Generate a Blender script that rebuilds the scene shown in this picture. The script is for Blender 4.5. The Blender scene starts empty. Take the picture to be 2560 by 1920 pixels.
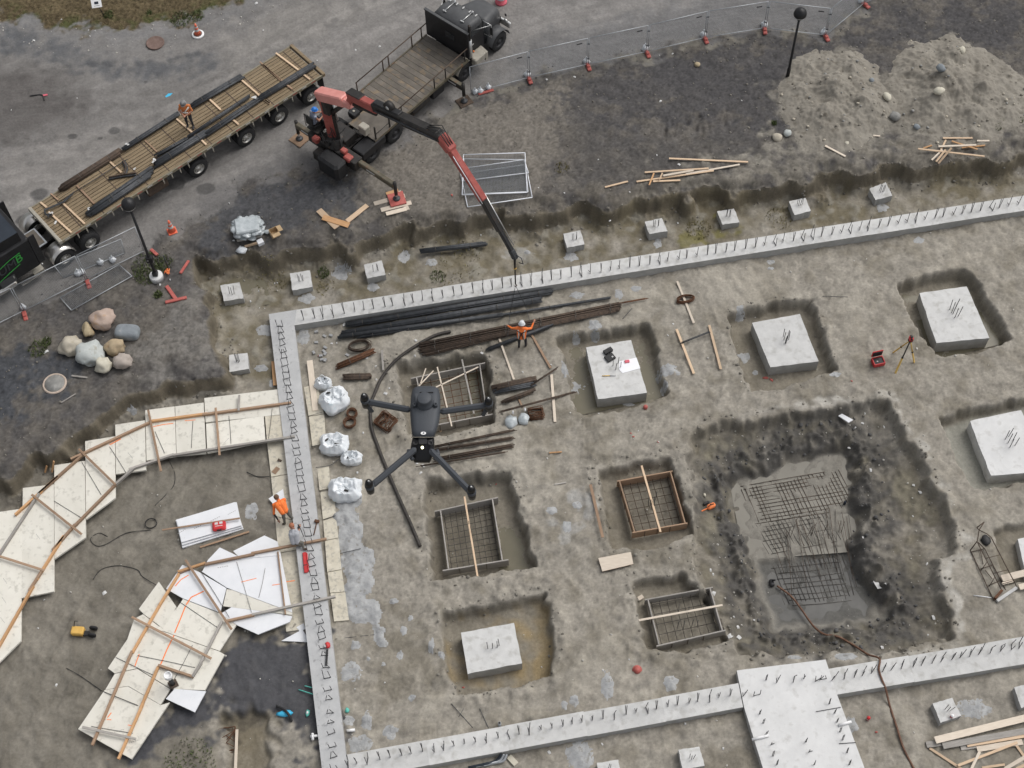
import bpy, bmesh, math, random
import numpy as np
from mathutils import Vector, Matrix, noise as mnoise

random.seed(7); RNG = np.random.default_rng(11)
scene = bpy.context.scene
COL = scene.collection

# ------------------------------------------------------------------ camera
H = 53.0
FPX = 3665.9                                   # focal length in photograph pixels (2560 wide)
PITCH, ROLL = math.radians(31.586), math.radians(-2.108)
FW = Vector((0, math.sin(PITCH), -math.cos(PITCH)))
_UP = Vector((0, math.cos(PITCH), math.sin(PITCH))); _RT = Vector((1, 0, 0))
RT = _RT * math.cos(ROLL) + _UP * math.sin(ROLL)
UP = -_RT * math.sin(ROLL) + _UP * math.cos(ROLL)
cd = bpy.data.cameras.new('camera'); cam = bpy.data.objects.new('camera', cd); COL.objects.link(cam)
m = Matrix((RT, UP, -FW)).transposed().to_4x4(); m.translation = (0, 0, H)
cam.matrix_world = m
cd.sensor_fit = 'HORIZONTAL'; cd.sensor_width = 36.0; cd.lens = FPX / 2560 * 36
cd.clip_start = 0.1; cd.clip_end = 3000
scene.camera = cam

# ------------------------------------------------------------------ light: overcast day
SUN_EL, SUN_AZ = math.radians(56), math.radians(58)     # azimuth from +Y towards +X
w = bpy.data.worlds.new('World'); scene.world = w; w.use_nodes = True
nt = w.node_tree; nt.nodes.clear()
out = nt.nodes.new('ShaderNodeOutputWorld'); bg = nt.nodes.new('ShaderNodeBackground')
sky = nt.nodes.new('ShaderNodeTexSky'); sky.sky_type = 'NISHITA'; sky.sun_disc = False
sky.sun_elevation = SUN_EL; sky.sun_rotation = SUN_AZ; sky.air_density = 1.0; sky.dust_density = 4.0; sky.ozone_density = 1.0
hs = nt.nodes.new('ShaderNodeHueSaturation'); hs.inputs['Saturation'].default_value = 0.22
nt.links.new(sky.outputs[0], hs.inputs['Color']); nt.links.new(hs.outputs[0], bg.inputs[0]); nt.links.new(bg.outputs[0], out.inputs[0])
bg.inputs[1].default_value = 0.12
sl = bpy.data.lights.new('sun', 'SUN'); sl.energy = 1.15; sl.angle = math.radians(40); sl.color = (1.0, 0.965, 0.92)
so = bpy.data.objects.new('sun', sl); COL.objects.link(so)
sd = Vector((math.sin(SUN_AZ) * math.cos(SUN_EL), math.cos(SUN_AZ) * math.cos(SUN_EL), math.sin(SUN_EL)))
so.rotation_euler = sd.to_track_quat('Z', 'Y').to_euler(); so.location = (0, 0, 80)
vs = scene.view_settings; vs.view_transform = 'Standard'; vs.look = 'None'; vs.exposure = 0.21; vs.gamma = 1.0; vs.use_curve_mapping = False

# ------------------------------------------------------------------ picture point -> place on a level z
F = -1.3                                        # level of the excavation floor, the street is 0
def P(x, y, z=0.0):
    d = FW * FPX + RT * (x - 1280) - UP * (y - 960)
    t = (z - H) / d.z
    return Vector((d.x * t, d.y * t, z))
CX = (0, 620, 1240, 1860); CY = (0, 465, 930, 1395); ZS = 700 / 2212
def px(rc, x, y): return CX[rc % 10] + x * ZS, CY[rc // 10] + y * ZS
def g(rc, x, y, z=0.0): return P(*px(rc, x, y), z)

# ------------------------------------------------------------------ materials
MATS = {}
def _n(nt, t, **k):
    n = nt.nodes.new(t)
    for a, b in k.items():
        if hasattr(n, a): setattr(n, a, b)
        else: n.inputs[a].default_value = b
    return n
def rgb(c): return (c[0], c[1], c[2], 1)
def mat(name, c1, c2=None, rough=.75, scale=6, metal=0., bump=.0, bscale=40, stretch=None, c3=None, s3=25, t3=.62, rnd=.0, spec=.4, alpha=1., trans=0., emis=None, coat=0., detail=5):
    """procedural material: two noise-mixed colours, optional spots c3, bump, per-object variation"""
    m = bpy.data.materials.new(name); m.use_nodes = True; nt = m.node_tree; L = nt.links
    b = nt.nodes['Principled BSDF']
    tc = _n(nt, 'ShaderNodeTexCoord'); vec = tc.outputs['Object']
    if stretch:
        mp = _n(nt, 'ShaderNodeMapping'); mp.inputs['Scale'].default_value = stretch; L.new(vec, mp.inputs[0]); vec = mp.outputs[0]
    oi = _n(nt, 'ShaderNodeObjectInfo')
    if stretch or rnd:                          # shift the pattern from one piece to the next
        ad = _n(nt, 'ShaderNodeVectorMath', operation='ADD'); cm = _n(nt, 'ShaderNodeCombineXYZ'); mu = _n(nt, 'ShaderNodeMath', operation='MULTIPLY'); mu.inputs[1].default_value = 37.
        L.new(oi.outputs['Random'], mu.inputs[0]); L.new(mu.outputs[0], cm.inputs[1]); L.new(mu.outputs[0], cm.inputs[0]); L.new(vec, ad.inputs[0]); L.new(cm.outputs[0], ad.inputs[1]); vec = ad.outputs[0]
    n1 = _n(nt, 'ShaderNodeTexNoise'); n1.inputs['Scale'].default_value = scale; n1.inputs['Detail'].default_value = detail; n1.inputs['Roughness'].default_value = .6; L.new(vec, n1.inputs['Vector'])
    rp = _n(nt, 'ShaderNodeValToRGB'); e = rp.color_ramp.elements; e[0].position = .3; e[1].position = .7
    e[0].color = rgb(c1); e[1].color = rgb(c2 or c1); L.new(n1.outputs['Fac'], rp.inputs[0]); col = rp.outputs[0]
    if c3:
        n2 = _n(nt, 'ShaderNodeTexNoise'); n2.inputs['Scale'].default_value = s3; n2.inputs['Detail'].default_value = 4.; L.new(vec, n2.inputs['Vector'])
        r2 = _n(nt, 'ShaderNodeValToRGB'); r2.color_ramp.elements[0].position = t3 - .05; r2.color_ramp.elements[1].position = t3 + .12; L.new(n2.outputs['Fac'], r2.inputs[0])
        mx = _n(nt, 'ShaderNodeMixRGB'); mx.inputs[2].default_value = rgb(c3); L.new(r2.outputs[0], mx.inputs[0]); L.new(col, mx.inputs[1]); col = mx.outputs[0]
    if rnd:
        mr = _n(nt, 'ShaderNodeMapRange'); mr.inputs['To Min'].default_value = 1 - rnd; mr.inputs['To Max'].default_value = 1 + rnd; L.new(oi.outputs['Random'], mr.inputs[0])
        mm = _n(nt, 'ShaderNodeVectorMath', operation='SCALE'); L.new(col, mm.inputs[0]); L.new(mr.outputs[0], mm.inputs['Scale']); col = mm.outputs[0]
    L.new(col, b.inputs['Base Color'])
    b.inputs['Roughness'].default_value = rough; b.inputs['Metallic'].default_value = metal
    b.inputs['Specular IOR Level'].default_value = spec; b.inputs['Alpha'].default_value = alpha
    b.inputs['Transmission Weight'].default_value = trans; b.inputs['Coat Weight'].default_value = coat
    if emis: b.inputs['Emission Color'].default_value = rgb(emis[0]); b.inputs['Emission Strength'].default_value = emis[1]
    if bump:
        nb = _n(nt, 'ShaderNodeTexNoise'); nb.inputs['Scale'].default_value = bscale; nb.inputs['Detail'].default_value = 6.; L.new(vec, nb.inputs['Vector'])
        bp = _n(nt, 'ShaderNodeBump'); bp.inputs['Strength'].default_value = min(bump, 1.); bp.inputs['Distance'].default_value = .02; L.new(nb.outputs['Fac'], bp.inputs['Height']); L.new(bp.outputs[0], b.inputs['Normal'])
    MATS[name] = m
    return m
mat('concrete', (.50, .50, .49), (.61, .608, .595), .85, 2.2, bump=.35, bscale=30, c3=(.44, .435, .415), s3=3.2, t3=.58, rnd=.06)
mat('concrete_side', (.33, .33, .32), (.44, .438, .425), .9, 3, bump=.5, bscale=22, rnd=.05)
mat('concrete_grey', (.40, .405, .408), (.50, .503, .503), .85, 1.6, bump=.35, bscale=30, c3=(.26, .26, .26), s3=6, t3=.66)
mat('concrete_clean', (.58, .58, .575), (.68, .68, .672), .85, 1.6, bump=.2, bscale=30, c3=(.51, .505, .49), s3=3, t3=.60)
mat('slurry', (.26, .265, .268), (.40, .405, .405), .8, 3.5, bump=.8, bscale=14, c3=(.22, .21, .19), s3=5, t3=.62)
mat('steel_dark', (.048, .051, .056), (.088, .093, .10), .55, 5, .5, .2, 60, c3=(.09, .085, .08), s3=18, t3=.66)
mat('steel_bar', (.07, .065, .06), (.14, .125, .11), .6, 6, .4)
mat('rebar', (.06, .06, .062), (.11, .11, .115), .5, 12, .5)
mat('rust', (.085, .042, .024), (.17, .08, .042), .85, 9, .15, .3, 60, c3=(.05, .03, .022), s3=14)
mat('rust_dark', (.055, .042, .034), (.12, .085, .062), .8, 7, .2, .3, 60)
mat('wood_new', (.52, .37, .24), (.66, .50, .35), .7, 3, stretch=(1, 14, 14), rnd=.16, bump=.1, bscale=8)
mat('wood_pale', (.55, .47, .38), (.68, .60, .50), .75, 3, stretch=(1, 14, 14), rnd=.14, bump=.1, bscale=8)
mat('wood_orange', (.42, .23, .10), (.60, .36, .19), .75, 3, stretch=(1, 12, 12), rnd=.15, bump=.1, bscale=8)
mat('wood_brown', (.24, .155, .10), (.38, .26, .175), .8, 3, stretch=(1, 12, 12), rnd=.18, bump=.15, bscale=8)
mat('wood_grey', (.25, .235, .215), (.40, .375, .345), .85, 3, stretch=(1, 12, 12), rnd=.16, bump=.2, bscale=8)
mat('deck_plank', (.18, .135, .082), (.27, .208, .13), .8, .9, stretch=(.6, 12, 12), rnd=.10, bump=.2, bscale=8, c3=(.10, .062, .036), s3=3, t3=.6)
mat('deck_steel', (.10, .088, .075), (.18, .16, .135), .75, 1.5, .2, .2, 30, c3=(.24, .18, .115), s3=2.0, t3=.6, rnd=.14)
mat('foam_cream', (.655, .632, .56), (.745, .722, .65), .9, 1.2, bump=.15, bscale=60, c3=(.53, .51, .45), s3=5, t3=.60, rnd=.05)
mat('foam_dirty', (.49, .45, .36), (.62, .58, .485), .9, 2.4, bump=.25, bscale=40, c3=(.39, .365, .31), s3=7, t3=.56, rnd=.06)
mat('foam_white', (.68, .695, .72), (.76, .77, .79), .85, 1.6, bump=.1, bscale=60, c3=(.62, .62, .62), s3=9, t3=.69)
mat('black_print', (.05, .05, .055), None, .8)
mat('grey_print', (.30, .30, .29), None, .8)
mat('orange_spray', (.85, .20, .05), (.90, .30, .12), .8, 12)
mat('white_bag', (.64, .68, .71), (.78, .80, .82), .55, 5, bump=.6, bscale=9, c3=(.48, .66, .74), s3=3, t3=.68)
mat('bag_dark', (.02, .02, .02), (.05, .045, .04), .9, 6)
mat('plastic_wrap', (.33, .37, .385), (.54, .575, .59), .25, 3.5, bump=.8, bscale=6, spec=.6)
mat('tyre', (.018, .018, .019), (.032, .032, .033), .85, 8, bump=.3, bscale=30)
mat('rim', (.40, .39, .36), (.58, .57, .54), .4, 8, .75)
mat('rim_dark', (.03, .03, .032), (.055, .055, .058), .6, 8, .3)
mat('chrome', (.60, .58, .55), (.74, .72, .68), .28, 2, .9)
mat('black_paint', (.012, .012, .013), (.022, .022, .024), .45, 3, spec=.35)
mat('grey_paint', (.055, .057, .06), (.085, .087, .09), .5, 2, spec=.35)
mat('navy_paint', (.020, .026, .036), (.03, .038, .05), .45, 2, spec=.3)
mat('glass_dark', (.015, .018, .02), (.03, .034, .038), .15, 2, spec=.6)
mat('green_paint', (.045, .33, .06), (.07, .40, .085), .4, 3)
mat('grey_letter', (.055, .06, .065), None, .4)
mat('crane_red', (.30, .06, .05), (.42, .12, .10), .5, 2.5, bump=.05, c3=(.20, .05, .04), s3=4, t3=.66)
mat('crane_pink', (.66, .25, .22), (.76, .34, .30), .45, 2.5)
mat('crane_black', (.020, .019, .018), (.042, .038, .035), .5, 4, .2, c3=(.10, .06, .04), s3=5, t3=.67)
mat('olive_paint', (.075, .067, .045), (.14, .12, .085), .6, 3, c3=(.19, .09, .045), s3=4, t3=.62)
mat('beige_steel', (.30, .28, .235), (.40, .375, .32), .6, 3)
mat('silver', (.58, .58, .57), (.72, .72, .71), .35, 6, .8)
mat('galv', (.36, .38, .40), (.48, .50, .52), .5, 8, .5)
mat('white_steel', (.70, .72, .76), (.80, .82, .86), .5, 6, .1)
mat('wire', (.34, .36, .38), None, .5, 6, .4)
mat('red_plastic', (.36, .08, .066), (.47, .13, .11), .55, 5)
mat('red_bright', (.48, .025, .03), (.58, .045, .045), .45, 5)
mat('pink_plastic', (.60, .10, .14), (.70, .16, .20), .5, 5)
mat('cone_orange', (.75, .14, .07), (.82, .20, .11), .6, 5)
mat('white_paint', (.74, .74, .74), (.82, .82, .82), .6, 5)
mat('sticker', (.56, .56, .55), None, .7)
mat('paper', (.82, .83, .86), (.86, .87, .89), .8, 2)
mat('blue_plastic', (.03, .19, .60), (.05, .25, .68), .4, 5)
mat('cyan_plastic', (.05, .42, .68), (.08, .50, .75), .5, 5)
mat('teal', (.10, .45, .38), (.14, .52, .44), .6, 5)
mat('yellow_plastic', (.60, .36, .08), (.70, .44, .12), .55, 5)
mat('tripod_wood', (.62, .40, .10), (.70, .48, .15), .55, 5)
mat('cardboard', (.42, .30, .17), (.52, .38, .23), .9, 5)
mat('black_plastic', (.012, .012, .013), (.03, .03, .031), .55, 5)
mat('hose_black', (.022, .019, .017), (.05, .043, .037), .6, 5)
mat('hose_brown', (.10, .048, .03), (.17, .09, .055), .65, 5)
mat('cover_brown', (.13, .085, .07), (.19, .13, .11), .8, 7, bump=.4, bscale=30)
mat('ring_buff', (.42, .34, .28), (.52, .43, .36), .9, 7)
mat('drone_body', (.052, .058, .067), (.062, .068, .078), .55, 3, spec=.35, bump=.05, bscale=300)
mat('drone_black', (.006, .006, .007), (.010, .010, .011), .35, 3)
mat('led', (1, .95, .6), None, .4, emis=((1, .95, .55), 3.0))
mat('skin', (.36, .18, .12), (.42, .22, .15), .6, 12)
mat('vest_orange', (.85, .17, .03), (.92, .24, .06), .75, 10, bump=.3, bscale=30)
mat('vest_orange_dull', (.50, .16, .05), (.62, .22, .08), .8, 10, bump=.3, bscale=30)
mat('reflective', (.75, .76, .70), None, .5)
mat('trousers_dark', (.025, .025, .03), (.05, .05, .055), .9, 10)
mat('trousers_grey', (.12, .115, .10), (.18, .17, .15), .9, 10)
mat('shirt_grey', (.36, .37, .40), (.46, .47, .50), .9, 10)
mat('shirt_blue', (.20, .23, .30), (.28, .31, .38), .9, 10)
mat('boots', (.06, .04, .028), (.10, .07, .05), .9, 10)
mat('helmet_white', (.62, .64, .66), None, .4)
mat('helmet_grey', (.16, .16, .16), (.24, .24, .24), .5, 10)
mat('helmet_blue', (.03, .20, .62), None, .4)
mat('hair_brown', (.11, .065, .04), (.16, .10, .065), .9, 30)
mat('cap_orange', (.34, .13, .07), (.40, .17, .10), .8, 20)
mat('leaf', (.085, .115, .04), (.15, .18, .075), .7, 4, rnd=.2)
mat('leaf_dry', (.17, .15, .06), (.25, .22, .10), .8, 4)
for nm, a, b, c3 in (('pink', (.38, .29, .24), (.48, .38, .32), (.40, .25, .14)), ('tan', (.36, .29, .18), (.46, .385, .26), (.42, .27, .12)), ('pale', (.40, .36, .29), (.50, .46, .38), (.33, .29, .22)),
                     ('mint', (.40, .43, .42), (.52, .54, .52), (.30, .28, .22)), ('gold', (.36, .28, .18), (.46, .37, .25), (.34, .20, .10)), ('mauve', (.33, .285, .25), (.42, .37, .33), (.28, .24, .21)),
                     ('slate', (.17, .19, .205), (.26, .285, .305), (.36, .37, .36)), ('grey', (.19, .19, .18), (.29, .285, .27), (.36, .35, .33)), ('cream', (.50, .47, .38), (.58, .55, .46), (.42, .39, .31))):
    mat('rock_' + nm, a, b, .85, 3.5, bump=.5, bscale=14, c3=c3, s3=3, t3=.6)

# ------------------------------------------------------------------ mesh helpers
def frame(p0, p1, up=Vector((0, 0, 1))):
    """matrix with x along p0->p1, z near up, origin in the middle"""
    p0, p1 = Vector(p0), Vector(p1); x = (p1 - p0).normalized()
    if abs(x.dot(up)) > .98: up = Vector((0, 1, 0))
    y = up.cross(x).normalized(); z = x.cross(y)
    m = Matrix((x, y, z)).transposed().to_4x4(); m.translation = (p0 + p1) / 2
    return m
class MB:
    def __init__(s): s.v = []; s.f = []; s.mi = []; s.mats = []; s.smooth = []
    def m(s, name):
        if name not in s.mats: s.mats.append(name)
        return s.mats.index(name)
    def add(s, vs, fs, mt, sm=False):
        o = len(s.v); s.v += [Vector(v) for v in vs]; k = s.m(mt)
        for f in fs: s.f.append([i + o for i in f]); s.mi.append(k); s.smooth.append(sm)
    def box(s, c, d, mt, M=None, bev=0):
        x, y, z = d[0] / 2, d[1] / 2, d[2] / 2
        if bev:
            bx, by = min(bev, x * .9), min(bev, y * .9)
            ring = [(-x + bx, -y), (x - bx, -y), (x, -y + by), (x, y - by), (x - bx, y), (-x + bx, y), (-x, y - by), (-x, -y + by)]
            bz = min(bev, z * .9)
            q = [(a * (x - bx) / x, b * (y - by) / y, -z) for a, b in ring] + [(a, b, -z + bz) for a, b in ring] + [(a, b, z - bz) for a, b in ring] + [(a * (x - bx) / x, b * (y - by) / y, z) for a, b in ring]
            fs = [list(range(7, -1, -1)), list(range(24, 32))] + [[k * 8 + i, k * 8 + (i + 1) % 8, (k + 1) * 8 + (i + 1) % 8, (k + 1) * 8 + i] for k in range(3) for i in range(8)]
        else:
            q = [(i, j, k) for k in (-z, z) for j in (-y, y) for i in (-x, x)]
            fs = [(0, 2, 3, 1), (4, 5, 7, 6), (0, 1, 5, 4), (2, 6, 7, 3), (0, 4, 6, 2), (1, 3, 7, 5)]
        c = Vector(c); q = [Vector(a) + c for a in q]
        if M: q = [M @ a for a in q]
        s.add(q, fs, mt)
    def beam(s, p0, p1, wd, ht, mt, up=Vector((0, 0, 1)), bev=0):
        M = frame(p0, p1, up); s.box((0, 0, 0), ((Vector(p1) - Vector(p0)).length, wd, ht), mt, M, bev)
    def tube(s, pts, r, mt, n=6, cap=True, sm=True, r1=None):
        pts = [Vector(p) for p in pts]; k = len(pts); vs = []; pu = None
        for i, p in enumerate(pts):
            t = (pts[min(i + 1, k - 1)] - pts[max(i - 1, 0)]).normalized()
            if pu is None: pu = Vector((0, 0, 1)) if abs(t.z) < .9 else Vector((1, 0, 0))
            a = pu.cross(t).normalized(); b = t.cross(a).normalized(); pu = b
            rr = r if r1 is None else r + (r1 - r) * i / (k - 1)
            vs += [p + (a * math.cos(2 * math.pi * j / n) + b * math.sin(2 * math.pi * j / n)) * rr for j in range(n)]
        fs = [[i * n + j, i * n + (j + 1) % n, (i + 1) * n + (j + 1) % n, (i + 1) * n + j] for i in range(k - 1) for j in range(n)]
        if cap: fs += [list(range(n - 1, -1, -1)), list(range((k - 1) * n, k * n))]
        s.add(vs, fs, mt, sm)
    def lathe(s, prof, mt, M=None, n=24, sm=True, cap=True):
        vs = []; k = len(prof)
        for r, z in prof:
            vs += [Vector((r * math.cos(2 * math.pi * j / n), r * math.sin(2 * math.pi * j / n), z)) for j in range(n)]
        fs = [[i * n + j, i * n + (j + 1) % n, (i + 1) * n + (j + 1) % n, (i + 1) * n + j] for i in range(k - 1) for j in range(n)]
        if cap: fs += [list(range(n - 1, -1, -1)), list(range((k - 1) * n, k * n))]
        if M: vs = [M @ v for v in vs]
        s.add(vs, fs, mt, sm)
    def prism(s, poly, z0, z1, mt, side=None, M=None):
        """poly: list of (x,y) ; vertical prism with top at z1"""
        a = sum(poly[i][0] * poly[(i + 1) % len(poly)][1] - poly[(i + 1) % len(poly)][0] * poly[i][1] for i in range(len(poly)))
        if a < 0: poly = poly[::-1]
        n = len(poly); lo = [Vector((p[0], p[1], z0)) for p in poly]; hi = [Vector((p[0], p[1], z1)) for p in poly]
        if M: lo = [M @ v for v in lo]; hi = [M @ v for v in hi]
        s.add(hi, [list(range(n))], mt); s.add(lo, [list(range(n - 1, -1, -1))], side or mt)
        s.add(lo + hi, [[i, (i + 1) % n, n + (i + 1) % n, n + i] for i in range(n)], side or mt)
    def blob(s, c, d, mt, seed=0, amp=.25, sub=2, fr=1.3, M=None, flat=None, sm=True):
        bm = bmesh.new(); bmesh.ops.create_icosphere(bm, subdivisions=sub, radius=1)
        vs = []
        for v in bm.verts:
            q = v.co.copy(); k = 1 + amp * mnoise.noise(q * fr + Vector((seed * 7.3, seed * 3.1, seed))) + amp * .4 * mnoise.noise(q * fr * 2.7 + Vector((seed, 5, seed * 2)))
            q *= k; q = Vector((q.x * d[0], q.y * d[1], q.z * d[2]))
            if flat is not None and q.z < flat * d[2]: q.z = flat * d[2]
            vs.append((M @ q if M else q) + Vector(c))
        s.add(vs, [[v.index for v in f.verts] for f in bm.faces], mt, sm); bm.free()
    def build(s, name, parent=None, origin=None, local=False):
        """link as ONE mesh object; vertices are in world space unless local"""
        me = bpy.data.meshes.new(name)
        if local: o = Vector((0, 0, 0))
        elif parent is not None: o = Vector(parent.get('_w', (0, 0, 0)))
        elif origin is not None: o = Vector(origin)
        else:
            n = len(s.v); o = sum(s.v, Vector()) / n; o.z = min(v.z for v in s.v)
        me.from_pydata([tuple(v - o) for v in s.v], [], s.f)
        for k in s.mats: me.materials.append(MATS[k])
        me.polygons.foreach_set('material_index', s.mi); me.polygons.foreach_set('use_smooth', s.smooth)
        me.validate(); me.update()
        ob = bpy.data.objects.new(name, me); COL.objects.link(ob)
        if parent is not None:
            ob.parent = parent; ob['_w'] = list(o)
        else:
            ob.location = o; ob['_w'] = list(o)
        return ob
def tag(o, label, cat, group=None):
    o['label'] = label; o['category'] = cat
    if group: o['group'] = group
    return o
def thing(name, label, cat, loc, group=None):
    o = bpy.data.objects.new(name, None); COL.objects.link(o); o.empty_display_size = .2
    o.location = loc; o['_w'] = list(loc); return tag(o, label, cat, group)
BOX = {}
def board(name, p0, p1, wd, th, mt, parent=None, up=Vector((0, 0, 1))):
    """one straight timber / plank as an object of its own, x along its length"""
    p0, p1 = Vector(p0), Vector(p1); M = frame(p0, p1, up); L = (p1 - p0).length
    mb = MB(); mb.box((0, 0, 0), (L, wd, th), mt, bev=min(.006, th * .2, wd * .2)); ob = mb.build(name, local=True)
    if parent is not None:
        ob.parent = parent; M = Matrix.Translation(-Vector(parent['_w'])) @ M
    ob.matrix_local = M
    return ob
def put(me, name, M, parent=None):
    """another object sharing mesh data me"""
    ob = bpy.data.objects.new(name, me); COL.objects.link(ob)
    if parent is not None:
        ob.parent = parent; M = Matrix.Translation(-Vector(parent['_w'])) @ M
    ob.matrix_local = M
    return ob
def RZ(a): return Matrix.Rotation(a, 4, 'Z')
def T(v): return Matrix.Translation(Vector(v))

# ------------------------------------------------------------------ terrain: one height field cut into street, verge, ground, excavation
CELL = .058
X0, X1, Y0, Y1 = -30., 31., 12.5, 61.
NX = int((X1 - X0) / CELL) + 1; NY = int((Y1 - Y0) / CELL) + 1
gx = X0 + np.arange(NX) * CELL; gy = Y0 + np.arange(NY) * CELL
GX, GY = np.meshgrid(gx, gy)                      # [iy, ix]
def fnoise(lmax, lmin, beta=1.6, seed=0, ang=None, an=1.):
    """band-limited fractal noise, unit std; ang/an = direction and ratio of streaks"""
    r = np.random.default_rng(seed); kx = np.fft.rfftfreq(NX, CELL)[None, :]; ky = np.fft.fftfreq(NY, CELL)[:, None]
    if ang is not None:
        c, s = math.cos(ang), math.sin(ang); k = np.sqrt(((kx * c + ky * s) * an) ** 2 + ((-kx * s + ky * c)) ** 2)
    else: k = np.sqrt(kx ** 2 + ky ** 2)
    a = np.where((k > 1 / lmax) & (k < 1 / lmin), np.maximum(k, 1e-6) ** -beta, 0)
    f = np.fft.irfft2(np.fft.rfft2(r.standard_normal((NY, NX))) * a, s=(NY, NX))
    return f / f.std()
def poly_sdf(pts, margin=2.5):
    """signed distance (positive inside) in metres to a world-space polygon, -margin far away"""
    pts = np.array([(p[0], p[1]) for p in pts]); out = np.full((NY, NX), -margin)
    ix0 = max(0, int((pts[:, 0].min() - margin - X0) / CELL)); ix1 = min(NX, int((pts[:, 0].max() + margin - X0) / CELL) + 2)
    iy0 = max(0, int((pts[:, 1].min() - margin - Y0) / CELL)); iy1 = min(NY, int((pts[:, 1].max() + margin - Y0) / CELL) + 2)
    if ix1 <= ix0 or iy1 <= iy0: return out
    x = GX[iy0:iy1, ix0:ix1]; y = GY[iy0:iy1, ix0:ix1]; d2 = np.full(x.shape, 1e9); ins = np.zeros(x.shape, bool)
    n = len(pts)
    for i in range(n):
        ax, ay = pts[i]; bx, by = pts[(i + 1) % n]; ex, ey = bx - ax, by - ay
        t = np.clip(((x - ax) * ex + (y - ay) * ey) / (ex * ex + ey * ey + 1e-9), 0, 1)
        d2 = np.minimum(d2, (x - ax - t * ex) ** 2 + (y - ay - t * ey) ** 2)
        cr = (ay > y) != (by > y)
        ins ^= cr & (x < ex * (y - ay) / (ey if abs(ey) > 1e-9 else 1e-9) + ax)
    d = np.sqrt(d2); out[iy0:iy1, ix0:ix1] = np.maximum(np.where(ins, d, -d), -margin)
    return out
def sm(a, b, x):
    t = np.clip((x - a) / (b - a), 0, 1); return t * t * (3 - 2 * t)
def W(pts, z): return [P(x, y, z) for x, y in pts]
N1 = fnoise(3., .25, 1.5, 1); N2 = fnoise(.9, .12, 1.2, 2); N3 = fnoise(.35, .116, .8, 3); NL = fnoise(12, 1.2, 1.6, 4); NM = fnoise(2.5, .4, 1.2, 5); NK = fnoise(6, .5, 1.4, 6); NW = fnoise(4, 1.0, 1.2, 7); NP = fnoise(1.6, .42, 1.1, 8); NC = fnoise(.8, .22, .6, 9); NS3 = fnoise(5, .25, 1.0, 17, math.radians(9), 5.)

rim = [(-700, 1560), (0, 1180), (100, 1120), (200, 1052), (300, 988), (400, 948), (470, 930), (532, 918), (520, 850), (505, 760), (486, 690), (484, 640), (560, 622), (667, 612), (750, 602), (838, 600), (905, 575), (1015, 552), (1110, 540), (1221, 528), (1320, 515), (1420, 505), (1520, 497), (1640, 476), (1780, 458), (1860, 462), (1950, 448), (2018, 436), (2120, 412), (2208, 396), (2287, 400), (2380, 390), (2461, 380), (2560, 370), (3100, 300)]
exc = poly_sdf(W(rim + [(3400, 2700), (-900, 2700)], 0), 6.)
ed = exc + .24 * NW + .05 * NL + .01 * NP
inside = .26 * sm(-.7, .25, ed) + .60 * sm(.20, .40, ed + .02 * NP + .01 * NC) + .14 * sm(.4, .9, ed)                           # 0 street level .. 1 floor
h = inside * F
# toe of the bank is rough and lower parts are damp
bank = sm(-.2, .1, ed) * sm(.9, .5, ed)
h += bank * (.03 * NP + .05 * np.maximum(NC, 0) + .012 * N3 + .02 * NS3)
floor_m = sm(.36, .6, ed)
h += floor_m * (.035 * NL + .025 * NM + .009 * N2 + .006 * N3)
plate = 1 - sm(-.2, .0, ed)
def pitcarve(pts, depth, w=.2, rough=.075, lip=.0, z=None):
    global h
    s = poly_sdf(W(pts, F if z is None else z), 2.0); e = s + rough * NP * .55 + rough * .25 * NW
    k = .84 * sm(0, w, e + .012 * NC) + .16 * sm(0, w * 3., e); h = h - depth * k * (1 + .04 * NM)
    h = h + lip * sm(.5, .0, -s) * (s < 0) * (1 + .6 * N1)
    return s, k
PIT = {}
PIT['A'] = pitcarve([(1389, 845), (1404, 832), (1525, 822), (1624, 804), (1635, 829), (1651, 908), (1677, 984), (1632, 1006), (1556, 1025), (1468, 1041), (1430, 1022), (1417, 940)], .75)
PIT['B'] = pitcarve([(1813, 785), (1863, 769), (1955, 750), (2031, 747), (2050, 797), (2081, 892), (2097, 924), (2018, 952), (1923, 978), (1879, 978), (1857, 940), (1832, 845)], .72)
PIT['C'] = pitcarve([(2237, 705), (2303, 690), (2360, 674), (2411, 667), (2439, 693), (2490, 769), (2534, 845), (2461, 880), (2354, 895), (2335, 886), (2303, 838), (2259, 766)], .8)
PIT['D'] = pitcarve([(2347, 1044), (2430, 1015), (2560, 990), (2720, 960), (2760, 1180), (2560, 1208), (2461, 1227), (2423, 1215), (2382, 1136), (2357, 1072)], .7)
PIT['E'] = pitcarve([(985, 905), (1100, 892), (1215, 878), (1231, 952), (1240, 1060), (1126, 1090), (1015, 1090), (1000, 1000)], .8)
PIT['F'] = pitcarve([(1060, 1200), (1170, 1188), (1278, 1178), (1290, 1231), (1313, 1310), (1346, 1416), (1240, 1436), (1079, 1452), (1069, 1357), (1058, 1250)], .8)
PIT['G'] = pitcarve([(1490, 1171), (1677, 1136), (1715, 1246), (1745, 1330), (1651, 1372), (1525, 1372), (1505, 1260)], .68)
PIT['H'] = pitcarve([(1575, 1446), (1715, 1432), (1790, 1500), (1830, 1600), (1715, 1632), (1613, 1620), (1595, 1553)], .62)
PIT['I'] = pitcarve([(1095, 1531), (1230, 1505), (1367, 1478), (1389, 1585), (1381, 1692), (1303, 1715), (1142, 1740), (1114, 1680), (1098, 1585)], .7)
PIT['J'] = pitcarve([(2480, 1320), (2700, 1270), (2760, 1420), (2600, 1450), (2520, 1470), (2490, 1400)], .40)
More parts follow.
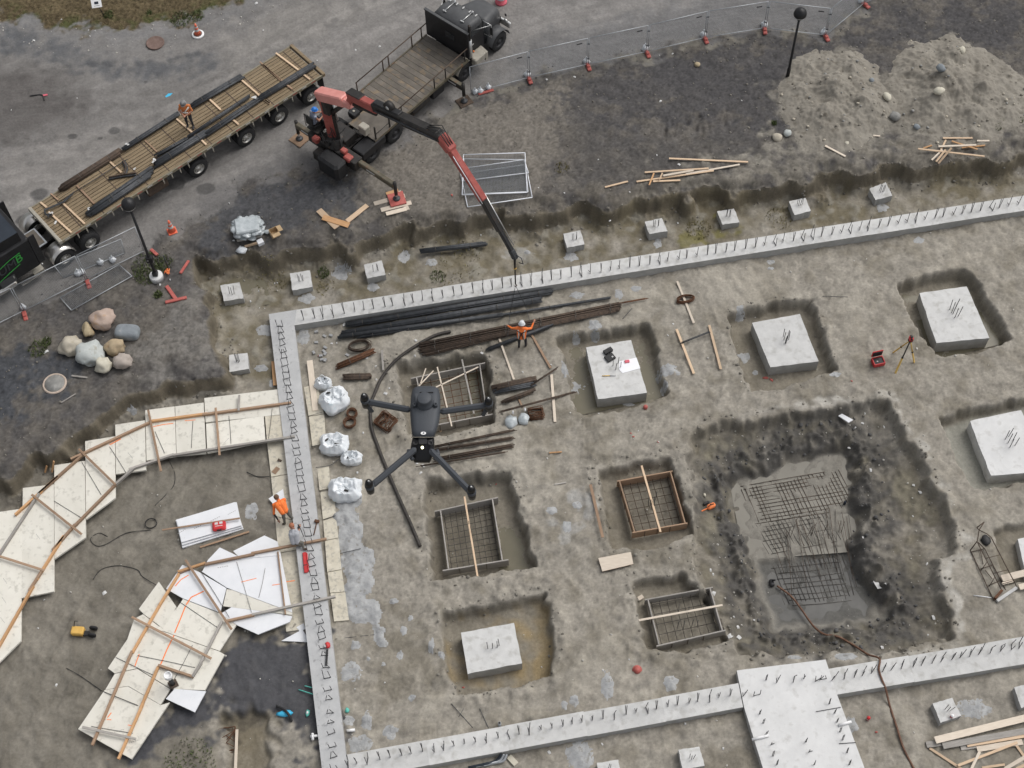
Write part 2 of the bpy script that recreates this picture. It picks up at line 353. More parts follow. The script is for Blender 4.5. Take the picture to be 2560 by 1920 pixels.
deep_o = [(1778, 1057), (1860, 1044), (2088, 1015), (2199, 993), (2221, 996), (2268, 1082), (2316, 1152), (2328, 1208), (2373, 1256), (2404, 1373), (2352, 1398), (2347, 1452), (2376, 1506), (2395, 1598), (2335, 1612), (2208, 1632), (1968, 1640), (1850, 1640), (1810, 1585), (1745, 1442), (1725, 1367), (1735, 1246), (1712, 1151), (1720, 1088)]
PIT['O'] = pitcarve(deep_o, .72, .28, .12)
deep_i = [(1805, 1190), (1841, 1158), (1860, 1156), (2018, 1107), (2107, 1088), (2148, 1107), (2160, 1158), (2151, 1234), (2180, 1294), (2150, 1357), (2180, 1420), (2240, 1490), (2243, 1547), (2176, 1572), (2063, 1584), (1955, 1586), (1917, 1580), (1885, 1515), (1868, 1458), (1862, 1405), (1845, 1341), (1815, 1294)]
s_o = PIT['O'][0]; h -= .30 * sm(.3, 1.6, s_o)
s_i = poly_sdf(W(deep_i, F - .85), 2.0); e_i = s_i + .08 * NP + .04 * NW; k_i = sm(-.05, .5, e_i)
ZK = F - 1.6                                     # muddy floor of the deep pit
h = h * (1 - k_i) + (ZK + .018 * NM + .012 * NP) * k_i
PIT['K'] = (s_i, k_i)
# lower sump inside the deep pit (near half)
PIT['S'] = pitcarve([(1890, 1400), (2010, 1382), (2120, 1362), (2160, 1420), (2200, 1500), (2180, 1552), (2060, 1570), (1940, 1570), (1905, 1500)], .20, .35, .08, z=F - 1.6)
h += sm(.45, .0, np.abs(s_i + .15)) * (.10 * np.maximum(NP, 0) + .08 * np.maximum(NC, 0))
# two shallow hollows at the lower left, a step in front of the footing
PIT['L'] = pitcarve([(520, 1780), (640, 1740), (690, 1790), (700, 1960), (560, 1960), (560, 1880)], .35, .5, .2)
h += .022 * NP * PIT['O'][1] * (1 - sm(-.2, .3, s_i))
# rubble ridge round the pits
for k in 'EFGHI':
    s = PIT[k][0]; h += .07 * sm(.55, .05, np.abs(s + .30)) * np.clip(.4 + .8 * NP, 0, 2) * floor_m

# ---- kinds of soil (0..1 masks) -> base colours
def arr(c): return np.array(c)[None, None, :]
def mixc(c, col, k): return c * (1 - k[..., None]) + arr(col) * k[..., None]
rgbm = np.zeros((NY, NX, 3)) + arr((.155, .15, .145))
road_poly = [(-900, 1330), (-300, 960), (0, 820), (60, 782), (218, 702), (372, 628), (440, 590), (520, 548), (600, 470), (760, 425), (900, 405), (1000, 362), (1080, 300), (1180, 250), (1240, 224), (1322, 200), (1469, 168), (1617, 136), (1762, 104), (1911, 78), (2063, 95), (2110, 60), (2160, 12), (2260, -60), (2500, -200), (2500, -900), (-1500, -900), (-1500, 1300)]
road = poly_sdf(W(road_poly, 0), 5.); rk = sm(-.35, .35, road + .25 * N1)
ra = math.radians(33)
NS = fnoise(14, .25, 1.1, 21, ra, 9.); NS2 = fnoise(14, .2, 1.0, 22, math.radians(12), 9.)
side = sm(-4., 6., GX)
ns = NS * (1 - side) + NS2 * side
# dark gravel ground beyond the fence, browner soil in between
rgbm = arr((.088, .083, .080)) * np.ones((NY, NX, 1))
brn = np.clip(.5 + .3 * NK + .2 * NM, 0, 1)
rgbm = mixc(rgbm, (.135, .122, .105), brn * .75)
tan = poly_sdf(W([(1180, 250), (1420, 205), (1440, 250), (1400, 330), (1390, 460), (1300, 505), (1000, 545), (900, 560), (860, 500), (940, 410), (1060, 310)], 0), 3.)
rgbm = mixc(rgbm, (.185, .168, .145), sm(-.6, .6, tan + .5 * N1) * .75)
dk = poly_sdf(W([(1440, 200), (1600, 145), (1762, 108), (2060, 105), (2120, 70), (2560, -20), (2560, 130), (2240, 110), (2080, 130), (1960, 340), (1800, 300), (1500, 300), (1420, 260)], 0), 3.)
rgbm = mixc(rgbm, (.068, .066, .068), sm(-.5, .7, dk + .7 * N1) * .8)
dk2 = poly_sdf(W([(560, 470), (760, 440), (900, 440), (880, 520), (760, 560), (620, 590), (520, 620), (500, 560)], 0), 3.)
rgbm = mixc(rgbm, (.072, .074, .080), sm(-.5, .6, dk2 + .5 * N1) * .85)
dk3 = poly_sdf(W([(1440, 300), (1560, 360), (1900, 350), (1950, 390), (1600, 430), (1450, 480), (1400, 420)], 0), 3.)
rgbm = mixc(rgbm, (.085, .080, .075), sm(-.4, .6, dk3 + .5 * N1) * .6)
dk4 = poly_sdf(W([(0, 900), (130, 880), (190, 900), (180, 960), (60, 1010), (0, 1060), (-400, 1200), (-400, 1000)], 0), 3.)
rgbm = mixc(rgbm, (.060, .064, .072), sm(-.5, .5, dk4 + .5 * N1) * .9)
lt = poly_sdf(W([(440, 760), (500, 700), (520, 850), (530, 915), (440, 925), (360, 930), (300, 930), (330, 860), (400, 840)], 0), 3.)
rgbm = mixc(rgbm, (.19, .18, .165), sm(-.4, .5, lt + .5 * N1) * .55)
pf = poly_sdf(W([(1900, 380), (2000, 340), (2240, 335), (2560, 330), (2900, 300), (2900, 380), (2560, 385), (2290, 410), (2120, 425), (1860, 480), (1600, 490), (1700, 440)], 0), 3.)
rgbm = mixc(rgbm, (.215, .20, .172), sm(-.6, .5, pf + .5 * NM) * np.clip(.6 + .35 * NM, 0, 1))
hp = poly_sdf(W([(1950, 200), (2100, 130), (2240, 200), (2380, 90), (2560, 200), (2570, 360), (1960, 370)], 0), 3.)
rgbm = mixc(rgbm, (.20, .185, .158), sm(-.5, .5, hp + .4 * NM) * .7)
nb = sm(-1.5, -.1, ed) * np.clip(.55 + .4 * NM, 0, 1) * sm(-8, -2, GX)
rgbm = mixc(rgbm, (.150, .135, .112), nb * .7)
rgbm *= (1 + .09 * N2 + .08 * N3)[..., None]
# street: dusty asphalt with tyre streaks
rd = arr((.200, .191, .182)) * (1 + .055 * ns + .03 * NM + .03 * N3)[..., None]
wet = poly_sdf(W([(-200, 180), (60, 170), (150, 190), (210, 250), (215, 270), (170, 300), (60, 340), (-200, 420)], 0), 3.)
rd = mixc(rd, (.098, .090, .086), sm(-1.3, .9, wet + .3 * NM) * .75)
asp = poly_sdf(W([(1260, 190), (1320, 100), (1600, 30), (1800, -40), (2200, -100), (2160, 10), (2060, 90), (1900, 78), (1600, 138), (1320, 202)], 0), 3.)
rd = mixc(rd, (.152, .150, .150), sm(-.8, .8, asp + .3 * N1) * .8)
asp2 = poly_sdf(W([(520, 545), (600, 480), (760, 430), (900, 400), (1010, 350), (930, 330), (780, 380), (600, 440), (460, 510)], 0), 3.)
rd = mixc(rd, (.145, .14, .138), sm(-.6, .6, asp2 + .3 * N1) * .7)
ltan = poly_sdf(W([(540, 150), (640, 40), (720, -20), (1000, -20), (900, 40), (720, 110), (600, 180)], 0), 3.)
rd = mixc(rd, (.245, .232, .215), sm(-.8, .8, ltan + .5 * NM) * .6)
ltan2 = poly_sdf(W([(0, 420), (200, 330), (420, 330), (560, 230), (500, 300), (300, 440), (100, 500), (0, 520)], 0), 3.)
rd = mixc(rd, (.235, .222, .208), sm(-.8, .8, ltan2 + .5 * NM) * .5)
# gravel rim round the grass and a dark gravel crescent
gc = P(325, -250, 0); gr = (P(316, 68, 0) - gc).length
dg = np.sqrt((GX - gc.x) ** 2 * .72 + (GY - gc.y) ** 2) - gr
grav = sm(2.6, .4, dg + .35 * NM) * (dg > -1)
rd = mixc(rd, (.165, .165, .168), np.clip(grav * (.6 + .25 * NM), 0, 1) * .7)
cres = sm(-.5, .5, poly_sdf(W([(-60, 50), (60, 78), (150, 112), (250, 142), (330, 160), (430, 148), (530, 128), (550, 160), (485, 190), (380, 202), (280, 192), (180, 165), (90, 138), (-60, 115)], 0), 3.) + .18 * NM)
rd = mixc(rd, (.088, .092, .10), cres * np.clip(.8 + .2 * NM, 0, 1) * .8)
for (sx, sy, sr) in ((285, 328, .38), (100, 485, .5), (60, 550, .45), (515, 472, .5), (412, 470, .45), (440, 460, .5), (180, 340, .25), (250, 345, .15), (365, 205, .12)):   # oil stains on the street
    c = P(sx, sy, 0); d = np.sqrt((GX - c.x) ** 2 + (GY - c.y) ** 2 * 1.6) + .10 * N1 * sr
    rd = mixc(rd, (.075, .073, .072), sm(sr, sr * .75, d) * .75)
rgbm = rgbm * (1 - rk[..., None]) + rd * rk[..., None]
# strips of bare tan soil along the fence foot
fs = sm(.45, .1, np.abs(road + .1 + .2 * N1)) * (GX > -4)
rgbm = mixc(rgbm, (.21, .195, .165), fs * np.clip(.4 + .4 * NM, 0, 1))
# grass
gk = sm(.35, -.25, dg + .25 * N1)
grs = arr((.112, .088, .052)) * (1 + .12 * N2 + .14 * N3 + .10 * NM)[..., None]
gg = sm(.9, .1, np.abs(dg + .2)) * np.clip(.35 + .6 * NM, 0, 1)
grs = mixc(grs, (.060, .075, .026), gg * .8)
rgbm = rgbm * (1 - gk[..., None]) + grs * gk[..., None]
# bank
bk = sm(.05, .25, ed) * sm(.8, .45, ed)
bcol = arr((.140, .122, .092)) * (1 + .08 * NS3 + .05 * NC + .04 * N2)[..., None]
bcol = mixc(bcol, (.20, .17, .11), np.clip(NK * .6 + .1, 0, 1) * sm(-2, 3, GX) * .5)
rgbm = rgbm * (1 - bk[..., None]) + bcol * bk[..., None]
# excavation floor: trodden tan silt with damp patches
fl = arr((.280, .259, .222)) * (1 + .06 * N2 + .05 * N3)[..., None]
fl = mixc(fl, (.165, .147, .113), np.clip(.22 + .45 * NK + .22 * NM, 0, 1) * .62)
fl = mixc(fl, (.38, .352, .30), np.clip(NL * .5 + NM * .35 - .25, 0, 1) * .6)
# the trench behind the far footing and the left trench: olive, damp
wall_out = poly_sdf(W([(672, 785), (2560, 487), (3100, 400), (3100, 250), (2560, 365), (2000, 430), (1500, 490), (900, 570), (560, 620), (480, 650), (500, 930), (700, 960)], F), 3.)
fl = mixc(fl, (.150, .130, .088), sm(-.3, .3, wall_out) * np.clip(.72 + .35 * NK, 0, 1) * .9); fl = mixc(fl, (.27, .255, .215), sm(-.3, .3, wall_out) * np.clip(.8 * NM + .3 * NK - .45, 0, 1) * .7)
moss = poly_sdf(W([(1700, 590), (1800, 560), (1830, 590), (1720, 610)], F), 2.); fl = mixc(fl, (.16, .145, .045), sm(-.2, .3, moss + .3 * N1) * .7)
# lower left: greyer trodden ground
ll = poly_sdf(W([(-600, 1300), (300, 1050), (560, 1000), (690, 1150), (700, 1400), (500, 1900), (400, 2200), (-600, 2200)], F), 4.)
fl = mixc(fl, (.180, .165, .138), sm(-.4, .6, ll + .3 * N1) * np.clip(.9 + .12 * NK, 0, 1)); fl = mixc(fl, (.135, .122, .10), sm(-.4, .6, ll) * np.clip(.5 * NM + .2 * NK - .1, 0, 1) * .5)
# dark crushed stone under the arch and inside the left footing
for pts, a in (([(600, 1600), (690, 1585), (790, 1592), (815, 1700), (830, 1790), (860, 1870), (800, 1900), (700, 1800), (560, 1800), (430, 1850), (320, 1920), (290, 1880), (420, 1780), (520, 1690)], .92),):
    s = poly_sdf(W(pts, F), 2.); fl = mixc(fl, (.062, .064, .073), sm(-.25, .3, s + .3 * N1) * a)
# pits: damp brown soil, plus recess shade put into the colour along the walls
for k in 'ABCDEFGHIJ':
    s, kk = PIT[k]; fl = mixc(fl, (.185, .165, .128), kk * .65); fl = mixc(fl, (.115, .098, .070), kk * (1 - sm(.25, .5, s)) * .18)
s, kk = PIT['I']; fl = mixc(fl, (.31, .235, .125), kk * np.clip(.4 + .5 * NK, 0, 1) * .75)
s, kk = PIT['D']; fl = mixc(fl, (.30, .30, .265), kk * sm(.1, .4, s) * .75)
s, kk = PIT['L']; fl = mixc(fl, (.14, .115, .07), kk * .6)
fl = mixc(fl, (.145, .130, .102), sm(.0, .5, s_o) * np.clip(.72 + .35 * NK, 0, 1)); fl = mixc(fl, (.225, .205, .155), sm(.2, .8, s_o) * np.clip(NK * .8, 0, 1) * .8)
dkp = sm(-1.9, -.35, s_i + .25 * NP - .35 * sm(16., 18.5, GX)); fl = mixc(fl, (.085, .081, .076), dkp * np.clip(.85 + .25 * NM, 0, 1) * .95)
fl = mixc(fl, (.225, .212, .185), sm(.35, .65, s_i + .12 * NP) * np.clip(.85 + .15 * NM, 0, 1))
s, kk = PIT['S']; fl = mixc(fl, (.105, .104, .099), kk * .9)
# chalky dust by the far pads and pale crust along the pit lip
lipc = sm(.35, .05, np.abs(s_o + .18 + .1 * N1)) * sm(8, 14, GX); fl = mixc(fl, (.42, .40, .36), lipc * np.clip(.35 + .5 * N1, 0, 1))
# faint light dust patches on the floor
for (sx, sy, r) in ((1395, 1290, .55), (1450, 1260, .5), (1420, 1310, .5), (1470, 1270, .4), (1300, 640, .6), (720, 840, .5)):
    c = P(sx, sy, F); d = np.sqrt((GX - c.x) ** 2 + (GY - c.y) ** 2) + .25 * N1
    fl = mixc(fl, (.33, .325, .31), sm(r, r * .5, d) * .55)
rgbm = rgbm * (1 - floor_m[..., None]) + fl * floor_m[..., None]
rgbm = np.clip(rgbm, .02, .8)
# wheel and track marks: shallow pressed ruts that also polish or dust the surface
def track(pts, z, gauge=1.9, wd=.28, dep=.025, tone=0., cleat=0.):
    global h, rgbm
    q = [P(x, y, z) for x, y in pts]; fine = []
    for i in range(len(q) - 1):
        p0, p1, p2, p3 = q[max(i - 1, 0)], q[i], q[i + 1], q[min(i + 2, len(q) - 1)]
        for s in range(5):
            t = s / 5; fine.append(.5 * ((2 * p1) + (p2 - p0) * t + (2 * p0 - 5 * p1 + 4 * p2 - p3) * t * t + (3 * p1 - p0 - 3 * p2 + p3) * t ** 3))
    fine.append(q[-1]); xs = [p.x for p in fine]; ys = [p.y for p in fine]; mg = gauge / 2 + .8
    i0 = max(0, int((min(xs) - mg - X0) / CELL)); i1 = min(NX, int((max(xs) + mg - X0) / CELL)); j0 = max(0, int((min(ys) - mg - Y0) / CELL)); j1 = min(NY, int((max(ys) + mg - Y0) / CELL))
    if i1 <= i0 or j1 <= j0: return
    x = GX[j0:j1, i0:i1]; y = GY[j0:j1, i0:i1]; best = np.full(x.shape, 9.); ln = np.zeros(x.shape); acc = 0.
    for a, b_ in zip(fine, fine[1:]):
        ex, ey = b_.x - a.x, b_.y - a.y; L2 = ex * ex + ey * ey + 1e-9; t = np.clip(((x - a.x) * ex + (y - a.y) * ey) / L2, 0, 1); d = np.hypot(x - a.x - t * ex, y - a.y - t * ey); k = d < best; best = np.where(k, d, best); ln = np.where(k, acc + t * L2 ** .5, ln); acc += L2 ** .5
    n_ = N1[j0:j1, i0:i1]; off = np.abs(best - gauge / 2) + .05 * n_; m_ = sm(wd * .7, wd * .35, off); fade = np.clip(.75 + .5 * NM[j0:j1, i0:i1], 0, 1); m_ = m_ * fade
    prof = -m_ + .5 * sm(.14, .0, np.abs(off - wd * .62)) * fade
    if cleat: prof = prof + m_ * .6 * (np.sin(ln * 2 * math.pi / cleat) > 0)
    h[j0:j1, i0:i1] += dep * prof * (1 - .0 * m_)
    rgbm[j0:j1, i0:i1] *= (1 + tone * m_)[..., None]
for pts, g_, w_, d_, t_ in (([(-60, 430), (150, 395), (330, 350), (520, 260), (700, 150), (900, 60), (1150, -30)], 1.9, .5, .008, .16), ([(-60, 330), (180, 305), (380, 300), (560, 230), (720, 120), (850, 20)], 2.0, .45, .008, -.14), ([(-60, 620), (100, 520), (300, 470), (520, 400), (760, 330), (1000, 250), (1200, 140), (1400, 60), (1700, -20)], 1.9, .5, .01, .13), ([(-60, 250), (200, 200), (420, 190), (600, 130), (760, 30)], 1.9, .4, .008, -.12), ([(250, 620), (450, 520), (650, 430), (850, 390), (980, 330)], 1.8, .4, .008, -.12), ([(1180, 230), (1300, 130), (1500, 70), (1800, 0)], 1.9, .5, .006, .10), ([(-60, 520), (120, 440), (280, 420), (420, 360), (560, 320)], 2.2, .4, .008, .14)):
    track(pts, 0, g_, w_, d_, t_)
for pts, cl_ in (([(1660, 640), (1720, 760), (1750, 900), (1720, 1020), (1600, 1100), (1420, 1110), (1330, 1180)], .17), ([(2500, 560), (2300, 620), (2130, 720), (2110, 860), (2170, 960), (2290, 960), (2520, 920)], .17), ([(900, 1760), (1050, 1780), (1250, 1770), (1450, 1700), (1520, 1560), (1450, 1400), (1400, 1250), (1420, 1120)], .17), ([(880, 1250), (950, 1350), (1000, 1480), (1000, 1620), (920, 1760)], .17), ([(800, 880), (860, 960), (900, 1120), (960, 1300)], .17), ([(150, 1700), (250, 1500), (330, 1400), (480, 1250), (560, 1100)], .17), ([(2150, 1790), (2250, 1740), (2420, 1700), (2560, 1690)], .17)):
    track(pts, F, 1.7, .36, .03, -.07, cl_); track([(x + 22, y + 14) for x, y in pts], F, 1.7, .3, .018, .06, 0.)
# relief of plateau and street
h += plate * (1 - rk) * (.010 * N2 + .006 * N3 + .022 * NK) + plate * rk * (1 - gk) * (.006 * N2 + .004 * N3 + .012 * ns) + gk * (.02 * N3 + .015 * N2)
rut = poly_sdf(W([(1600, 330), (1700, 290), (1820, 290), (1860, 310), (1700, 340)], 0), 2.)
NSc = fnoise(2.5, .2, .9, 31, math.radians(82), 5.); h += sm(-.3, .4, rut) * .10 * np.minimum(NSc, 0)
dmp = PIT['O'][1] * (1 - k_i); h += dmp * (.012 * NP + .03 * np.maximum(NC, 0))
hz_arr = h
def hz(x, y):
    fx = min(max((x - X0) / CELL, 0), NX - 1.001); fy = min(max((y - Y0) / CELL, 0), NY - 1.001); i = int(fx); j = int(fy); a = fx - i; b = fy - j
    return float((hz_arr[j, i] * (1 - a) + hz_arr[j, i + 1] * a) * (1 - b) + (hz_arr[j + 1, i] * (1 - a) + hz_arr[j + 1, i + 1] * a) * b)
def G0(x, y, dz=0.):
    """the place on the ground seen at a picture point"""
    z = F * .5
    for _ in range(10):
        p = P(x, y, z); z = .5 * z + .5 * hz(p.x, p.y)
    p = P(x, y, z + dz); return p
def G(rc, x, y, dz=0.): return G0(*px(rc, x, y), dz)

def settle(pts, off):
    """lift a straight line of ground points until nothing on it is buried"""
    p0, p1 = Vector(pts[0]), Vector(pts[-1]); ex = 0.
    for k in np.linspace(0, 1, 15):
        q = p0.lerp(p1, float(k)); ex = max(ex, hz(q.x, q.y) + off - q.z)
    return [Vector(p) + Vector((0, 0, ex)) for p in pts]

# ---- soil material
m = bpy.data.materials.new('soil'); m.use_nodes = True; nt = m.node_tree; L = nt.links; b = nt.nodes['Principled BSDF']
at = _n(nt, 'ShaderNodeAttribute'); at.attribute_name = 'soil'
tc = _n(nt, 'ShaderNodeTexCoord')
n1 = _n(nt, 'ShaderNodeTexNoise'); n1.inputs['Scale'].default_value = 9.; n1.inputs['Detail'].default_value = 8.; n1.inputs['Roughness'].default_value = .75
n2 = _n(nt, 'ShaderNodeTexVoronoi'); n2.inputs['Scale'].default_value = 16.
n3 = _n(nt, 'ShaderNodeTexNoise'); n3.inputs['Scale'].default_value = 1.3; n3.inputs['Detail'].default_value = 5.
for n in (n1, n2, n3): L.new(tc.outputs['Object'], n.inputs['Vector'])
r1 = _n(nt, 'ShaderNodeMapRange'); r1.inputs['From Min'].default_value = .25; r1.inputs['From Max'].default_value = .75; r1.inputs['To Min'].default_value = .76; r1.inputs['To Max'].default_value = 1.24; L.new(n1.outputs['Fac'], r1.inputs[0])
r3 = _n(nt, 'ShaderNodeMapRange'); r3.inputs['From Min'].default_value = .3; r3.inputs['From Max'].default_value = .7; r3.inputs['To Min'].default_value = .88; r3.inputs['To Max'].default_value = 1.12; L.new(n3.outputs['Fac'], r3.inputs[0])
mu = _n(nt, 'ShaderNodeMath', operation='MULTIPLY'); L.new(r1.outputs[0], mu.inputs[0]); L.new(r3.outputs[0], mu.inputs[1])
sc = _n(nt, 'ShaderNodeVectorMath', operation='SCALE'); L.new(at.outputs['Color'], sc.inputs[0]); L.new(mu.outputs[0], sc.inputs['Scale'])
# scattered pale grit
vr = _n(nt, 'ShaderNodeValToRGB'); vr.color_ramp.elements[0].position = .0; vr.color_ramp.elements[0].color = (1, 1, 1, 1); vr.color_ramp.elements[1].position = .16; vr.color_ramp.elements[1].color = (0, 0, 0, 1); L.new(n2.outputs['Distance'], vr.inputs[0])
gt = _n(nt, 'ShaderNodeSeparateColor'); L.new(n2.outputs['Color'], gt.inputs[0])
th = _n(nt, 'ShaderNodeMath', operation='GREATER_THAN'); th.inputs[1].default_value = .93; L.new(gt.outputs[0], th.inputs[0])
mg = _n(nt, 'ShaderNodeMath', operation='MULTIPLY'); L.new(vr.outputs[0], mg.inputs[0]); L.new(th.outputs[0], mg.inputs[1])
mx = _n(nt, 'ShaderNodeMixRGB'); mx.inputs[2].default_value = (.34, .33, .30, 1); L.new(mg.outputs[0], mx.inputs[0]); L.new(sc.outputs[0], mx.inputs[1])
L.new(mx.outputs[0], b.inputs['Base Color']); b.inputs['Roughness'].default_value = .95; b.inputs['Specular IOR Level'].default_value = .15
bp = _n(nt, 'ShaderNodeBump'); bp.inputs['Strength'].default_value = .55; bp.inputs['Distance'].default_value = .03; L.new(n1.outputs['Fac'], bp.inputs['Height']); L.new(bp.outputs[0], b.inputs['Normal'])
MATS['soil'] = m

def field_object(name, fmask, label=None):
    """the faces of the height field where fmask (per cell) holds, as one object"""
    used = np.zeros((NY, NX), bool)
    used[:-1, :-1] |= fmask; used[1:, :-1] |= fmask; used[:-1, 1:] |= fmask; used[1:, 1:] |= fmask
    idx = np.full(NY * NX, -1, np.int64); ids = np.flatnonzero(used.ravel()); idx[ids] = np.arange(len(ids))
    co = np.stack([GX.ravel()[ids], GY.ravel()[ids], h.ravel()[ids]], 1).astype(np.float32)
    jj, ii = np.nonzero(fmask); a = jj * NX + ii
    q = idx[np.stack([a, a + 1, a + NX + 1, a + NX], 1)]
    cols = np.concatenate([rgbm.reshape(-1, 3)[ids], np.ones((len(ids), 1))], 1)
    # skirt: the outer edge of the field runs on to the horizon
    ext_v, ext_f, ext_c = [], [], []
    me = bpy.data.meshes.new(name)
    nv0 = len(ids)
    B = {}
    def far(k):
        if k not in B:
            x, y, z = co[idx[k]]; cx, cy = (X0 + X1) / 2, (Y0 + Y1) / 2; d = np.array([x - cx, y - cy]); s = 900 / np.abs(d).max()
            B[k] = nv0 + len(ext_v); ext_v.append((cx + d[0] * s, cy + d[1] * s, z)); ext_c.append(cols[idx[k]])
        return B[k]
    def edge(k0, k1):
        ext_f.append((idx[k1], idx[k0], far(k0), far(k1)))
    for i in range(NX - 1):
        if fmask[0, i]: edge(i, i + 1)
        if fmask[NY - 2, i]: edge((NY - 1) * NX + i + 1, (NY - 1) * NX + i)
    for j in range(NY - 1):
        if fmask[j, 0]: edge((j + 1) * NX, j * NX)
        if fmask[j, NX - 2]: edge(j * NX + NX - 1, (j + 1) * NX + NX - 1)
    if ext_v:
        co = np.concatenate([co, np.array(ext_v, np.float32)]); cols = np.concatenate([cols, np.array(ext_c)]); q = np.concatenate([q, np.array(ext_f)])
    nf = len(q)
    me.vertices.add(len(co)); me.vertices.foreach_set('co', co.ravel())
    me.loops.add(nf * 4); me.loops.foreach_set('vertex_index', q.astype(np.int32).ravel())
    me.polygons.add(nf); me.polygons.foreach_set('loop_start', np.arange(0, nf * 4, 4, dtype=np.int32)); me.polygons.foreach_set('loop_total', np.full(nf, 4, np.int32)); me.polygons.foreach_set('use_smooth', np.ones(nf, bool))
    ca = me.color_attributes.new('soil', 'FLOAT_COLOR', 'POINT'); ca.data.foreach_set('color', cols.astype(np.float32).ravel())
    me.materials.append(MATS['soil']); me.update(); me.validate()
    o = bpy.data.objects.new(name, me); COL.objects.link(o); o['kind'] = 'structure'
    return o
def cells(a): return (a[:-1, :-1] + a[1:, :-1] + a[:-1, 1:] + a[1:, 1:]) / 4
c_ex = cells(ed) > .1; c_gr = (cells(gk) > .5) & ~c_ex; c_rd = (cells(rk) > .5) & ~c_ex & ~c_gr
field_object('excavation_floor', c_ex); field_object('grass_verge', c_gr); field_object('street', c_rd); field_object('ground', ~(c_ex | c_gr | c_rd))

# ---- standing muddy water in the pits
mw = mat('muddy_water', (.20, .188, .162), (.245, .232, .20), .5, .8, spec=.2, bump=.03, bscale=3)
mat('murky_water', (.135, .122, .085), (.17, .155, .11), .25, .8, spec=.35, bump=.03, bscale=3)
mat('grey_water', (.095, .094, .09), (.145, .142, .134), .45, .8, spec=.2, bump=.03, bscale=3)
def wl(k, q): return float(np.quantile(hz_arr[PIT[k][0] > .3], q))
def water(name, pts, z, mt):
    mb = MB(); q = W(pts, z); mb.add(q, [list(range(len(q)))[::1]], mt); o = mb.build(name); o['kind'] = 'structure'
    if o.data.polygons[0].normal.z < 0: o.data.flip_normals()
water('muddy_water', [(1400, 830), (1630, 800), (1690, 990), (1440, 1040)], wl('A', .52), 'murky_water')
water('muddy_water', [(1980, 745), (2040, 745), (2100, 925), (2040, 930)], wl('B', .50), 'murky_water')
water('muddy_water', [(2230, 690), (2430, 660), (2545, 850), (2340, 900)], wl('C', .70), 'murky_water')
water('muddy_water', [(1220, 1170), (1285, 1170), (1350, 1420), (1250, 1440)], wl('F', .55), 'murky_water')
water('muddy_water', [(1160, 880), (1230, 870), (1245, 1070), (1180, 1080)], wl('E', .50), 'murky_water')
water('muddy_water', [(1800, 1080), (2180, 1080), (2190, 1375), (1860, 1400)], ZK + .0, 'muddy_water')
water('muddy_water', [(1880, 1370), (2160, 1350), (2260, 1600), (1900, 1600)], wl('S', .6), 'grey_water')
water('muddy_water', [(520, 640), (640, 630), (680, 760), (520, 780)], F + .03, 'murky_water')

# ------------------------------------------------------------------ concrete strip footings with rebar dowels
ZT = F + .42
def dowel_mesh(name, kind, r=.015):
    mb = MB(); hh = .56
    s = .13
    if kind == 0: pts = [[(-s, 0, hh), (-s, 0, 0)], [(s, .0, hh * .97), (s, 0, 0)], [(-s, 0, .02), (s, 0, .02)]]
    elif kind == 1: pts = [[(-.03, .0, hh), (-s, 0, 0)], [(.03, 0, hh), (s, 0, 0)], [(-s, 0, .02), (s, 0, .02)]]
    elif kind == 2: pts = [[(-s, .05, hh), (-s, 0, 0)], [(s * .6, -.03, hh * .95), (s, 0, 0)], [(-s, 0, .03), (s, 0, .03)]]
    elif kind == 3: pts = [[(-.02, 0, hh), (-.02, 0, 0)], [(.03, .05, hh * .9), (.02, 0, 0)]]
    else: pts = [[(0, 0, hh * .9), (0, 0, .0)], [(0, 0, .06), (.14, .03, .06)]]
    for p in pts: mb.tube(p, r, 'rebar', 5)
    me_ob = mb.build(name, local=True); me = me_ob.data; bpy.data.objects.remove(me_ob); return me
DW = [dowel_mesh('dowel', k) for k in range(5)]
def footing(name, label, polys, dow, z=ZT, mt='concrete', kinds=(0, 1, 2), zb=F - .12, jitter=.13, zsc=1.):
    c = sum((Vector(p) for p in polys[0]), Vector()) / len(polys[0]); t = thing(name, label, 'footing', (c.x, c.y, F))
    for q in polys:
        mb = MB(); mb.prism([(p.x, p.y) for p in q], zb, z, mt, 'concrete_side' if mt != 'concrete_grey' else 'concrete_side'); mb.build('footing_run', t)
    for p, ang, kd in dow:
        k = random.choice(kinds) if kd is None else kd
        M = T((p.x, p.y, z - .005)) @ Matrix.Rotation(random.uniform(-jitter, jitter), 4, 'X') @ RZ(ang + random.uniform(-.25, .25)) @ Matrix.Diagonal((1, 1, random.uniform(.85, 1.1) * zsc, 1))
        put(DW[k], 'dowel', M, t)
    return t
def lerp(a, b, k): return a + (b - a) * k
def row(p0, p1, n, ang, kd=None):
    return [(lerp(p0, p1, (i + random.uniform(-.12, .12)) / (n - 1)), ang, kd) for i in range(n)]
WX = math.radians(8.2)
def stepped(a0, a1, b0, b1, n, jig=.018):
    """run of n pours between edges a and b, each jogged a little"""
    out = []
    for i in range(n):
        k0, k1 = i / n, (i + 1) / n; j = random.uniform(-jig, jig); nrm = (a0 - b0).normalized()
        out.append([lerp(a0, a1, k0) + nrm * j, lerp(a0, a1, k1) + nrm * j, lerp(b0, b1, k1) + nrm * j * .6, lerp(b0, b1, k0) + nrm * j * .6])
    return out
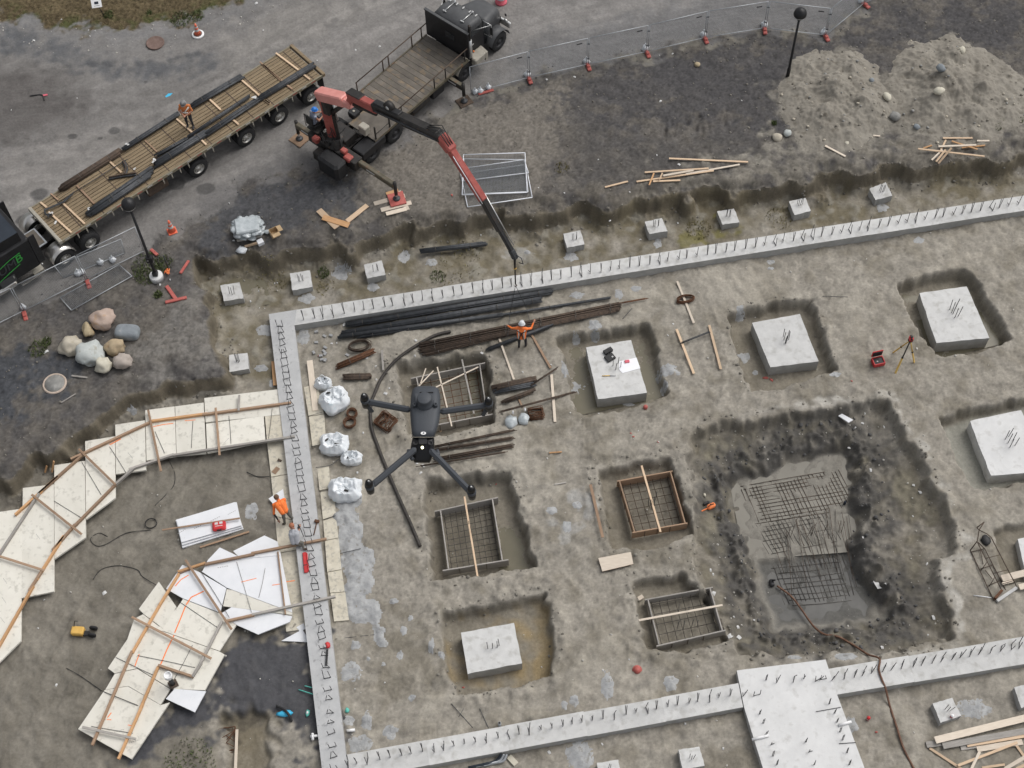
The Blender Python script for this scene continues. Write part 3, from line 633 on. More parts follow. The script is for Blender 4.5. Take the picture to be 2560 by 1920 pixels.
# far wall (runs along the upper bank, on past the right edge of the view)
a0, a1 = P(672, 785, ZT), P(2860, 441, ZT); b0, b1 = P(736, 813, ZT), P(2860, 479, ZT)
a0s = P(738, 775, ZT)
tw = footing('strip_footing', 'long pale concrete strip footing below the upper bank, bristling with upright rebar', stepped(lerp(a0, a1, .0305), a1, b0, b1, 12), row(P(760, 799, ZT), P(2800, 470, ZT), 86, WX + math.pi / 2), kinds=(3, 3, 2, 4), zsc=1.4, jitter=.09)
# left wall, grey and still damp
l0, l1 = P(672, 785, ZT), P(815, 2010, ZT); r0, r1 = P(736, 813, ZT), P(880, 2010, ZT)
q = stepped(l0, l1, lerp(a0, a1, .0305), r1, 7, .008); q[0][3] = lerp(a0, a1, .0305)
q = [[l0, lerp(l0, l1, .022), r0, lerp(a0, a1, .0305)]] + [[lerp(l0, l1, .022 + .978 * i / 6), lerp(l0, l1, .022 + .978 * (i + 1) / 6), lerp(r0, r1, (i + 1) / 6), lerp(r0, r1, i / 6)] for i in range(6)]
footing('strip_footing', 'grey concrete strip footing with a ladder of rebar ties, running down past the drone', q, row(P(700, 815, ZT), P(812, 1640, ZT), 46, WX, None) + row(P(816, 1668, ZT), P(842, 1985, ZT), 12, WX), mt='concrete_grey', z=ZT - .003, kinds=(0, 0, 0, 1, 2))
# near wall, left arm
c0, c1 = P(866, 1887.5, ZT), P(1846, 1708, ZT); d0, d1 = P(874, 1950, ZT), P(1858, 1768, ZT)
footing('strip_footing', 'pale concrete strip footing along the bottom, between the grey footing and the wide slab', stepped(c0, c1, d0, d1, 5), row(P(868, 1912, ZT), P(1825, 1738, ZT), 37, WX + math.pi / 2, None), kinds=(3, 4, 3, 2), zsc=1.3)
# near wall, right arm
e0, e1 = P(2072, 1673, ZT), P(2860, 1541, ZT); f0, f1 = P(2093, 1737, ZT), P(2860, 1611, ZT)
footing('strip_footing', 'pale concrete strip footing crossed by the brown hose at lower right', stepped(e0, e1, f0, f1, 4), row(P(2085, 1695, ZT), P(2840, 1562, ZT), 32, WX + math.radians(50), None), kinds=(0, 2, 1))
# wide slab between them
slab = [P(1842, 1676, ZT), P(2064, 1649, ZT), P(2093, 1737, ZT), P(2195, 2010, ZT), P(1935, 2010, ZT), P(1860, 1767, ZT)]
dd = [(P(x, y, ZT), a, k) for x, y, a, k in ((1915, 1700, 0, 3), (1945, 1700, 1, 2), (1985, 1698, 1, 2), (2010, 1695, 1, 3), (2045, 1700, .6, 2), (2058, 1698, .2, 1), (1862, 1735, .8, 2), (1892, 1738, .2, 0), (1899, 1785, 0, 3), (1908, 1808, 0, 3), (1916, 1835, 0, 3), (1927, 1862, 0, 4), (1932, 1890, 0, 3), (1942, 1912, 0, 3), (2073, 1760, 0, 3), (2086, 1783, 0, 3), (2092, 1805, 0, 3), (2100, 1830, 0, 3), (2106, 1850, 0, 3), (2117, 1882, 0, 3), (2123, 1912, 0, 3), (2014, 1855, 0, 3), (2022, 1880, 0, 4), (2035, 1912, 0, 3))]
sb = footing('concrete_slab', 'wide pale concrete slab with two rows of rebar where the near footings meet', [slab], dd, z=ZT + .004, mt='concrete_clean', zsc=.72); sb['category'] = 'slab'
for n_, a, b_ in (('conduit', (1880, 1849), (1922, 1838)), ('conduit', (2097, 1813), (2128, 1804))):
    mb = MB(); mb.tube([P(*a, ZT + .06), P(*b_, ZT + .06)], .055, 'white_paint', 10); mb.build(n_, sb)
for a, b_ in (((2040, 1779), (2102, 1768)), ((2098, 1859), (2140, 1856))):
    mb = MB(); mb.tube([P(*a, ZT + .03), P(*b_, ZT + .03)], .014, 'rebar', 5); mb.build('loose_bar', sb)

# ------------------------------------------------------------------ pad footings in their pits
BARM = None
def pad(label, corners, z, zb, bars, mt='concrete', notch=None, name='pad_footing', bh=.75, lean=(.0, .0), br=.016):
    q = [P(x, y, z) for x, y in corners]; c = sum(q, Vector()) / len(q); t = thing(name, label, 'footing', (c.x, c.y, zb))
    # block with slightly uneven rim
    bm = bmesh.new(); n = 10; vs = []
    A, B, C, D = q
    def pt(u, v): return A.lerp(B, u).lerp(D.lerp(C, u), v)
    mb = MB(); n = 8; top = [[None] * (n + 1) for _ in range(n + 1)]; V = []
    for j in range(n + 1):
        for i in range(n + 1):
            p = pt(i / n, j / n); e = 1 if i in (0, n) or j in (0, n) else 0
            p = p + Vector((random.uniform(-.012, .012) * e, random.uniform(-.012, .012) * e, random.uniform(-.008, .004)))
            V.append(p)
    fs = [[j * (n + 1) + i, j * (n + 1) + i + 1, (j + 1) * (n + 1) + i + 1, (j + 1) * (n + 1) + i] for j in range(n) for i in range(n)]
    mb.add(V, [f[::-1] for f in fs], mt)
    ringi = [i for i in range(n + 1)] + [j * (n + 1) + n for j in range(1, n + 1)] + [n * (n + 1) + i for i in range(n - 1, -1, -1)] + [j * (n + 1) for j in range(n - 1, 0, -1)]
    R = [V[i] for i in ringi]; k = len(R); Lo = [Vector((p.x, p.y, zb)) for p in R]
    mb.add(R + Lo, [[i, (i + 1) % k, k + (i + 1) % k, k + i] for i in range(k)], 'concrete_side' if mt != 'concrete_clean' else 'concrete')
    mb.build('block', t)
    bm.free()
    for bx, by in bars:
        p = P(bx, by, z); b2 = MB(); hh = bh * random.uniform(.9, 1.08)
        b2.tube([p - Vector((0, 0, .02)), p + Vector((lean[0] + random.uniform(-.03, .03), lean[1] + random.uniform(-.03, .03), hh))], br, 'rebar', 6); b2.build('dowel', t)
    return t
def cl(*l): return [px(*a) for a in l]
ZP = F - .02
pad('square concrete pad carrying an open black case and a white paper sheet', cl((12, 712, 1275), (12, 1065, 1215), (22, 1195, 165), (22, 805, 215)), ZP, F - .95, [px(12, x, y) for x, y in ((925, 1420), (945, 1450), (965, 1400), (985, 1430))], bh=.5)
pad('speckled square concrete pad left of the yellow tripod, four upright bars', cl((13, 63, 1080), (13, 440, 1012), (13, 590, 1385), (13, 210, 1432)), ZP, F - .95, [px(13, x, y) for x, y in ((310, 1190), (325, 1240), (345, 1200), (330, 1245), (352, 1215), (315, 1215))], bh=.62)
pad('square concrete pad in a flooded pit right of the tripod, cluster of tall bars', cl((13, 1385, 845), (13, 1760, 793), (13, 1938, 1200), (13, 1520, 1240)), ZP, F - .95, [px(13, x, y) for x, y in ((1625, 975), (1650, 1010), (1665, 1040), (1690, 1030), (1670, 965), (1640, 1000))], bh=.78, mt='concrete')
pad('bright white concrete pad cut by the right edge of the view', cl((23, 1785, 385), (23, 2190, 300), (23, 2420, 780), (23, 1950, 820)), ZP, F - .95, [px(23, x, y) for x, y in ((2065, 530), (2085, 560), (2100, 595), (2125, 540), (2140, 580), (2090, 510))], mt='concrete_clean', bh=.72)
pad('small concrete pad in the ochre pit at bottom centre, four bars in its middle', cl((31, 1680, 590), (31, 2100, 512), (31, 2165, 830), (31, 1735, 915)), ZP, F - .9, [px(31, x, y) for x, y in ((1895, 715), (1932, 712), (1970, 705), (1985, 690))], bh=.62)
pad('corner of a pale concrete pad beside the rebar cage at the right edge', cl((23, 2165, 1320), (23, 2520, 1240), (23, 2660, 1560), (23, 2230, 1620)), ZP, F - .9, [], mt='concrete_clean')
# small pier blocks
def pier(label, cs, z, bars, bh=.5, zb=F - .1, lean=(0, 0)):
    return tag(pad(label, cs, z, zb, bars, name='pier_block', bh=bh, lean=lean, br=.013), label, 'pier', 'pier blocks')
ZB = F + .40
def pb(rc, *v): return [px(rc, *a) for a in v]
pier('pier block in the flooded corner at the upper left of the trench', pb(10, (1740, 785), (1890, 760), (1925, 885), (1770, 910)), ZB, pb(10, (1815, 850), (1835, 860), (1850, 850)), lean=(.02, .05))
pier('second pier block from the left in the upper trench', pb(11, (332, 690), (488, 665), (508, 795), (350, 825)), ZB, pb(11, (400, 750), (430, 745), (410, 755), (436, 750)))
pier('third pier block from the left in the upper trench', pb(11, (915, 622), (1055, 588), (1088, 700), (940, 730)), ZB, pb(11, (990, 675), (1022, 665), (1030, 670)))
pier('pier block left of the grey boom tip, above the far footing', pb(12, (532, 378), (668, 350), (700, 460), (560, 488)), ZB, pb(12, (605, 425), (632, 425), (615, 428), (638, 420)))
pier('pier block on a rough pedestal, fifth from the left in the upper trench', pb(12, (1175, 282), (1310, 252), (1355, 355), (1210, 380)), ZB, pb(12, (1255, 320), (1280, 320), (1245, 318), (1285, 312)))
pier('pier block with a mossy puddle at its left side in the upper trench', pb(12, (1745, 200), (1880, 178), (1925, 285), (1790, 305)), ZB, pb(12, (1825, 240), (1840, 245), (1850, 240), (1818, 236)))
pier('second pier block from the right in the upper trench', pb(13, (355, 120), (485, 92), (528, 195), (400, 230)), ZB, pb(13, (430, 155), (445, 150), (460, 145), (420, 145)))
pier('rightmost pier block in the upper trench, below the spoil heaps', pb(3, (990, 1490), (1120, 1440), (1172, 1545), (1040, 1580)), ZB, pb(3, (1075, 1520), (1095, 1515), (1105, 1510), (1068, 1508)))
pier('pier block in the left trench beside the orange plank', pb(10, (1808, 1335), (1955, 1318), (1965, 1445), (1812, 1470)), ZB - .05, pb(10, (1870, 1390), (1885, 1395), (1893, 1388), (1875, 1385)), lean=(-.03, .12))
pier('pier block with a dripping pedestal beside the lumber at lower right', pb(33, (1490, 1150), (1645, 1102), (1715, 1245), (1555, 1300)), ZB, pb(33, (1588, 1195), (1605, 1210), (1630, 1205)), bh=.45, lean=(.06, .0))
pier('pier block cut by the right edge below the hose-crossed footing', pb(33, (2135, 1020), (2290, 985), (2350, 1140), (2190, 1185)), ZB, [])
pier('pier block under the near footing, cut by the bottom edge of the view', pb(32, (1440, 1515), (1605, 1490), (1650, 1640), (1475, 1670)), ZB, pb(32, (1530, 1580), (1545, 1590), (1560, 1585)))
pier('leftmost pier block cut by the bottom edge of the view', pb(32, (795, 1620), (965, 1592), (1000, 1750), (830, 1780)), ZB, pb(32, (890, 1660), (905, 1655)))

# ------------------------------------------------------------------ timber forms with rebar mats
def form(label, cs, ztop, zbot, tmat, mat_n, brace, dowels=(), over=.25, mats='rust_dark', thick=.055, extra=()):
    q = [P(x, y, ztop) for x, y in cs]; c = sum(q, Vector()) / 4; t = thing('footing_form', label, 'formwork', (c.x, c.y, zbot))
    zc = (ztop + zbot) / 2; hh = ztop - zbot
    for i in range(4):
        a, b_ = q[i], q[(i + 1) % 4]; d = (b_ - a).normalized(); o = over if i % 2 == 0 else -.03
        A = a - d * o; B = b_ + d * o
        board('form_board', (A.x, A.y, zc), (B.x, B.y, zc), thick, hh, tmat, t)
        # walers / stakes on the outside
        nrm = Vector((d.y, -d.x, 0)); nrm = nrm if (a + nrm - c).length > (a - c).length else -nrm
        for k in (.3, .55, .8):
            s_ = lerp(a, b_, k) + nrm * .045
            if random.random() < .7: board('wire_tie', (s_.x, s_.y, zbot + .02), (s_.x, s_.y, ztop + .01), .02, .03, 'rust_dark', t)
    nx, ny = mat_n; mb = MB(); zr = zbot + .10
    for i in range(nx + 1):
        u = .06 + .88 * i / nx; a = lerp(q[0], q[1], u); b_ = lerp(q[3], q[2], u); a, b_ = lerp(a, b_, .05), lerp(a, b_, .95)
        mb.tube([(a.x, a.y, zr + .22), (a.x, a.y, zr), (b_.x, b_.y, zr), (b_.x, b_.y, zr + .22)], .015, mats, 5)
    for j in range(ny + 1):
        v = .06 + .88 * j / ny; a = lerp(q[0], q[3], v); b_ = lerp(q[1], q[2], v); a, b_ = lerp(a, b_, .05), lerp(a, b_, .95)
        mb.tube([(a.x, a.y, zr + .2), (a.x, a.y, zr + .024), (b_.x, b_.y, zr + .024), (b_.x, b_.y, zr + .2)], .015, mats, 5)
    mb.build('rebar_mat', t)
    for (x0, y0), (x1, y1), wd, mt_ in brace:
        board('brace', P(x0, y0, ztop + .045), P(x1, y1, ztop + .045), wd, .04, mt_, t)
    for x, y in dowels:
        p = P(x, y, zr); b2 = MB(); b2.tube([p, p + Vector((random.uniform(-.04, .04), random.uniform(-.04, .04), .75))], .014, 'rebar', 6); b2.build('dowel', t)
    return t
form('timber footing form half hidden behind the drone, strewn with loose sticks', cl((11, 1330, 1510), (11, 1830, 1405), (21, 1890, 340), (21, 1420, 430)), F - .20, F - .72, 'wood_grey', (6, 7),
     [(px(11, 1690, 1370), px(21, 1785, 330), .075, 'wood_grey'), (px(11, 1485, 1590), px(11, 1820, 1430), .06, 'wood_pale'), (px(11, 1495, 1430), px(21, 1610, 430), .06, 'wood_pale'), (px(11, 1350, 1580), px(11, 1465, 1460), .05, 'wood_pale'), (px(11, 1360, 1570), px(11, 1405, 1440), .05, 'wood_pale')], mats='rust')
form('timber footing form with a dark rebar mat, just below the drone', cl((21, 1520, 1090), (21, 1930, 1000), (21, 2010, 1490), (21, 1585, 1560)), F - .20, F - .72, 'wood_grey', (8, 9), [(px(21, 1710, 985), px(31, 1815, 155), .075, 'wood_new')], [px(21, x, y) for x, y in ((1750, 1240), (1765, 1270), (1770, 1300))], mats='steel_bar')
form('timber footing form beside the deep pit with bars leaning at its middle', cl((22, 975, 858), (22, 1378, 785), (22, 1495, 1195), (22, 1095, 1265)), F - .12, F - .62, 'wood_brown', (6, 6), [(px(22, 1150, 740), px(22, 1300, 1265), .085, 'wood_new')], [px(22, x, y) for x, y in ((1205, 1060), (1225, 1090), (1240, 1080), (1260, 1010), (1215, 1075), (1250, 1050))], over=.1)
form('skewed timber footing form near the bottom edge of the deep pit', cl((32, 1200, 325), (32, 1690, 235), (32, 1790, 575), (32, 1290, 690)), F - .10, F - .56, 'wood_grey', (7, 4), [(px(32, 1115, 495), px(32, 1790, 372), .085, 'wood_pale')], [px(32, x, y) for x, y in ((1430, 560), (1480, 560), (1545, 545), (1590, 550), (1440, 430), (1520, 440))], over=.12, mats='steel_bar')

# ------------------------------------------------------------------ foam insulation boards
NB = [0]
def foam(name, label, cs, z, th, mt, rc=20, grp=None, prints=(), spray=(), cat='foam board'):
    q = [g(rc, x, y, z) for x, y in cs]; qc = sum(q, Vector()) / len(q); q = [v + (qc - v).normalized() * .010 for v in q]; mb = MB(); mb.prism([(p.x, p.y) for p in q], z - th, z, mt)
    o = mb.build(name); tag(o, label, cat, grp)
    for x, y, a, s in prints:            # faint printed maker's marks: slanted strokes too worn to read
        b2 = MB(); c = g(rc, x, y, z + .003); R = RZ(a)
        for i in range(5):
            b2.box((0, 0, 0), (.035 * s, .012 * s, .002), 'grey_print', T(c + (R @ Vector(((i - 2) * .05 * s, 0, 0)))) @ R @ RZ(.5 if i % 2 else -.3))
        b2.build('printed_mark', o)
    for pts, wd in spray:
        b2 = MB(); pp = [g(rc, x, y, z + .004) for x, y in pts]
        for a, b_ in zip(pp, pp[1:]): b2.beam(a, b_, wd, .003, 'orange_spray')
        b2.build('spray_line', o)
    return o
GA = 'cream boards under the curved forms'
ZF = F + .36
foam('foam_board', 'cream foam board touching the grey footing at the right end of the big arch', [(1612, 205), (2230, 132), (2285, 330), (1622, 398)], ZF, .10, 'foam_cream', prints=((1850, 330, .3, 1.3),))
foam('foam_board', 'cream foam board cut short below the rail at the right end of the big arch', [(1626, 408), (2084, 347), (2098, 548), (1636, 640)], ZF - .002, .10, 'foam_cream', prints=((1790, 540, .9, 1.2),))
foam('foam_board', 'stained foam board between the big arch and the grey footing', [(2092, 350), (2288, 334), (2330, 520), (2108, 552)], ZF - .004, .10, 'foam_dirty')
foam('foam_board', 'cream foam board, second from the right end of the big arch', [(1383, 270), (1609, 240), (1628, 642), (1395, 662)], ZF - .001, .10, 'foam_cream', spray=([[(1460, 385), (1545, 378)], .03],))
foam('foam_board', 'cream foam board with an orange dash, third along the big arch', [(1147, 300), (1380, 270), (1393, 664), (1157, 700)], ZF - .003, .10, 'foam_cream', spray=([[(1210, 432), (1290, 415), (1370, 405)], .035],))
foam('foam_board', 'cream foam board at the shoulder of the big arch, fourth along', [(910, 415), (1145, 380), (1154, 775), (915, 808)], ZF - .002, .10, 'foam_cream', prints=((1035, 520, -.9, 1.2), (1030, 660, -.9, 1.5)), spray=([[(865, 575), (955, 528)], .05],))
foam('foam_board', 'cream foam board on the bend of the big arch, fifth along', [(672, 545), (908, 506), (913, 995), (680, 1165)], ZF - .001, .10, 'foam_cream')
foam('foam_board', 'cream foam board on the bend of the big arch, sixth along', [(428, 735), (670, 700), (678, 1308), (430, 1478)], ZF - .003, .10, 'foam_cream')
foam('foam_board', 'cream foam board at the left of the big arch, seventh along', [(180, 915), (426, 885), (428, 1735), (168, 1788)], ZF - .002, .10, 'foam_cream', prints=((300, 1300, -.9, 1.3),))
foam('foam_board', 'cream foam board cut by the left edge of the view', [(-60, 1112), (178, 1077), (166, 2125), (-60, 2350)], ZF - .001, .10, 'foam_cream', prints=((40, 1650, -.9, 1.3), (30, 1800, -.9, 1.3), (20, 1960, -.9, 1.3)))
foam('foam_board', 'cream foam board hidden beyond the left edge of the arch', [(-400, 1300), (-62, 1114), (-62, 2355), (-400, 2700)], ZF - .002, .10, 'foam_cream')
# second, smaller arch (coordinates of the bottom-left view)
r3 = 30
foam('foam_board', 'clean white foam piece at the top of the small arch, cut to a point', [(1640, 15), (1735, -85), (1895, -10), (2185, 90), (2185, 160), (1900, 60), (1600, 100)], ZF + .03, .06, 'foam_white', r3)
foam('foam_board', 'clean white foam offcut leaning on the small arch rail', [(1840, -55), (2090, -180), (2195, -130), (2215, -20), (1900, 5)], ZF + .06, .05, 'foam_white', r3)
foam('foam_board', 'large clean white foam sheet in the middle of the small arch', [(1590, 105), (1760, 20), (2215, -50), (2310, 430), (1790, 235)], ZF + .034, .06, 'foam_white', r3, prints=((1760, 70, .15, 1.8),), spray=([[(1905, 190), (2025, 160)], .03], [[(2150, 215), (2212, 205)], .03]))
foam('foam_board', 'white foam sheet with orange curves at the top of the small arch', [(1310, 242), (1440, 52), (1580, 112), (1790, 238), (1740, 432), (1440, 318)], ZF + .02, .06, 'foam_white', r3, spray=([[(1385, 222), (1430, 170), (1490, 135)], .04], [[(1470, 370), (1510, 310), (1610, 262)], .05]))
foam('foam_board', 'cream foam strip crossing the small arch on the diagonal', [(1790, 245), (1960, 270), (2310, 400), (2310, 450), (1760, 380)], ZF + .012, .06, 'foam_cream', r3)
foam('foam_board', 'white foam sheet below the small arch rail near the grey footing', [(1740, 440), (1840, 380), (2310, 460), (2290, 505), (2040, 605), (1870, 530)], ZF + .004, .06, 'foam_white', r3)
foam('foam_board', 'cream foam board with a sharp corner at the top left of the small arch', [(1255, 185), (1395, 385), (1290, 560), (1130, 440), (1095, 402)], ZF + .008, .08, 'foam_cream', r3)
foam('foam_board', 'cream foam board split by a long orange line on the small arch', [(1400, 388), (1445, 322), (1740, 438), (1868, 530), (1735, 735), (1240, 560)], ZF - .001, .09, 'foam_cream', r3, spray=([[(1465, 380), (1430, 470), (1380, 590)], .05],))
foam('foam_board', 'cream foam board in the elbow of the small arch', [(1238, 562), (1732, 737), (1776, 762), (1620, 1045), (1350, 1035), (1085, 870)], ZF - .006, .09, 'foam_cream', r3, spray=([[(1375, 610), (1320, 720), (1265, 850)], .05],))
foam('foam_board', 'ragged cream foam board along the outer rail of the small arch', [(1060, 480), (1130, 442), (1288, 562), (1083, 872), (905, 912), (850, 872), (1005, 640)], ZF - .003, .09, 'foam_cream', r3, spray=([[(1065, 855), (1100, 760)], .04],))
foam('foam_board', 'cream foam board on the lower leg of the small arch', [(905, 914), (1085, 874), (1345, 1035), (1270, 1160), (1010, 1010), (830, 1040)], ZF - .005, .09, 'foam_cream', r3)
foam('foam_board', 'cream foam board at the foot of the small arch with printing and orange marks', [(825, 1042), (1010, 1012), (1272, 1162), (1342, 1140), (1040, 1590), (615, 1352)], ZF - .008, .09, 'foam_cream', r3, prints=((800, 1290, .35, 1.6), (940, 1365, .3, 1.6), (1055, 1450, .3, 1.6)), spray=([[(850, 1260), (880, 1222)], .04], [[(845, 1275), (880, 1278)], .03], [[(1010, 1318), (1040, 1325)], .03]))
foam('foam_board', 'small clean cream board jutting out beside the white vent pipe', [(1378, 1032), (1630, 1052), (1540, 1220), (1308, 1112)], ZF + .01, .05, 'foam_white', r3)
foam('foam_offcut', 'white foam offcut shaped like a fish beside the grey footing', [(2220, 655), (2365, 575), (2340, 545), (2400, 512), (2415, 555), (2395, 570), (2455, 665)], F + .12, .05, 'foam_white', r3, cat='foam offcut')
# dirty boards lying along both sides of the grey footing
ZD = F + .10
for k, (cs, lb) in enumerate((([(150, 555), (312, 522), (345, 800), (182, 830)], 'stained foam board left of the grey footing, under the wooden scraps'),
                              ([(182, 832), (347, 802), (378, 1172), (212, 1140)], 'stained foam board left of the grey footing, under the orange worker'),
                              ([(213, 1142), (380, 1174), (408, 1400), (238, 1430)], 'stained foam board left of the grey footing, under the kneeling worker'),
                              ([(240, 1432), (410, 1402), (445, 1835), (282, 1852)], 'stained foam board left of the grey footing with orange spray'),
                              ([(284, 1854), (448, 1838), (468, 2030), (300, 2052)], 'stained foam board left of the grey footing, lowest of the row'))):
    foam('foam_board', lb, cs, ZD + .003 * (k % 2), .09, 'foam_dirty', 21, spray=((([(190, 1672), (370, 1648)]), .04), ([(210, 1610), (275, 1590)], .03)) if k == 3 else ())
for k, (cs, lb) in enumerate((([(440, 120), (545, 90), (600, 330), (478, 350)], 'stained foam board right of the grey footing, under the long plank'),
                              ([(480, 352), (602, 332), (618, 570), (508, 590)], 'stained foam board right of the grey footing, level with the upper bags'),
                              ([(545, 765), (640, 745), (650, 920), (565, 935)], 'stained foam board right of the grey footing, left of the lowest bag'),
                              ([(570, 950), (680, 930), (695, 1135), (592, 1170)], 'stained foam board right of the grey footing, beside the grey slurry top'),
                              ([(592, 1172), (695, 1138), (715, 1310), (606, 1330)], 'stained foam board right of the grey footing, level with the kneeling worker'),
                              ([(607, 1332), (716, 1312), (738, 1560), (625, 1580)], 'stained foam board right of the grey footing, beside the red level'),
                              ([(627, 1582), (740, 1562), (765, 1735), (648, 1745)], 'stained foam board right of the grey footing, second lowest'),
                              ([(650, 1747), (768, 1737), (798, 1960), (680, 1972)], 'stained foam board right of the grey footing, lowest with a clean edge'))):
    foam('foam_board', lb, cs, ZD + .002 * (k % 2), .09, 'foam_dirty', 21)
# stack of white boards
for k in range(3):
    foam('foam_board', ('bottom', 'middle', 'top')[k] + ' white board of the small stack with the red case', [(1385 + k * 3, 1170 - k * 2), (1855 + 8 * k, 1026), (1925 - k * 8, 1240 - 14 * k), (1440 - k * 4, 1390 - 22 * k)], F + .10 + .085 * k, .08, 'foam_white', 20, prints=((1570, 1220, .5, 1.8), (1700, 1160, .5, 1.8), (1435, 1260, .6, 1.6), (1830, 1110, .5, 1.5)) if k == 2 else ())
foam('foam_offcut', 'white foam square lying behind the orange worker', [(160, 1000), (278, 922), (292, 1010), (215, 1062)], ZD + .06, .05, 'foam_white', 21, cat='foam offcut')

# timber rails of the arches
def rails(label, segs, rc, name='timber_rail', z=ZF):
    for k, (x0, y0, x1, y1, wd, th, mt_, dz, lb) in enumerate(segs):
        o = board(name, g(rc, x0, y0, z + dz), g(rc, x1, y1, z + dz), wd, th, mt_); tag(o, lb, 'timber')
RA = [(120, 1130, 460, 825, .095, .14, 'wood_orange', .075, 'orange edge plank at the left bend of the big arch'),
      (300, 968, 655, 655, .095, .14, 'wood_brown', .075, 'brown rail on the outer left bend of the big arch'),
      (560, 690, 1190, 397, .095, .14, 'wood_brown', .075, 'long rail over the outer shoulder of the big arch'),
      (1180, 392, 1640, 330, .095, .14, 'wood_orange', .075, 'orange rail along the outer edge of the big arch, middle run'),
      (1600, 338, 2300, 245, .095, .14, 'wood_brown', .078, 'rail along the outer edge of the big arch ending at the grey footing'),
      (2330, 512, 1365, 660, .095, .14, 'wood_grey', .075, 'weathered inner rail of the big arch ending at the grey footing'),
      (1375, 652, 1020, 772, .095, .14, 'wood_grey', .078, 'weathered inner rail at the shoulder of the big arch'),
      (1055, 765, 905, 895, .095, .14, 'wood_grey', .075, 'short grey inner rail of the big arch'),
      (912, 892, 585, 1222, .095, .14, 'wood_brown', .078, 'brown inner rail on the bend of the big arch'),
      (505, 1295, 290, 1640, .095, .14, 'wood_orange', .075, 'orange inner rail at the lower left of the big arch'),
      (595, 1205, 415, 1410, .095, .14, 'wood_brown', .075, 'brown inner rail where the big arch turns down'),
      (330, 1575, 230, 1730, .095, .14, 'wood_brown', .09, 'short lapped rail low on the big arch'),
      (265, 1690, -20, 2190, .095, .14, 'wood_orange', .075, 'orange rail leaving at the left edge of the view'),
      (310, 960, -10, 1450, .095, .14, 'wood_grey', .08, 'grey outer rail leaving at the left edge of the view'),
      (1170, 300, 1272, 785, .095, .04, 'wood_brown', .165, 'crosspiece over the third board of the big arch'),
      (1703, 282, 1735, 658, .095, .04, 'wood_brown', .165, 'crosspiece over the right end of the big arch'),
      (1890, 182, 1885, 305, .095, .04, 'wood_grey', .17, 'short grey crosspiece near the grey footing'),
      (622, 608, 912, 890, .095, .04, 'wood_brown', .165, 'crosspiece over the fifth board of the big arch'),
      (250, 968, 645, 1282, .095, .04, 'wood_brown', .165, 'crosspiece over the sixth board of the big arch'),
      (-20, 1450, 350, 1568, .095, .04, 'wood_brown', .168, 'crosspiece low on the big arch at the left edge')]
rails('', RA, 20)
RB = [(1405, 110, 1625, 40, .095, .12, 'wood_orange', .10, 'orange rail at the top of the small arch'),
      (1410, 125, 1630, 42, .04, .10, 'wood_brown', .06, 'under rail at the top of the small arch'),
      (1620, 50, 2010, -30, .095, .12, 'wood_brown', .13, 'brown rail along the top of the small arch'),
      (1985, -35, 2580, -150, .095, .12, 'wood_brown', .14, 'rail from the small arch to the kneeling worker'),
      (1415, 125, 1260, 375, .095, .12, 'wood_orange', .10, 'orange outer rail below the top of the small arch'),
      (1275, 350, 1045, 750, .095, .12, 'wood_orange', .08, 'orange outer rail down the side of the small arch'),
      (1045, 735, 728, 1480, .095, .12, 'wood_brown', .085, 'long brown outer rail to the foot of the small arch'),
      (1465, 15, 1830, 565, .095, .04, 'wood_brown', .20, 'crosspiece over the white sheets of the small arch'),
      (1040, 465, 1670, 795, .095, .04, 'wood_brown', .17, 'crosspiece over the elbow of the small arch'),
      (650, 1335, 1075, 1430, .095, .04, 'wood_grey', .17, 'grey crosspiece at the foot of the small arch'),
      (1785, 500, 2010, 450, .095, .12, 'wood_brown', .10, 'short lapped inner rail of the small arch'),
      (1990, 450, 2650, 305, .095, .12, 'wood_grey', .11, 'inner rail of the small arch running to the grey footing'),
      (1755, 500, 1560, 880, .095, .12, 'wood_grey', .10, 'grey inner rail at the elbow of the small arch'),
      (1590, 830, 1520, 940, .095, .12, 'wood_grey', .12, 'short grey inner rail beside the vent pipe'),
      (1250, 848, 1530, 940, .095, .12, 'wood_brown', .10, 'brown end board behind the white vent pipe'),
      (1250, 860, 1110, 1190, .095, .12, 'wood_orange', .09, 'orange inner rail on the lower leg of the small arch'),
      (1130, 1150, 935, 1590, .095, .12, 'wood_orange', .10, 'orange inner rail at the foot of the small arch'),
      (2195, -50, 2255, 445, .06, .05, 'wood_brown', .11, 'brown upright plank across the white sheets beside the grey footing')]
rails('', RB, 30)

# thin dark bars and seams lying over the boards
SE = (((20, 1225, 470), (20, 1300, 640), 'over the third board of the big arch'), ((20, 865, 590), (20, 995, 795), 'over the fourth board of the big arch'), ((20, 645, 710), (20, 800, 970), 'over the fifth board of the big arch'), ((20, 430, 1020), (20, 640, 1150), 'over the sixth board of the big arch'), ((20, 1525, 385), (20, 1512, 600), 'over the second board of the big arch'), ((20, 1808, 345), (20, 1825, 565), 'over the right-hand board of the big arch'), ((20, 2150, 290), (20, 2122, 525), 'between the big arch and the grey footing'),
      ((30, 1590, 112), (30, 1812, 470), 'under the crosspiece on the white sheets'), ((30, 1350, 300), (30, 1735, 560), 'over the board with the long orange line'), ((30, 915, 785), (30, 1222, 930), 'over the ragged board of the small arch'), ((30, 1870, 30), (30, 1988, 430), 'over the large clean white sheet, left'), ((30, 2095, 80), (30, 2045, 312), 'over the large clean white sheet, right'), ((30, 1085, 770), (30, 1540, 865), 'across the elbow of the small arch'), ((30, 1520, 690), (30, 1375, 960), 'beside the vent pipe in the small arch'), ((30, 720, 1330), (30, 1050, 1385), 'across the foot of the small arch'), ((30, 2215, 130), (30, 2245, 345), 'on the stained board beside the orange spray'))
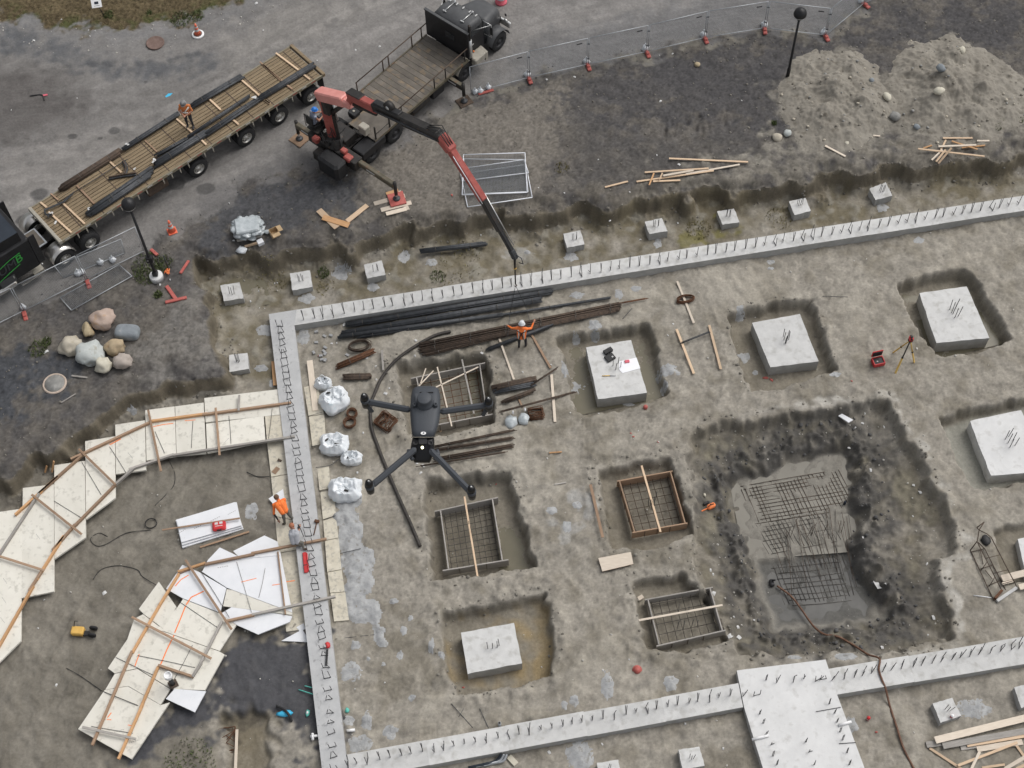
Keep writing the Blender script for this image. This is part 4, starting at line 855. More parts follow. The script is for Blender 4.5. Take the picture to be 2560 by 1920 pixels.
for k, (a_, b_, lb) in enumerate(SE):
    z = ZF + (.05 if k in (7, 10, 11) else .015); mb = MB(); p0, p1 = g(*a_, z), g(*b_, z); mb.tube([p0, lerp(p0, p1, .5) + Vector((random.uniform(-.02, .02), random.uniform(-.02, .02), 0)), p1], .010, 'rebar' if k not in (10, 11) else 'grey_print', 5); tag(mb.build('thin_rod'), 'thin dark rod lying ' + lb, 'rod')
for k in range(13):
    x, y = ((540, 1155), (605, 1190), (540, 1240), (610, 1280), (520, 1320), (600, 1310), (610, 1330), (585, 1375), (610, 1380), (655, 1185), (700, 1085), (575, 1345), (785, 1340))[k]; p = G(11, x, y); mb = MB(); mb.box((0, 0, .05), (.17, .11, .08), 'slurry', T(p) @ RZ(random.uniform(0, 3)), bev=.01); tag(mb.build('spacer_block'), 'little grey concrete spacer block among those scattered in the footing corner', 'spacer block', 'spacer blocks in the footing corner')

# ------------------------------------------------------------------ wheels
def lmesh(mb, name):
    o = mb.build(name, local=True); me = o.data; bpy.data.objects.remove(o); return me
AX = Matrix.Rotation(math.radians(90), 4, 'X')           # lathe axis z -> -y (outside of the wheel)
def wheel_meshes(rad, wd, rimmat, deep=.06):
    mb = MB(); r = rad; h_ = wd / 2
    mb.lathe([(r * .56, -h_), (r * .62, -h_), (r * .93, -h_ * .95), (r, -h_ * .72), (r * 1.0, 0), (r, h_ * .72), (r * .93, h_ * .95), (r * .62, h_), (r * .56, h_)], 'tyre', AX, 28, cap=False)
    for k in range(30):                                     # tread lugs
        a = 2 * math.pi * k / 30; mb.box((r * .985, 0, 0), (.045, .03, wd * .8), 'tyre', AX @ RZ(a))
    t = lmesh(mb, 'tyre')
    mb = MB(); mb.lathe([(r * .575, -h_), (r * .575, h_ * .98), (r * .54, h_ * 1.0), (r * .50, h_ * .8), (r * .46, h_ * .8 - deep), (r * .34, h_ * .8 - deep * .8), (r * .22, h_ * .8 - deep * .3), (r * .2, h_ * .9), (r * .0, h_ * .92)], rimmat, AX, 24)
    for k in range(10):
        a = 2 * math.pi * k / 10; mb.lathe([(.018, 0), (.018, .05), (.0, .055)], rimmat, AX @ RZ(a) @ T((r * .29, 0, h_ * .8 - deep * .7)), 6)
    for k in range(8):
        a = 2 * math.pi * (k + .5) / 8; mb.lathe([(.032, 0), (.032, .012), (0, .012)], 'black_plastic', AX @ RZ(a) @ T((r * .40, 0, h_ * .8 - deep * .93)), 8)
    return t, lmesh(mb, 'rim')
W_T, W_R = wheel_meshes(.5, .29, 'rim'); D_T, D_R = wheel_meshes(.53, .30, 'rim_dark')
def wheel(parent, M, dark=False):
    a = put(D_T if dark else W_T, 'wheel', M, parent); a['_w'] = list(parent['_w'])
    b_ = bpy.data.objects.new('rim', D_R if dark else W_R); COL.objects.link(b_); b_.parent = a
    return a
class LB(MB):
    """builder in a vehicle's own frame M"""
    def __init__(s, M): super().__init__(); s.M = M
    def build(s, name, parent=None, **k):
        s.v = [s.M @ v for v in s.v]; return super().build(name, parent, **k)
def lboard(M, name, p0, p1, wd, th, mt, parent): return board(name, M @ Vector(p0), M @ Vector(p1), wd, th, mt, parent, up=Vector((0, 0, 1)))

# ------------------------------------------------------------------ flatbed trailer
mat('rail_gold', (.19, .165, .115), (.28, .25, .18), .6, 4, .2)
TM = T((-19.75, 39.87, 0)) @ RZ(math.radians(39.9)); TL, TW, TZ = 14.85, 2.6, 1.45
tr = thing('flatbed_trailer', 'long plank-decked flatbed trailer loaded with dark steel bundles, parked on the street', 'trailer', TM @ Vector((7.4, 1.3, 0)))
n = 13
for i in range(n):
    y = .07 + (TW - .14) * (i + .5) / n; c0 = random.uniform(5, 9)
    lboard(TM, 'deck_plank', (.14, y, TZ - .02), (TL - .22, y, TZ - .02 + random.uniform(-.004, .004)), (TW - .14) / n - .028, .04, 'deck_plank', tr)
for i, x in enumerate(np.linspace(1.2, TL - .6, 12)):      # nail strips / steel sills flush in the deck
    b_ = LB(TM); b_.box((x, TW / 2, TZ + .001), (.05, TW - .16, .006), 'rust_dark'); b_.build('deck_sill', tr)
for y, nm in ((.035, 'side_rail'), (TW - .035, 'side_rail')):
    b_ = LB(TM); b_.box((TL / 2, y, TZ - .07), (TL, .07, .15), 'rail_gold'); o = b_.build(nm, tr)
    if y < 1:
        b_ = LB(TM)
        for k in range(26): b_.box((.4 + k * .55, -.004, TZ - .05), (.26, .006, .045), 'red_plastic' if k % 2 else 'sticker')
        b_.build('reflective_tape', o)
        for k in range(30):
            x = .9 + k * .46
            if (k * 7) % 11 < 8:
                b_ = LB(TM); b_.box((x, .0, TZ - .22), (.05, .05, .18), 'beige_steel', None); b_.box((x, -.03, TZ - .33), (.035, .03, .14), 'beige_steel'); b_.build('stake_hook', o)
for x0, nm in ((.06, 'front_sill'), (TL - .06, 'rear_sill')):
    b_ = LB(TM); b_.box((x0, TW / 2, TZ - .05), (.16, TW + .02, .22), 'beige_steel' if x0 < 1 else 'deck_plank', bev=.02); b_.build(nm, tr)
for y in (.75, 1.85):
    b_ = LB(TM); b_.box((TL / 2, y, .98), (TL - .6, .14, .55), 'crane_black'); b_.build('frame_beam', tr)
b_ = LB(TM)
for x in np.arange(.8, TL, .6): b_.box((x, TW / 2, TZ - .13), (.08, TW - .2, .12), 'crane_black')
b_.build('cross_member', tr)
for u in (7.35, 10.1, 12.05, 13.95):
    b_ = LB(TM); b_.tube([(u, .25, .5), (u, TW - .25, .5)], .08, 'crane_black', 8); b_.build('axle', tr)
    for y, s in ((.20, 1), (.52, 1), (TW - .20, -1), (TW - .52, -1)):
        wheel(tr, TM @ T((u, y, .5)) @ (RZ(0) if s > 0 else RZ(math.pi)))
for y in (.55, 2.05):
    b_ = LB(TM); b_.box((3.76, y, .85), (.14, .14, 1.0), 'crane_black'); b_.lathe([(.0, 0), (.26, 0), (.24, .06), (.0, .1)], 'black_paint', T((3.76, y, .28)), 14); b_.box((3.76, y, .5), (.10, .10, .45), 'steel_dark'); b_.build('landing_leg', tr)
for y in (.35, 2.25):
    b_ = LB(TM); b_.box((TL - .12, y, .75), (.03, .55, .85), 'black_plastic'); b_.build('mud_flap', tr)
b_ = LB(TM); b_.box((5.2, .38, .82), (1.1, .5, .5), 'rust_dark', bev=.03); b_.build('tool_box', tr)

# load on the trailer
def bundle(label, pts, rad, n=10, mt='steel_dark', rb=None, cat='steel bundle', group=None, name='steel_bundle', wraps=True, flat=.7):
    n = int(n * 1.3); rad = rad * 1.12
    """a bundle of bars lying along a line"""
    mb = MB(); rb = rb or rad * .42; p = [Vector(q) for q in pts]; d = (p[-1] - p[0]).normalized(); s = d.cross(Vector((0, 0, 1))).normalized()
    for k in range(n):
        a = 2 * math.pi * k / n + random.random(); rr = rad * (0 if k == 0 else random.uniform(.45, .95)); off = s * math.cos(a) * rr + Vector((0, 0, max(-rad * .4, math.sin(a) * rr * flat)))
        e0, e1 = random.uniform(-.15, .15), random.uniform(-.15, .15)
        q = [v + off for v in p]; q[0] = q[0] + d * e0; q[-1] = q[-1] + d * e1
        mb.tube(q, rb, mt, 6)
    o = mb.build(name); tag(o, label, cat, group)
    if wraps:
        L_ = (p[-1] - p[0]).length; b2 = MB()
        for k in np.arange(.6, L_ - .3, 1.6):
            c = p[0] + d * k; b2.lathe([(rad * 1.1, -.012), (rad * 1.13, -.012), (rad * 1.13, .012), (rad * 1.1, .012)], 'steel_bar', T(c) @ d.to_track_quat('Z', 'Y').to_matrix().to_4x4() , 10, cap=False)
        b2.build('tie_wire', o)['kind'] = 'stuff'
    return o
ZC = TZ + .13
def tb(label, x0, y0, x1, y1, rad, rc=0, rc1=None, dz=0, **k): return bundle(label, [g(rc, x0, y0, ZC + dz), g(rc1 if rc1 is not None else rc, x1, y1, ZC + dz)], rad, **k)
tb('dark steel bundle on the far deck edge, right of the trailer worker', 1900, 608, 1525, 830, .12)
tb('dark steel bundle on the far deck edge with a blue end wrap', 1395, 905, 985, 1170, .12)
tb('brown-black steel bundle on the far deck edge near the tractor', 945, 1195, 480, 1490, .13, mt='rust_dark')
tb('long dark steel bundle reaching the rear end of the trailer', 2050, 780, 520, 515, .12, 0, 1)
tb('thick dark steel bundle behind the white-tagged one at mid deck', 2030, 790, 1640, 1050, .12)
tb('slim dark steel bundle nearest the worker\'s boots', 1960, 765, 1480, 1085, .075)
tb('dark steel bundle with white tags at its lower end, mid deck', 1650, 1035, 1225, 1300, .14)
tb('short blue-black steel bundle lying against the tagged one', 1470, 1095, 1240, 1225, .08)
tb('thick dark steel bundle at the near edge by the landing leg', 1190, 1345, 690, 1690, .15)
tb('second thick dark steel bundle lying closest to the near deck edge', 1180, 1385, 740, 1680, .10, dz=-.02)
tb('thin grey bar lying along the front half of the deck', 990, 1265, 470, 1590, .03, n=3)
o = bundle('bent dark hooked bar lying at the front of the deck', [g(10, 570, 60, ZC), g(10, 500, 125, ZC), g(10, 350, 190, ZC), g(10, 360, 225, ZC), g(10, 400, 235, ZC)], .045, n=4, wraps=False, mt='steel_dark', cat='steel bar')
for nm, pts, lb in (('bent_plate', [(975, 1270), (1000, 1330), (985, 1390)], 'dark bent steel plate standing at the middle of the front deck'), ('bent_plate', [(860, 1410), (960, 1390), (1075, 1375)], 'dark flat steel plate lying by the standing plate')):
    mb = MB(); pp = [g(0, x, y, TZ + .08) for x, y in pts]
    for a, b_ in zip(pp, pp[1:]): mb.beam(a, b_, .16, .10, 'steel_dark', bev=.02); mb.beam(a + Vector((0, 0, .08)), b_ + Vector((0, 0, .08)), .05, .08, 'rust_dark')
    tag(mb.build(nm), lb, 'steel plate')
DUN = [(0, 1905, 630, 2055, 760), (0, 2090, 790, 2135, 820), (0, 1650, 780, 1745, 870), (0, 1840, 945, 1885, 985), (0, 1395, 940, 1545, 1070), (0, 1590, 1105, 1630, 1145), (0, 865, 1275, 960, 1365), (0, 605, 1465, 745, 1610), (0, 320, 1600, 370, 1640),
       (10, 500, 140, 670, 300), (10, 385, 205, 565, 370), (1, 220, 420, 400, 555), (1, 440, 590, 490, 630), (1, 310, 675, 350, 705), (1, 130, 790, 175, 820)]
ORD = ('first', 'second', 'third', 'fourth', 'fifth', 'sixth', 'seventh', 'eighth', 'ninth', 'tenth', 'eleventh', 'twelfth', 'thirteenth', 'fourteenth', 'fifteenth')
DUN.sort(key=lambda s: (g(s[0], s[1], s[2], TZ) - g(10, 300, 300, TZ)).length)
for k, (rc, x0, y0, x1, y1) in enumerate(DUN):
    o = board('dunnage_bar', g(rc, x0, y0, TZ + .042), g(rc, x1, y1, TZ + .042), .09, .075, 'wood_new' if k not in (3, 12) else 'wood_brown'); tag(o, ORD[k] + ' square timber from the tractor end laid across the flatbed deck', 'timber', 'dunnage timbers on the flatbed deck')
for k, (rc, x0, y0, x1, y1) in enumerate(((1, 95, 490, 262, 640), (0, 1145, 1110, 1240, 1200), (0, 2075, 510, 2240, 650), (0, 400, 1530, 460, 1580))):
    o = board('dunnage_bar', g(rc, x0, y0, TZ + .032), g(rc, x1, y1, TZ + .032), .07, .05, 'wood_brown'); tag(o, ('dark weathered timber across the rear third of the flatbed deck', 'dark weathered timber across the middle of the flatbed deck', 'dark weathered timber nearest the rear end of the flatbed deck', 'short dark timber near the tractor end of the flatbed deck')[k], 'timber', 'dark dunnage timbers on the flatbed deck')
for rc, x, y, s, lb in ((0, 1000, 1135, .14, 'white tag on the blue-wrapped steel bundle end'), (0, 1220, 1265, .2, 'crumpled white tags at the end of the tagged steel bundle'), (0, 2010, 765, .2, 'crumpled white tags near the rear of the deck'), (0, 1060, 1335, .12, 'white scrap lying beside the bent plate'), (10, 410, 210, .14, 'white tag near the front of the flatbed deck'), (10, 440, 280, .14, 'white tag nearest the tractor on the flatbed deck'), (10, 695, 178, .12, 'white tag at the front end of the near bundle')):
    mb = MB()
    for k in range(3): mb.box((0, 0, 0), (s * .7, s * .45, .012), 'sticker', T(g(rc, x + random.uniform(-8, 8) * k, y + random.uniform(-8, 8) * k, ZC + .14 + .013 * k)) @ RZ(random.uniform(0, 3)) @ Matrix.Rotation(random.uniform(-.3, .3), 4, 'X'))
    tag(mb.build('paper_tag'), lb, 'tag')

# ------------------------------------------------------------------ tractor at the left edge
KM = TM
tk = thing('tractor_truck', 'black tractor unit with green side lettering at the left edge, hitched to the flatbed', 'truck', KM @ Vector((-2.5, 1.3, 0)))
b_ = LB(KM)
for y in (.85, 1.75): b_.box((-1.2, y, .85), (6.0, .1, .28), 'crane_black')
for x in (-1.9, -.9, .4, 1.5): b_.box((x, 1.3, .85), (.12, .9, .2), 'crane_black')
b_.build('chassis', tk)
b_ = LB(KM); b_.box((-.75, 1.3, 1.02), (.9, 1.1, .04), 'galv'); b_.box((-.75, 1.3, 1.05), (.75, .95, .02), 'deck_steel'); b_.build('deck_plate', tk)
b_ = LB(KM); b_.lathe([(.0, 0), (.45, 0), (.45, .06), (0, .08)], 'steel_dark', T((.75, 1.3, 1.05)), 20); b_.box((1.05, 1.3, 1.06), (.6, .7, .06), 'steel_dark'); b_.build('coupling_plate', tk)
for u in (1.24, -.1):
    for y, s in ((-.02, 1), (.32, 1), (2.62, -1), (2.28, -1)): wheel(tk, KM @ T((u, y, .5)) @ (RZ(0) if s > 0 else RZ(math.pi)))
def fender(parent, M, u, y0, y1, r=.60, a0=10, a1=170, mt='chrome'):
    fb = LB(M); ns = 14; vs = []
    for i in range(ns + 1):
        a = math.radians(a0 + (a1 - a0) * i / ns)
        for rr in (r, r - .02):
            for y in (y0, y1): vs.append((u + rr * math.cos(a), y, .5 + rr * math.sin(a)))
    fs = []
    for i in range(ns):
        o_ = i * 4; q_ = o_ + 4; fs += [[o_, o_ + 1, q_ + 1, q_], [o_ + 2, q_ + 2, q_ + 3, o_ + 3], [o_, q_, q_ + 2, o_ + 2], [o_ + 1, o_ + 3, q_ + 3, q_ + 1]]
    fb.add(vs, fs, mt, True); return fb.build('fender', parent)
fender(tk, KM, -.1, -.18, .52); fender(tk, KM, -.1, 2.08, 2.78)
# sleeper and cab (only the rear corner is in the picture)
CYN, CYF = -.02, 2.5
b_ = LB(KM); b_.box((-3.1, (CYN + CYF) / 2, 1.85), (3.9, CYF - CYN, 1.9), 'black_paint', bev=.06); b_.build('sleeper', tk)
b_ = LB(KM); b_.prism([(-1.42, .12), (-1.42, 2.38), (-5.0, 2.30), (-5.0, .20)], 2.78, 3.35, 'navy_paint', 'black_paint'); b_.build('roof_fairing', tk)
b_ = LB(KM); b_.box((-6.6, 1.24, 1.45), (3.2, 1.7, 1.1), 'black_paint', bev=.15); b_.build('bonnet', tk)
for s_, y in ((0, CYN), (1, CYF)):
    b_ = LB(KM); b_.box((-1.02, y + (.03 if s_ == 0 else -.03), 1.95), (.3, .05, 1.8), 'black_plastic'); b_.build('side_extender', tk)
b_ = LB(KM); b_.box((-3.6, .22, .68), (2.4, .42, .42), 'chrome', bev=.1); b_.build('side_tank', tk)
b_ = LB(KM); b_.box((-1.35, .2, .55), (.5, .4, .06), 'beige_steel'); b_.box((-1.7, .05, .45), (1.2, .25, .06), 'chrome'); b_.build('side_step', tk)
b_ = LB(KM); b_.box((-2.75, CYN - .012, 1.15), (.75, .02, .45), 'grey_paint', bev=.03); b_.box((-2.45, CYN - .03, 1.22), (.06, .02, .14), 'silver'); b_.build('locker_door', tk)
b_ = LB(KM); b_.lathe([(.03, 0), (.05, .03), (.0, .06)], 'sticker', T((-1.1, CYN - .02, .98)) @ AX, 8); b_.build('marker_light', tk)
b_ = LB(KM)
for pts in ([(-1.75, 2.35), (-2.3, 2.28), (-2.9, 2.1), (-3.5, 1.85), (-3.9, 1.5), (-4.05, 1.2)], [(-1.95, 1.72), (-2.5, 1.58), (-3.1, 1.4), (-3.6, 1.25), (-4.1, 1.05), (-4.6, 1.0)], [(-4.05, 1.25), (-4.5, 1.2), (-5.0, 1.3)]):
    for (xa, za), (xb, zb) in zip(pts, pts[1:]): b_.beam((xa, CYN - .014, za), (xb, CYN - .014, zb), .012, .035, 'green_paint', up=Vector((0, 0, 1)))
b_.build('side_stripe', tk)
def lettering(txt, M, size, mt, parent, name='lettering', ext=.004, shear=.2):
    cu = bpy.data.curves.new('t', 'FONT'); cu.body = txt; cu.size = size; cu.extrude = ext; cu.shear = shear; cu.resolution_u = 3
    tmp = bpy.data.objects.new('t', cu); COL.objects.link(tmp); dg_ = bpy.context.evaluated_depsgraph_get(); me = bpy.data.meshes.new_from_object(tmp.evaluated_get(dg_)); bpy.data.objects.remove(tmp); bpy.data.curves.remove(cu)
    me.materials.clear(); me.materials.append(MATS[mt]); return put(me, name, M, parent)
SM = KM @ Matrix.Rotation(math.radians(90), 4, 'X')
lettering('TUM', SM @ T((-3.35, 1.62, .02 - CYN)) @ RZ(math.radians(8)), .62, 'grey_letter', tk)
lettering('B', SM @ T((-2.08, 1.82, .02 - CYN)) @ RZ(math.radians(8)), .62, 'green_paint', tk)

# ------------------------------------------------------------------ boom truck
BM = T((-6.07, 45.19, 0)) @ RZ(math.radians(48.37))
bt = thing('boom_truck', 'dark boom truck with steel deck and folding red and black crane, outriggers down', 'truck', BM @ Vector((4.5, 1.2, 0)))
DZ = 1.3
b_ = LB(BM)
for y in (.75, 1.7): b_.box((4.3, y, .85), (11.6, .12, .35), 'crane_black')
for x in np.arange(-1.0, 9.5, 1.1): b_.box((x, 1.22, .85), (.12, .9, .25), 'crane_black')
b_.build('chassis', bt)
nx_ = 16
for i in range(nx_):
    x = 1.95 + (6.68 - 1.95) * (i + .5) / nx_
    lboard(BM, 'deck_plank', (x, -.06, DZ - .02 + random.uniform(-.004, .004)), (x, 2.5, DZ - .02), (6.68 - 1.95) / nx_ - .01, .04, 'deck_steel', bt)
for y in (-.1, 2.54):
    b_ = LB(BM); b_.box((4.32, y, DZ - .06), (4.75, .07, .16), 'olive_paint'); b_.build('side_sill', bt)
    b_ = LB(BM); top = DZ + .72
    b_.tube([(1.75, y, top), (6.7, y, top)], .028, 'rust_dark', 8)
    for x in (1.8, 3.6, 4.0, 5.65, 6.35) if y > 1 else (2.0, 4.3, 5.1, 6.5): b_.tube([(x, y, DZ - .05), (x, y, top)], .032, 'crane_black' if y < 1 else 'rust_dark', 8)
    b_.build('side_rail', bt)
b_ = LB(BM); b_.box((6.78, 1.22, DZ + .78), (.09, 2.72, 1.62), 'black_paint', bev=.02); b_.box((6.725, 1.0, DZ + .85), (.02, .6, .35), 'glass_dark'); b_.box((6.78, 1.22, DZ + 1.62), (.13, 2.74, .06), 'grey_paint'); b_.build('bulkhead', bt)
# rear deck beside the crane
b_ = LB(BM); b_.box((1.0, .75, DZ - .03), (1.7, 1.7, .06), 'deck_steel'); b_.box((1.0, -.08, DZ - .08), (1.7, .05, .14), 'olive_paint'); b_.build('rear_deck', bt)
b_ = LB(BM)
for x in (.25, 1.2): b_.box((x, -.05, DZ + .38), (.06, .06, .85), 'crane_black')
b_.tube([(.25, -.05, DZ + .3), (1.2, -.05, DZ + .3)], .02, 'crane_black', 6); b_.build('stake_post', bt)
b_ = LB(BM); b_.box((.7, 1.75, DZ + .12), (.42, .42, .25), 'black_plastic', bev=.03); b_.lathe([(.06, 0), (.06, .03), (0, .03)], 'beige_steel', T((.7, 1.75, DZ + .245)), 10); b_.build('battery_box', bt)
b_ = LB(BM); b_.box((.15, .55, DZ + .35), (.35, .45, .5), 'beige_steel', bev=.04); b_.build('fluid_tank', bt)
b_ = LB(BM); b_.box((.0, .2, .95), (1.6, .7, .5), 'black_paint', bev=.05); b_.build('rear_mudguard', bt)
for u in (0., 1.53):
    for y, s in ((.1, 1), (.43, 1), (2.4, -1), (2.07, -1)): wheel(bt, BM @ T((u, y, .53)) @ (RZ(0) if s > 0 else RZ(math.pi)), True)
for u in (6.57, 9.12):
    for y, s in ((.1, 1), (2.4, -1)): wheel(bt, BM @ T((u, y, .53)) @ (RZ(0) if s > 0 else RZ(math.pi)), True)
fender(bt, BM, 6.57, -.08, .30, .66, 20, 160, 'beige_steel'); 
fender(bt, BM, 9.12, -.10, .55, .70, 8, 165, 'grey_paint'); fender(bt, BM, 9.12, 1.95, 2.6, .70, 8, 165, 'grey_paint')
# cab: lofted sections along x (x, half width, z bottom, z top)
def loft(M, secs, yc, mt, name, parent, rnd=.25, n=6, smf=True):
    lb = LB(M); ring = []
    for x, hw, z0, z1 in secs:
        r = min(rnd, hw * .8, (z1 - z0) * .8); pts = [(-hw, z0)]
        for i in range(n + 1):
            a = math.pi - math.pi / 2 * i / n; pts.append((-hw + r + r * math.cos(a), z1 - r + r * math.sin(a)))
        for i in range(n + 1):
            a = math.pi / 2 - math.pi / 2 * i / n; pts.append((hw - r + r * math.cos(a), z1 - r + r * math.sin(a)))
        pts.append((hw, z0)); ring.append([(x, yc + a, b) for a, b in pts])
    k = len(ring[0]); vs = [p for r_ in ring for p in r_]; fs = []
    for i in range(len(ring) - 1):
        for j in range(k): fs.append([i * k + j, i * k + (j + 1) % k, (i + 1) * k + (j + 1) % k, (i + 1) * k + j])
    fs.append(list(range(k))[::-1]); fs.append([(len(ring) - 1) * k + j for j in range(k)])
    lb.add(vs, fs, mt, smf); return lb.build(name, parent)
YC = 1.25
cabo = loft(BM, [(7.0, .98, .85, 2.62), (7.06, 1.04, .8, 2.74), (7.6, 1.06, .8, 2.80), (8.05, 1.04, .8, 2.76), (8.2, 1.0, .8, 2.66)], YC, 'grey_paint', 'cab', bt, .22)
loft(BM, [(8.2, 1.0, .8, 2.64), (8.42, .98, .8, 2.3), (8.62, .95, .8, 1.98)], YC, 'glass_dark', 'windscreen', bt, .15)
loft(BM, [(8.6, .92, .75, 1.96), (8.8, .9, .7, 1.98), (9.5, .76, .7, 1.88), (9.85, .68, .7, 1.78), (9.97, .60, .72, 1.6)], YC, 'grey_paint', 'bonnet', bt, .3)
for s in (-1, 1):
    b_ = LB(BM); b_.box((7.75, YC + s * 1.055, 2.15), (.75, .02, .55), 'glass_dark'); b_.build('side_window', bt)
    b_ = LB(BM); b_.box((7.7, YC + s * 1.07, 1.45), (1.0, .03, 1.3), 'black_paint', bev=.02); o = b_.build('door', bt)
    b_ = LB(BM); b_.box((7.35, YC + s * 1.10, 1.6), (.16, .03, .04), 'silver'); b_.build('handle', o)
    b_ = LB(BM); yy = YC + s * 1.5
    b_.tube([(8.25, YC + s * 1.02, 2.45), (8.3, yy, 2.4), (8.3, yy, 1.6), (8.3, YC + s * 1.05, 1.55)], .018, 'silver', 6); b_.tube([(7.5, YC + s * 1.05, 2.4), (8.3, yy, 2.4)], .015, 'silver', 6); b_.box((8.3, yy, 2.0), (.05, .17, .5), 'black_plastic', bev=.02); b_.build('mirror', bt)
    b_ = LB(BM); b_.lathe([(.10, 0), (.12, .06), (.0, .1)], 'silver', T((9.95, YC + s * .95, 1.05)) @ Matrix.Rotation(math.pi / 2, 4, 'Y'), 12); b_.build('headlight', bt)
    b_ = LB(BM); b_.tube([(7.25, YC + s * .55, 2.84), (8.0, YC + s * .55, 2.84)], .022, 'silver', 8); b_.lathe([(.02, 0), (.07, .12), (.075, .14), (0, .14)], 'silver', T((7.96, YC + s * .55, 2.84)) @ Matrix.Rotation(math.pi / 2, 4, 'Y'), 10); b_.box((7.32, YC + s * .55, 2.82), (.05, .2, .05), 'silver'); b_.build('air_horn', bt)
    b_ = LB(BM); b_.tube([(9.7, YC + s * 1.12, 1.2), (9.72, YC + s * 1.2, 1.75)], .012, 'silver', 6); b_.box((9.72, YC + s * 1.2, 1.8), (.03, .10, .14), 'black_plastic'); b_.build('fender_mirror', bt)
for k in range(5):
    b_ = LB(BM); b_.box((8.05, YC - .8 + k * .4, 2.80), (.15, .05, .04), 'sticker'); b_.build('roof_light', bt)
b_ = LB(BM); b_.box((10.12, YC, .75), (.15, 2.3, .35), 'silver', bev=.04); b_.build('bumper', bt)
b_ = LB(BM); b_.tube([(6.95, -.05, .9), (6.95, -.05, 2.75), (6.98, -.07, 3.15), (6.93, -.1, 3.3)], .075, 'crane_black', 10); o = b_.build('exhaust_stack', bt)
b_ = LB(BM); b_.tube([(6.95, -.06, 1.25), (6.95, -.06, 2.35)], .10, 'silver', 12); b_.build('heat_shield', o)
b_ = LB(BM); b_.box((7.35, -.1, .95), (.75, .55, .4), 'beige_steel', bev=.05); b_.prism([(7.7, -.38), (7.7, .15), (7.95, .15), (7.85, -.38)], .6, 1.1, 'beige_steel'); b_.build('side_locker', bt)
b_ = LB(BM); b_.lathe([(.05, 0), (.04, .05), (0, .06)], 'orange_spray', T((7.35, .1, 1.18)), 8); b_.build('side_marker', bt)
b_ = LB(BM); b_.lathe([(.28, -.6), (.3, -.57), (.3, .57), (.28, .6)], 'crane_black', T((3.4, .25, .75)) @ Matrix.Rotation(math.pi / 2, 4, 'Y'), 16); b_.build('fuel_tank', bt)
b_ = LB(BM); b_.box((4.6, .2, .8), (.8, .5, .5), 'black_paint', bev=.03); b_.build('tool_box', bt)
# outriggers
b_ = LB(BM); b_.box((-1.2, 1.22, 1.0), (.55, 3.0, .55), 'crane_black', bev=.03); b_.build('outrigger_box', bt)
def outrigger(x, y0, y1, z, zf, beam, padspec=None):
    ob = LB(BM); ob.box((x, (y0 + y1) / 2, z), (.24, abs(y1 - y0), .26), beam, bev=.02); ob.box((x, (y0 * .45 + y1 * .55), z + .005), (.19, abs(y1 - y0) * .9, .285), 'olive_paint', bev=.01)
    ob.box((x - .125, lerp(y0, y1, .45), z + .02), (.008, .5, .07), 'sticker'); o_ = ob.build('outrigger_beam', bt)
    ob = LB(BM); ob.tube([(x, y1, z + .25), (x, y1, .45)], .085, 'crane_black', 10); ob.tube([(x, y1, .5), (x, y1, zf + .06)], .05, 'silver', 10); ob.lathe([(.17, 0), (.17, .05), (.08, .1), (0, .1)], 'steel_dark', T((x, y1, zf)), 16); ob.build('outrigger_leg', bt)
outrigger(-1.3, 2.4, 3.62, 1.05, .06, 'olive_paint'); outrigger(-1.12, .1, -2.45, 1.05, .14, 'olive_paint'); outrigger(5.4, .2, -.92, 1.0, .06, 'crane_black')
# crane pedestal, column, seat
b_ = LB(BM); b_.lathe([(.0, 1.1), (.55, 1.1), (.55, 1.35), (.42, 1.45), (.42, 1.7), (0, 1.7)], 'crane_black', T((-1.0, 1.3, 0)), 18); b_.box((-.55, 1.3, 1.35), (.8, 1.1, .5), 'crane_black', bev=.04); b_.build('crane_base', bt)
b_ = LB(BM); b_.box((-1.9, .75, .85), (.75, 1.3, 1.0), 'black_plastic', bev=.12); b_.box((-1.75, 1.7, .75), (.5, .5, .5), 'crane_black', bev=.05); b_.build('rear_locker', bt)
b_ = LB(BM); b_.box((-1.25, .55, 1.4), (.26, .3, .2), 'crane_red', bev=.03); b_.box((-1.35, .2, 1.25), (.35, .4, .25), 'crane_red', bev=.05); b_.build('valve_cover', bt); b_ = LB(BM); b_.box((-1.5, 2.1, 1.3), (.3, .35, .3), 'crane_red', bev=.05); b_.build('valve_cover', bt)
b_ = LB(BM)
for k in range(14):
    a0 = Vector((-1.0 + random.uniform(-.5, .3), 1.3 + random.uniform(-.5, .8), 1.4)); a1 = a0 + Vector((random.uniform(-.4, .4), random.uniform(-.4, .4), random.uniform(.3, 1.2))); mid = (a0 + a1) / 2 + Vector((random.uniform(-.2, .2), random.uniform(-.2, .2), .1))
    b_.tube([a0, mid, a1], .018, 'black_plastic', 5)
b_.build('hydraulic_hose', bt)
tipw = g(11, 2110, 560, 3.0); colw = BM @ Vector((-1.0, 1.3, 0)); dp = tipw - colw; dp.z = 0; SD = dp.normalized(); SN = Vector((-SD.y, SD.x, 0))
def BP(s, z, o=0.): return Vector((colw.x, colw.y, z)) + SD * s + SN * o
mb = MB(); mb.beam(BP(-.15, 1.6), BP(-.38, 3.95), .42, .46, 'crane_red', bev=.05); mb.beam(BP(.25, 1.7), BP(.15, 3.2), .16, .16, 'crane_black'); mb.beam(BP(-.05, 3.2, .0), BP(-.42, 4.15), .5, .5, 'crane_black', bev=.05); mb.tube([BP(.28, 2.9, .1), BP(.1, 3.9, .12)], .05, 'silver', 8); mb.build('crane_column', bt)
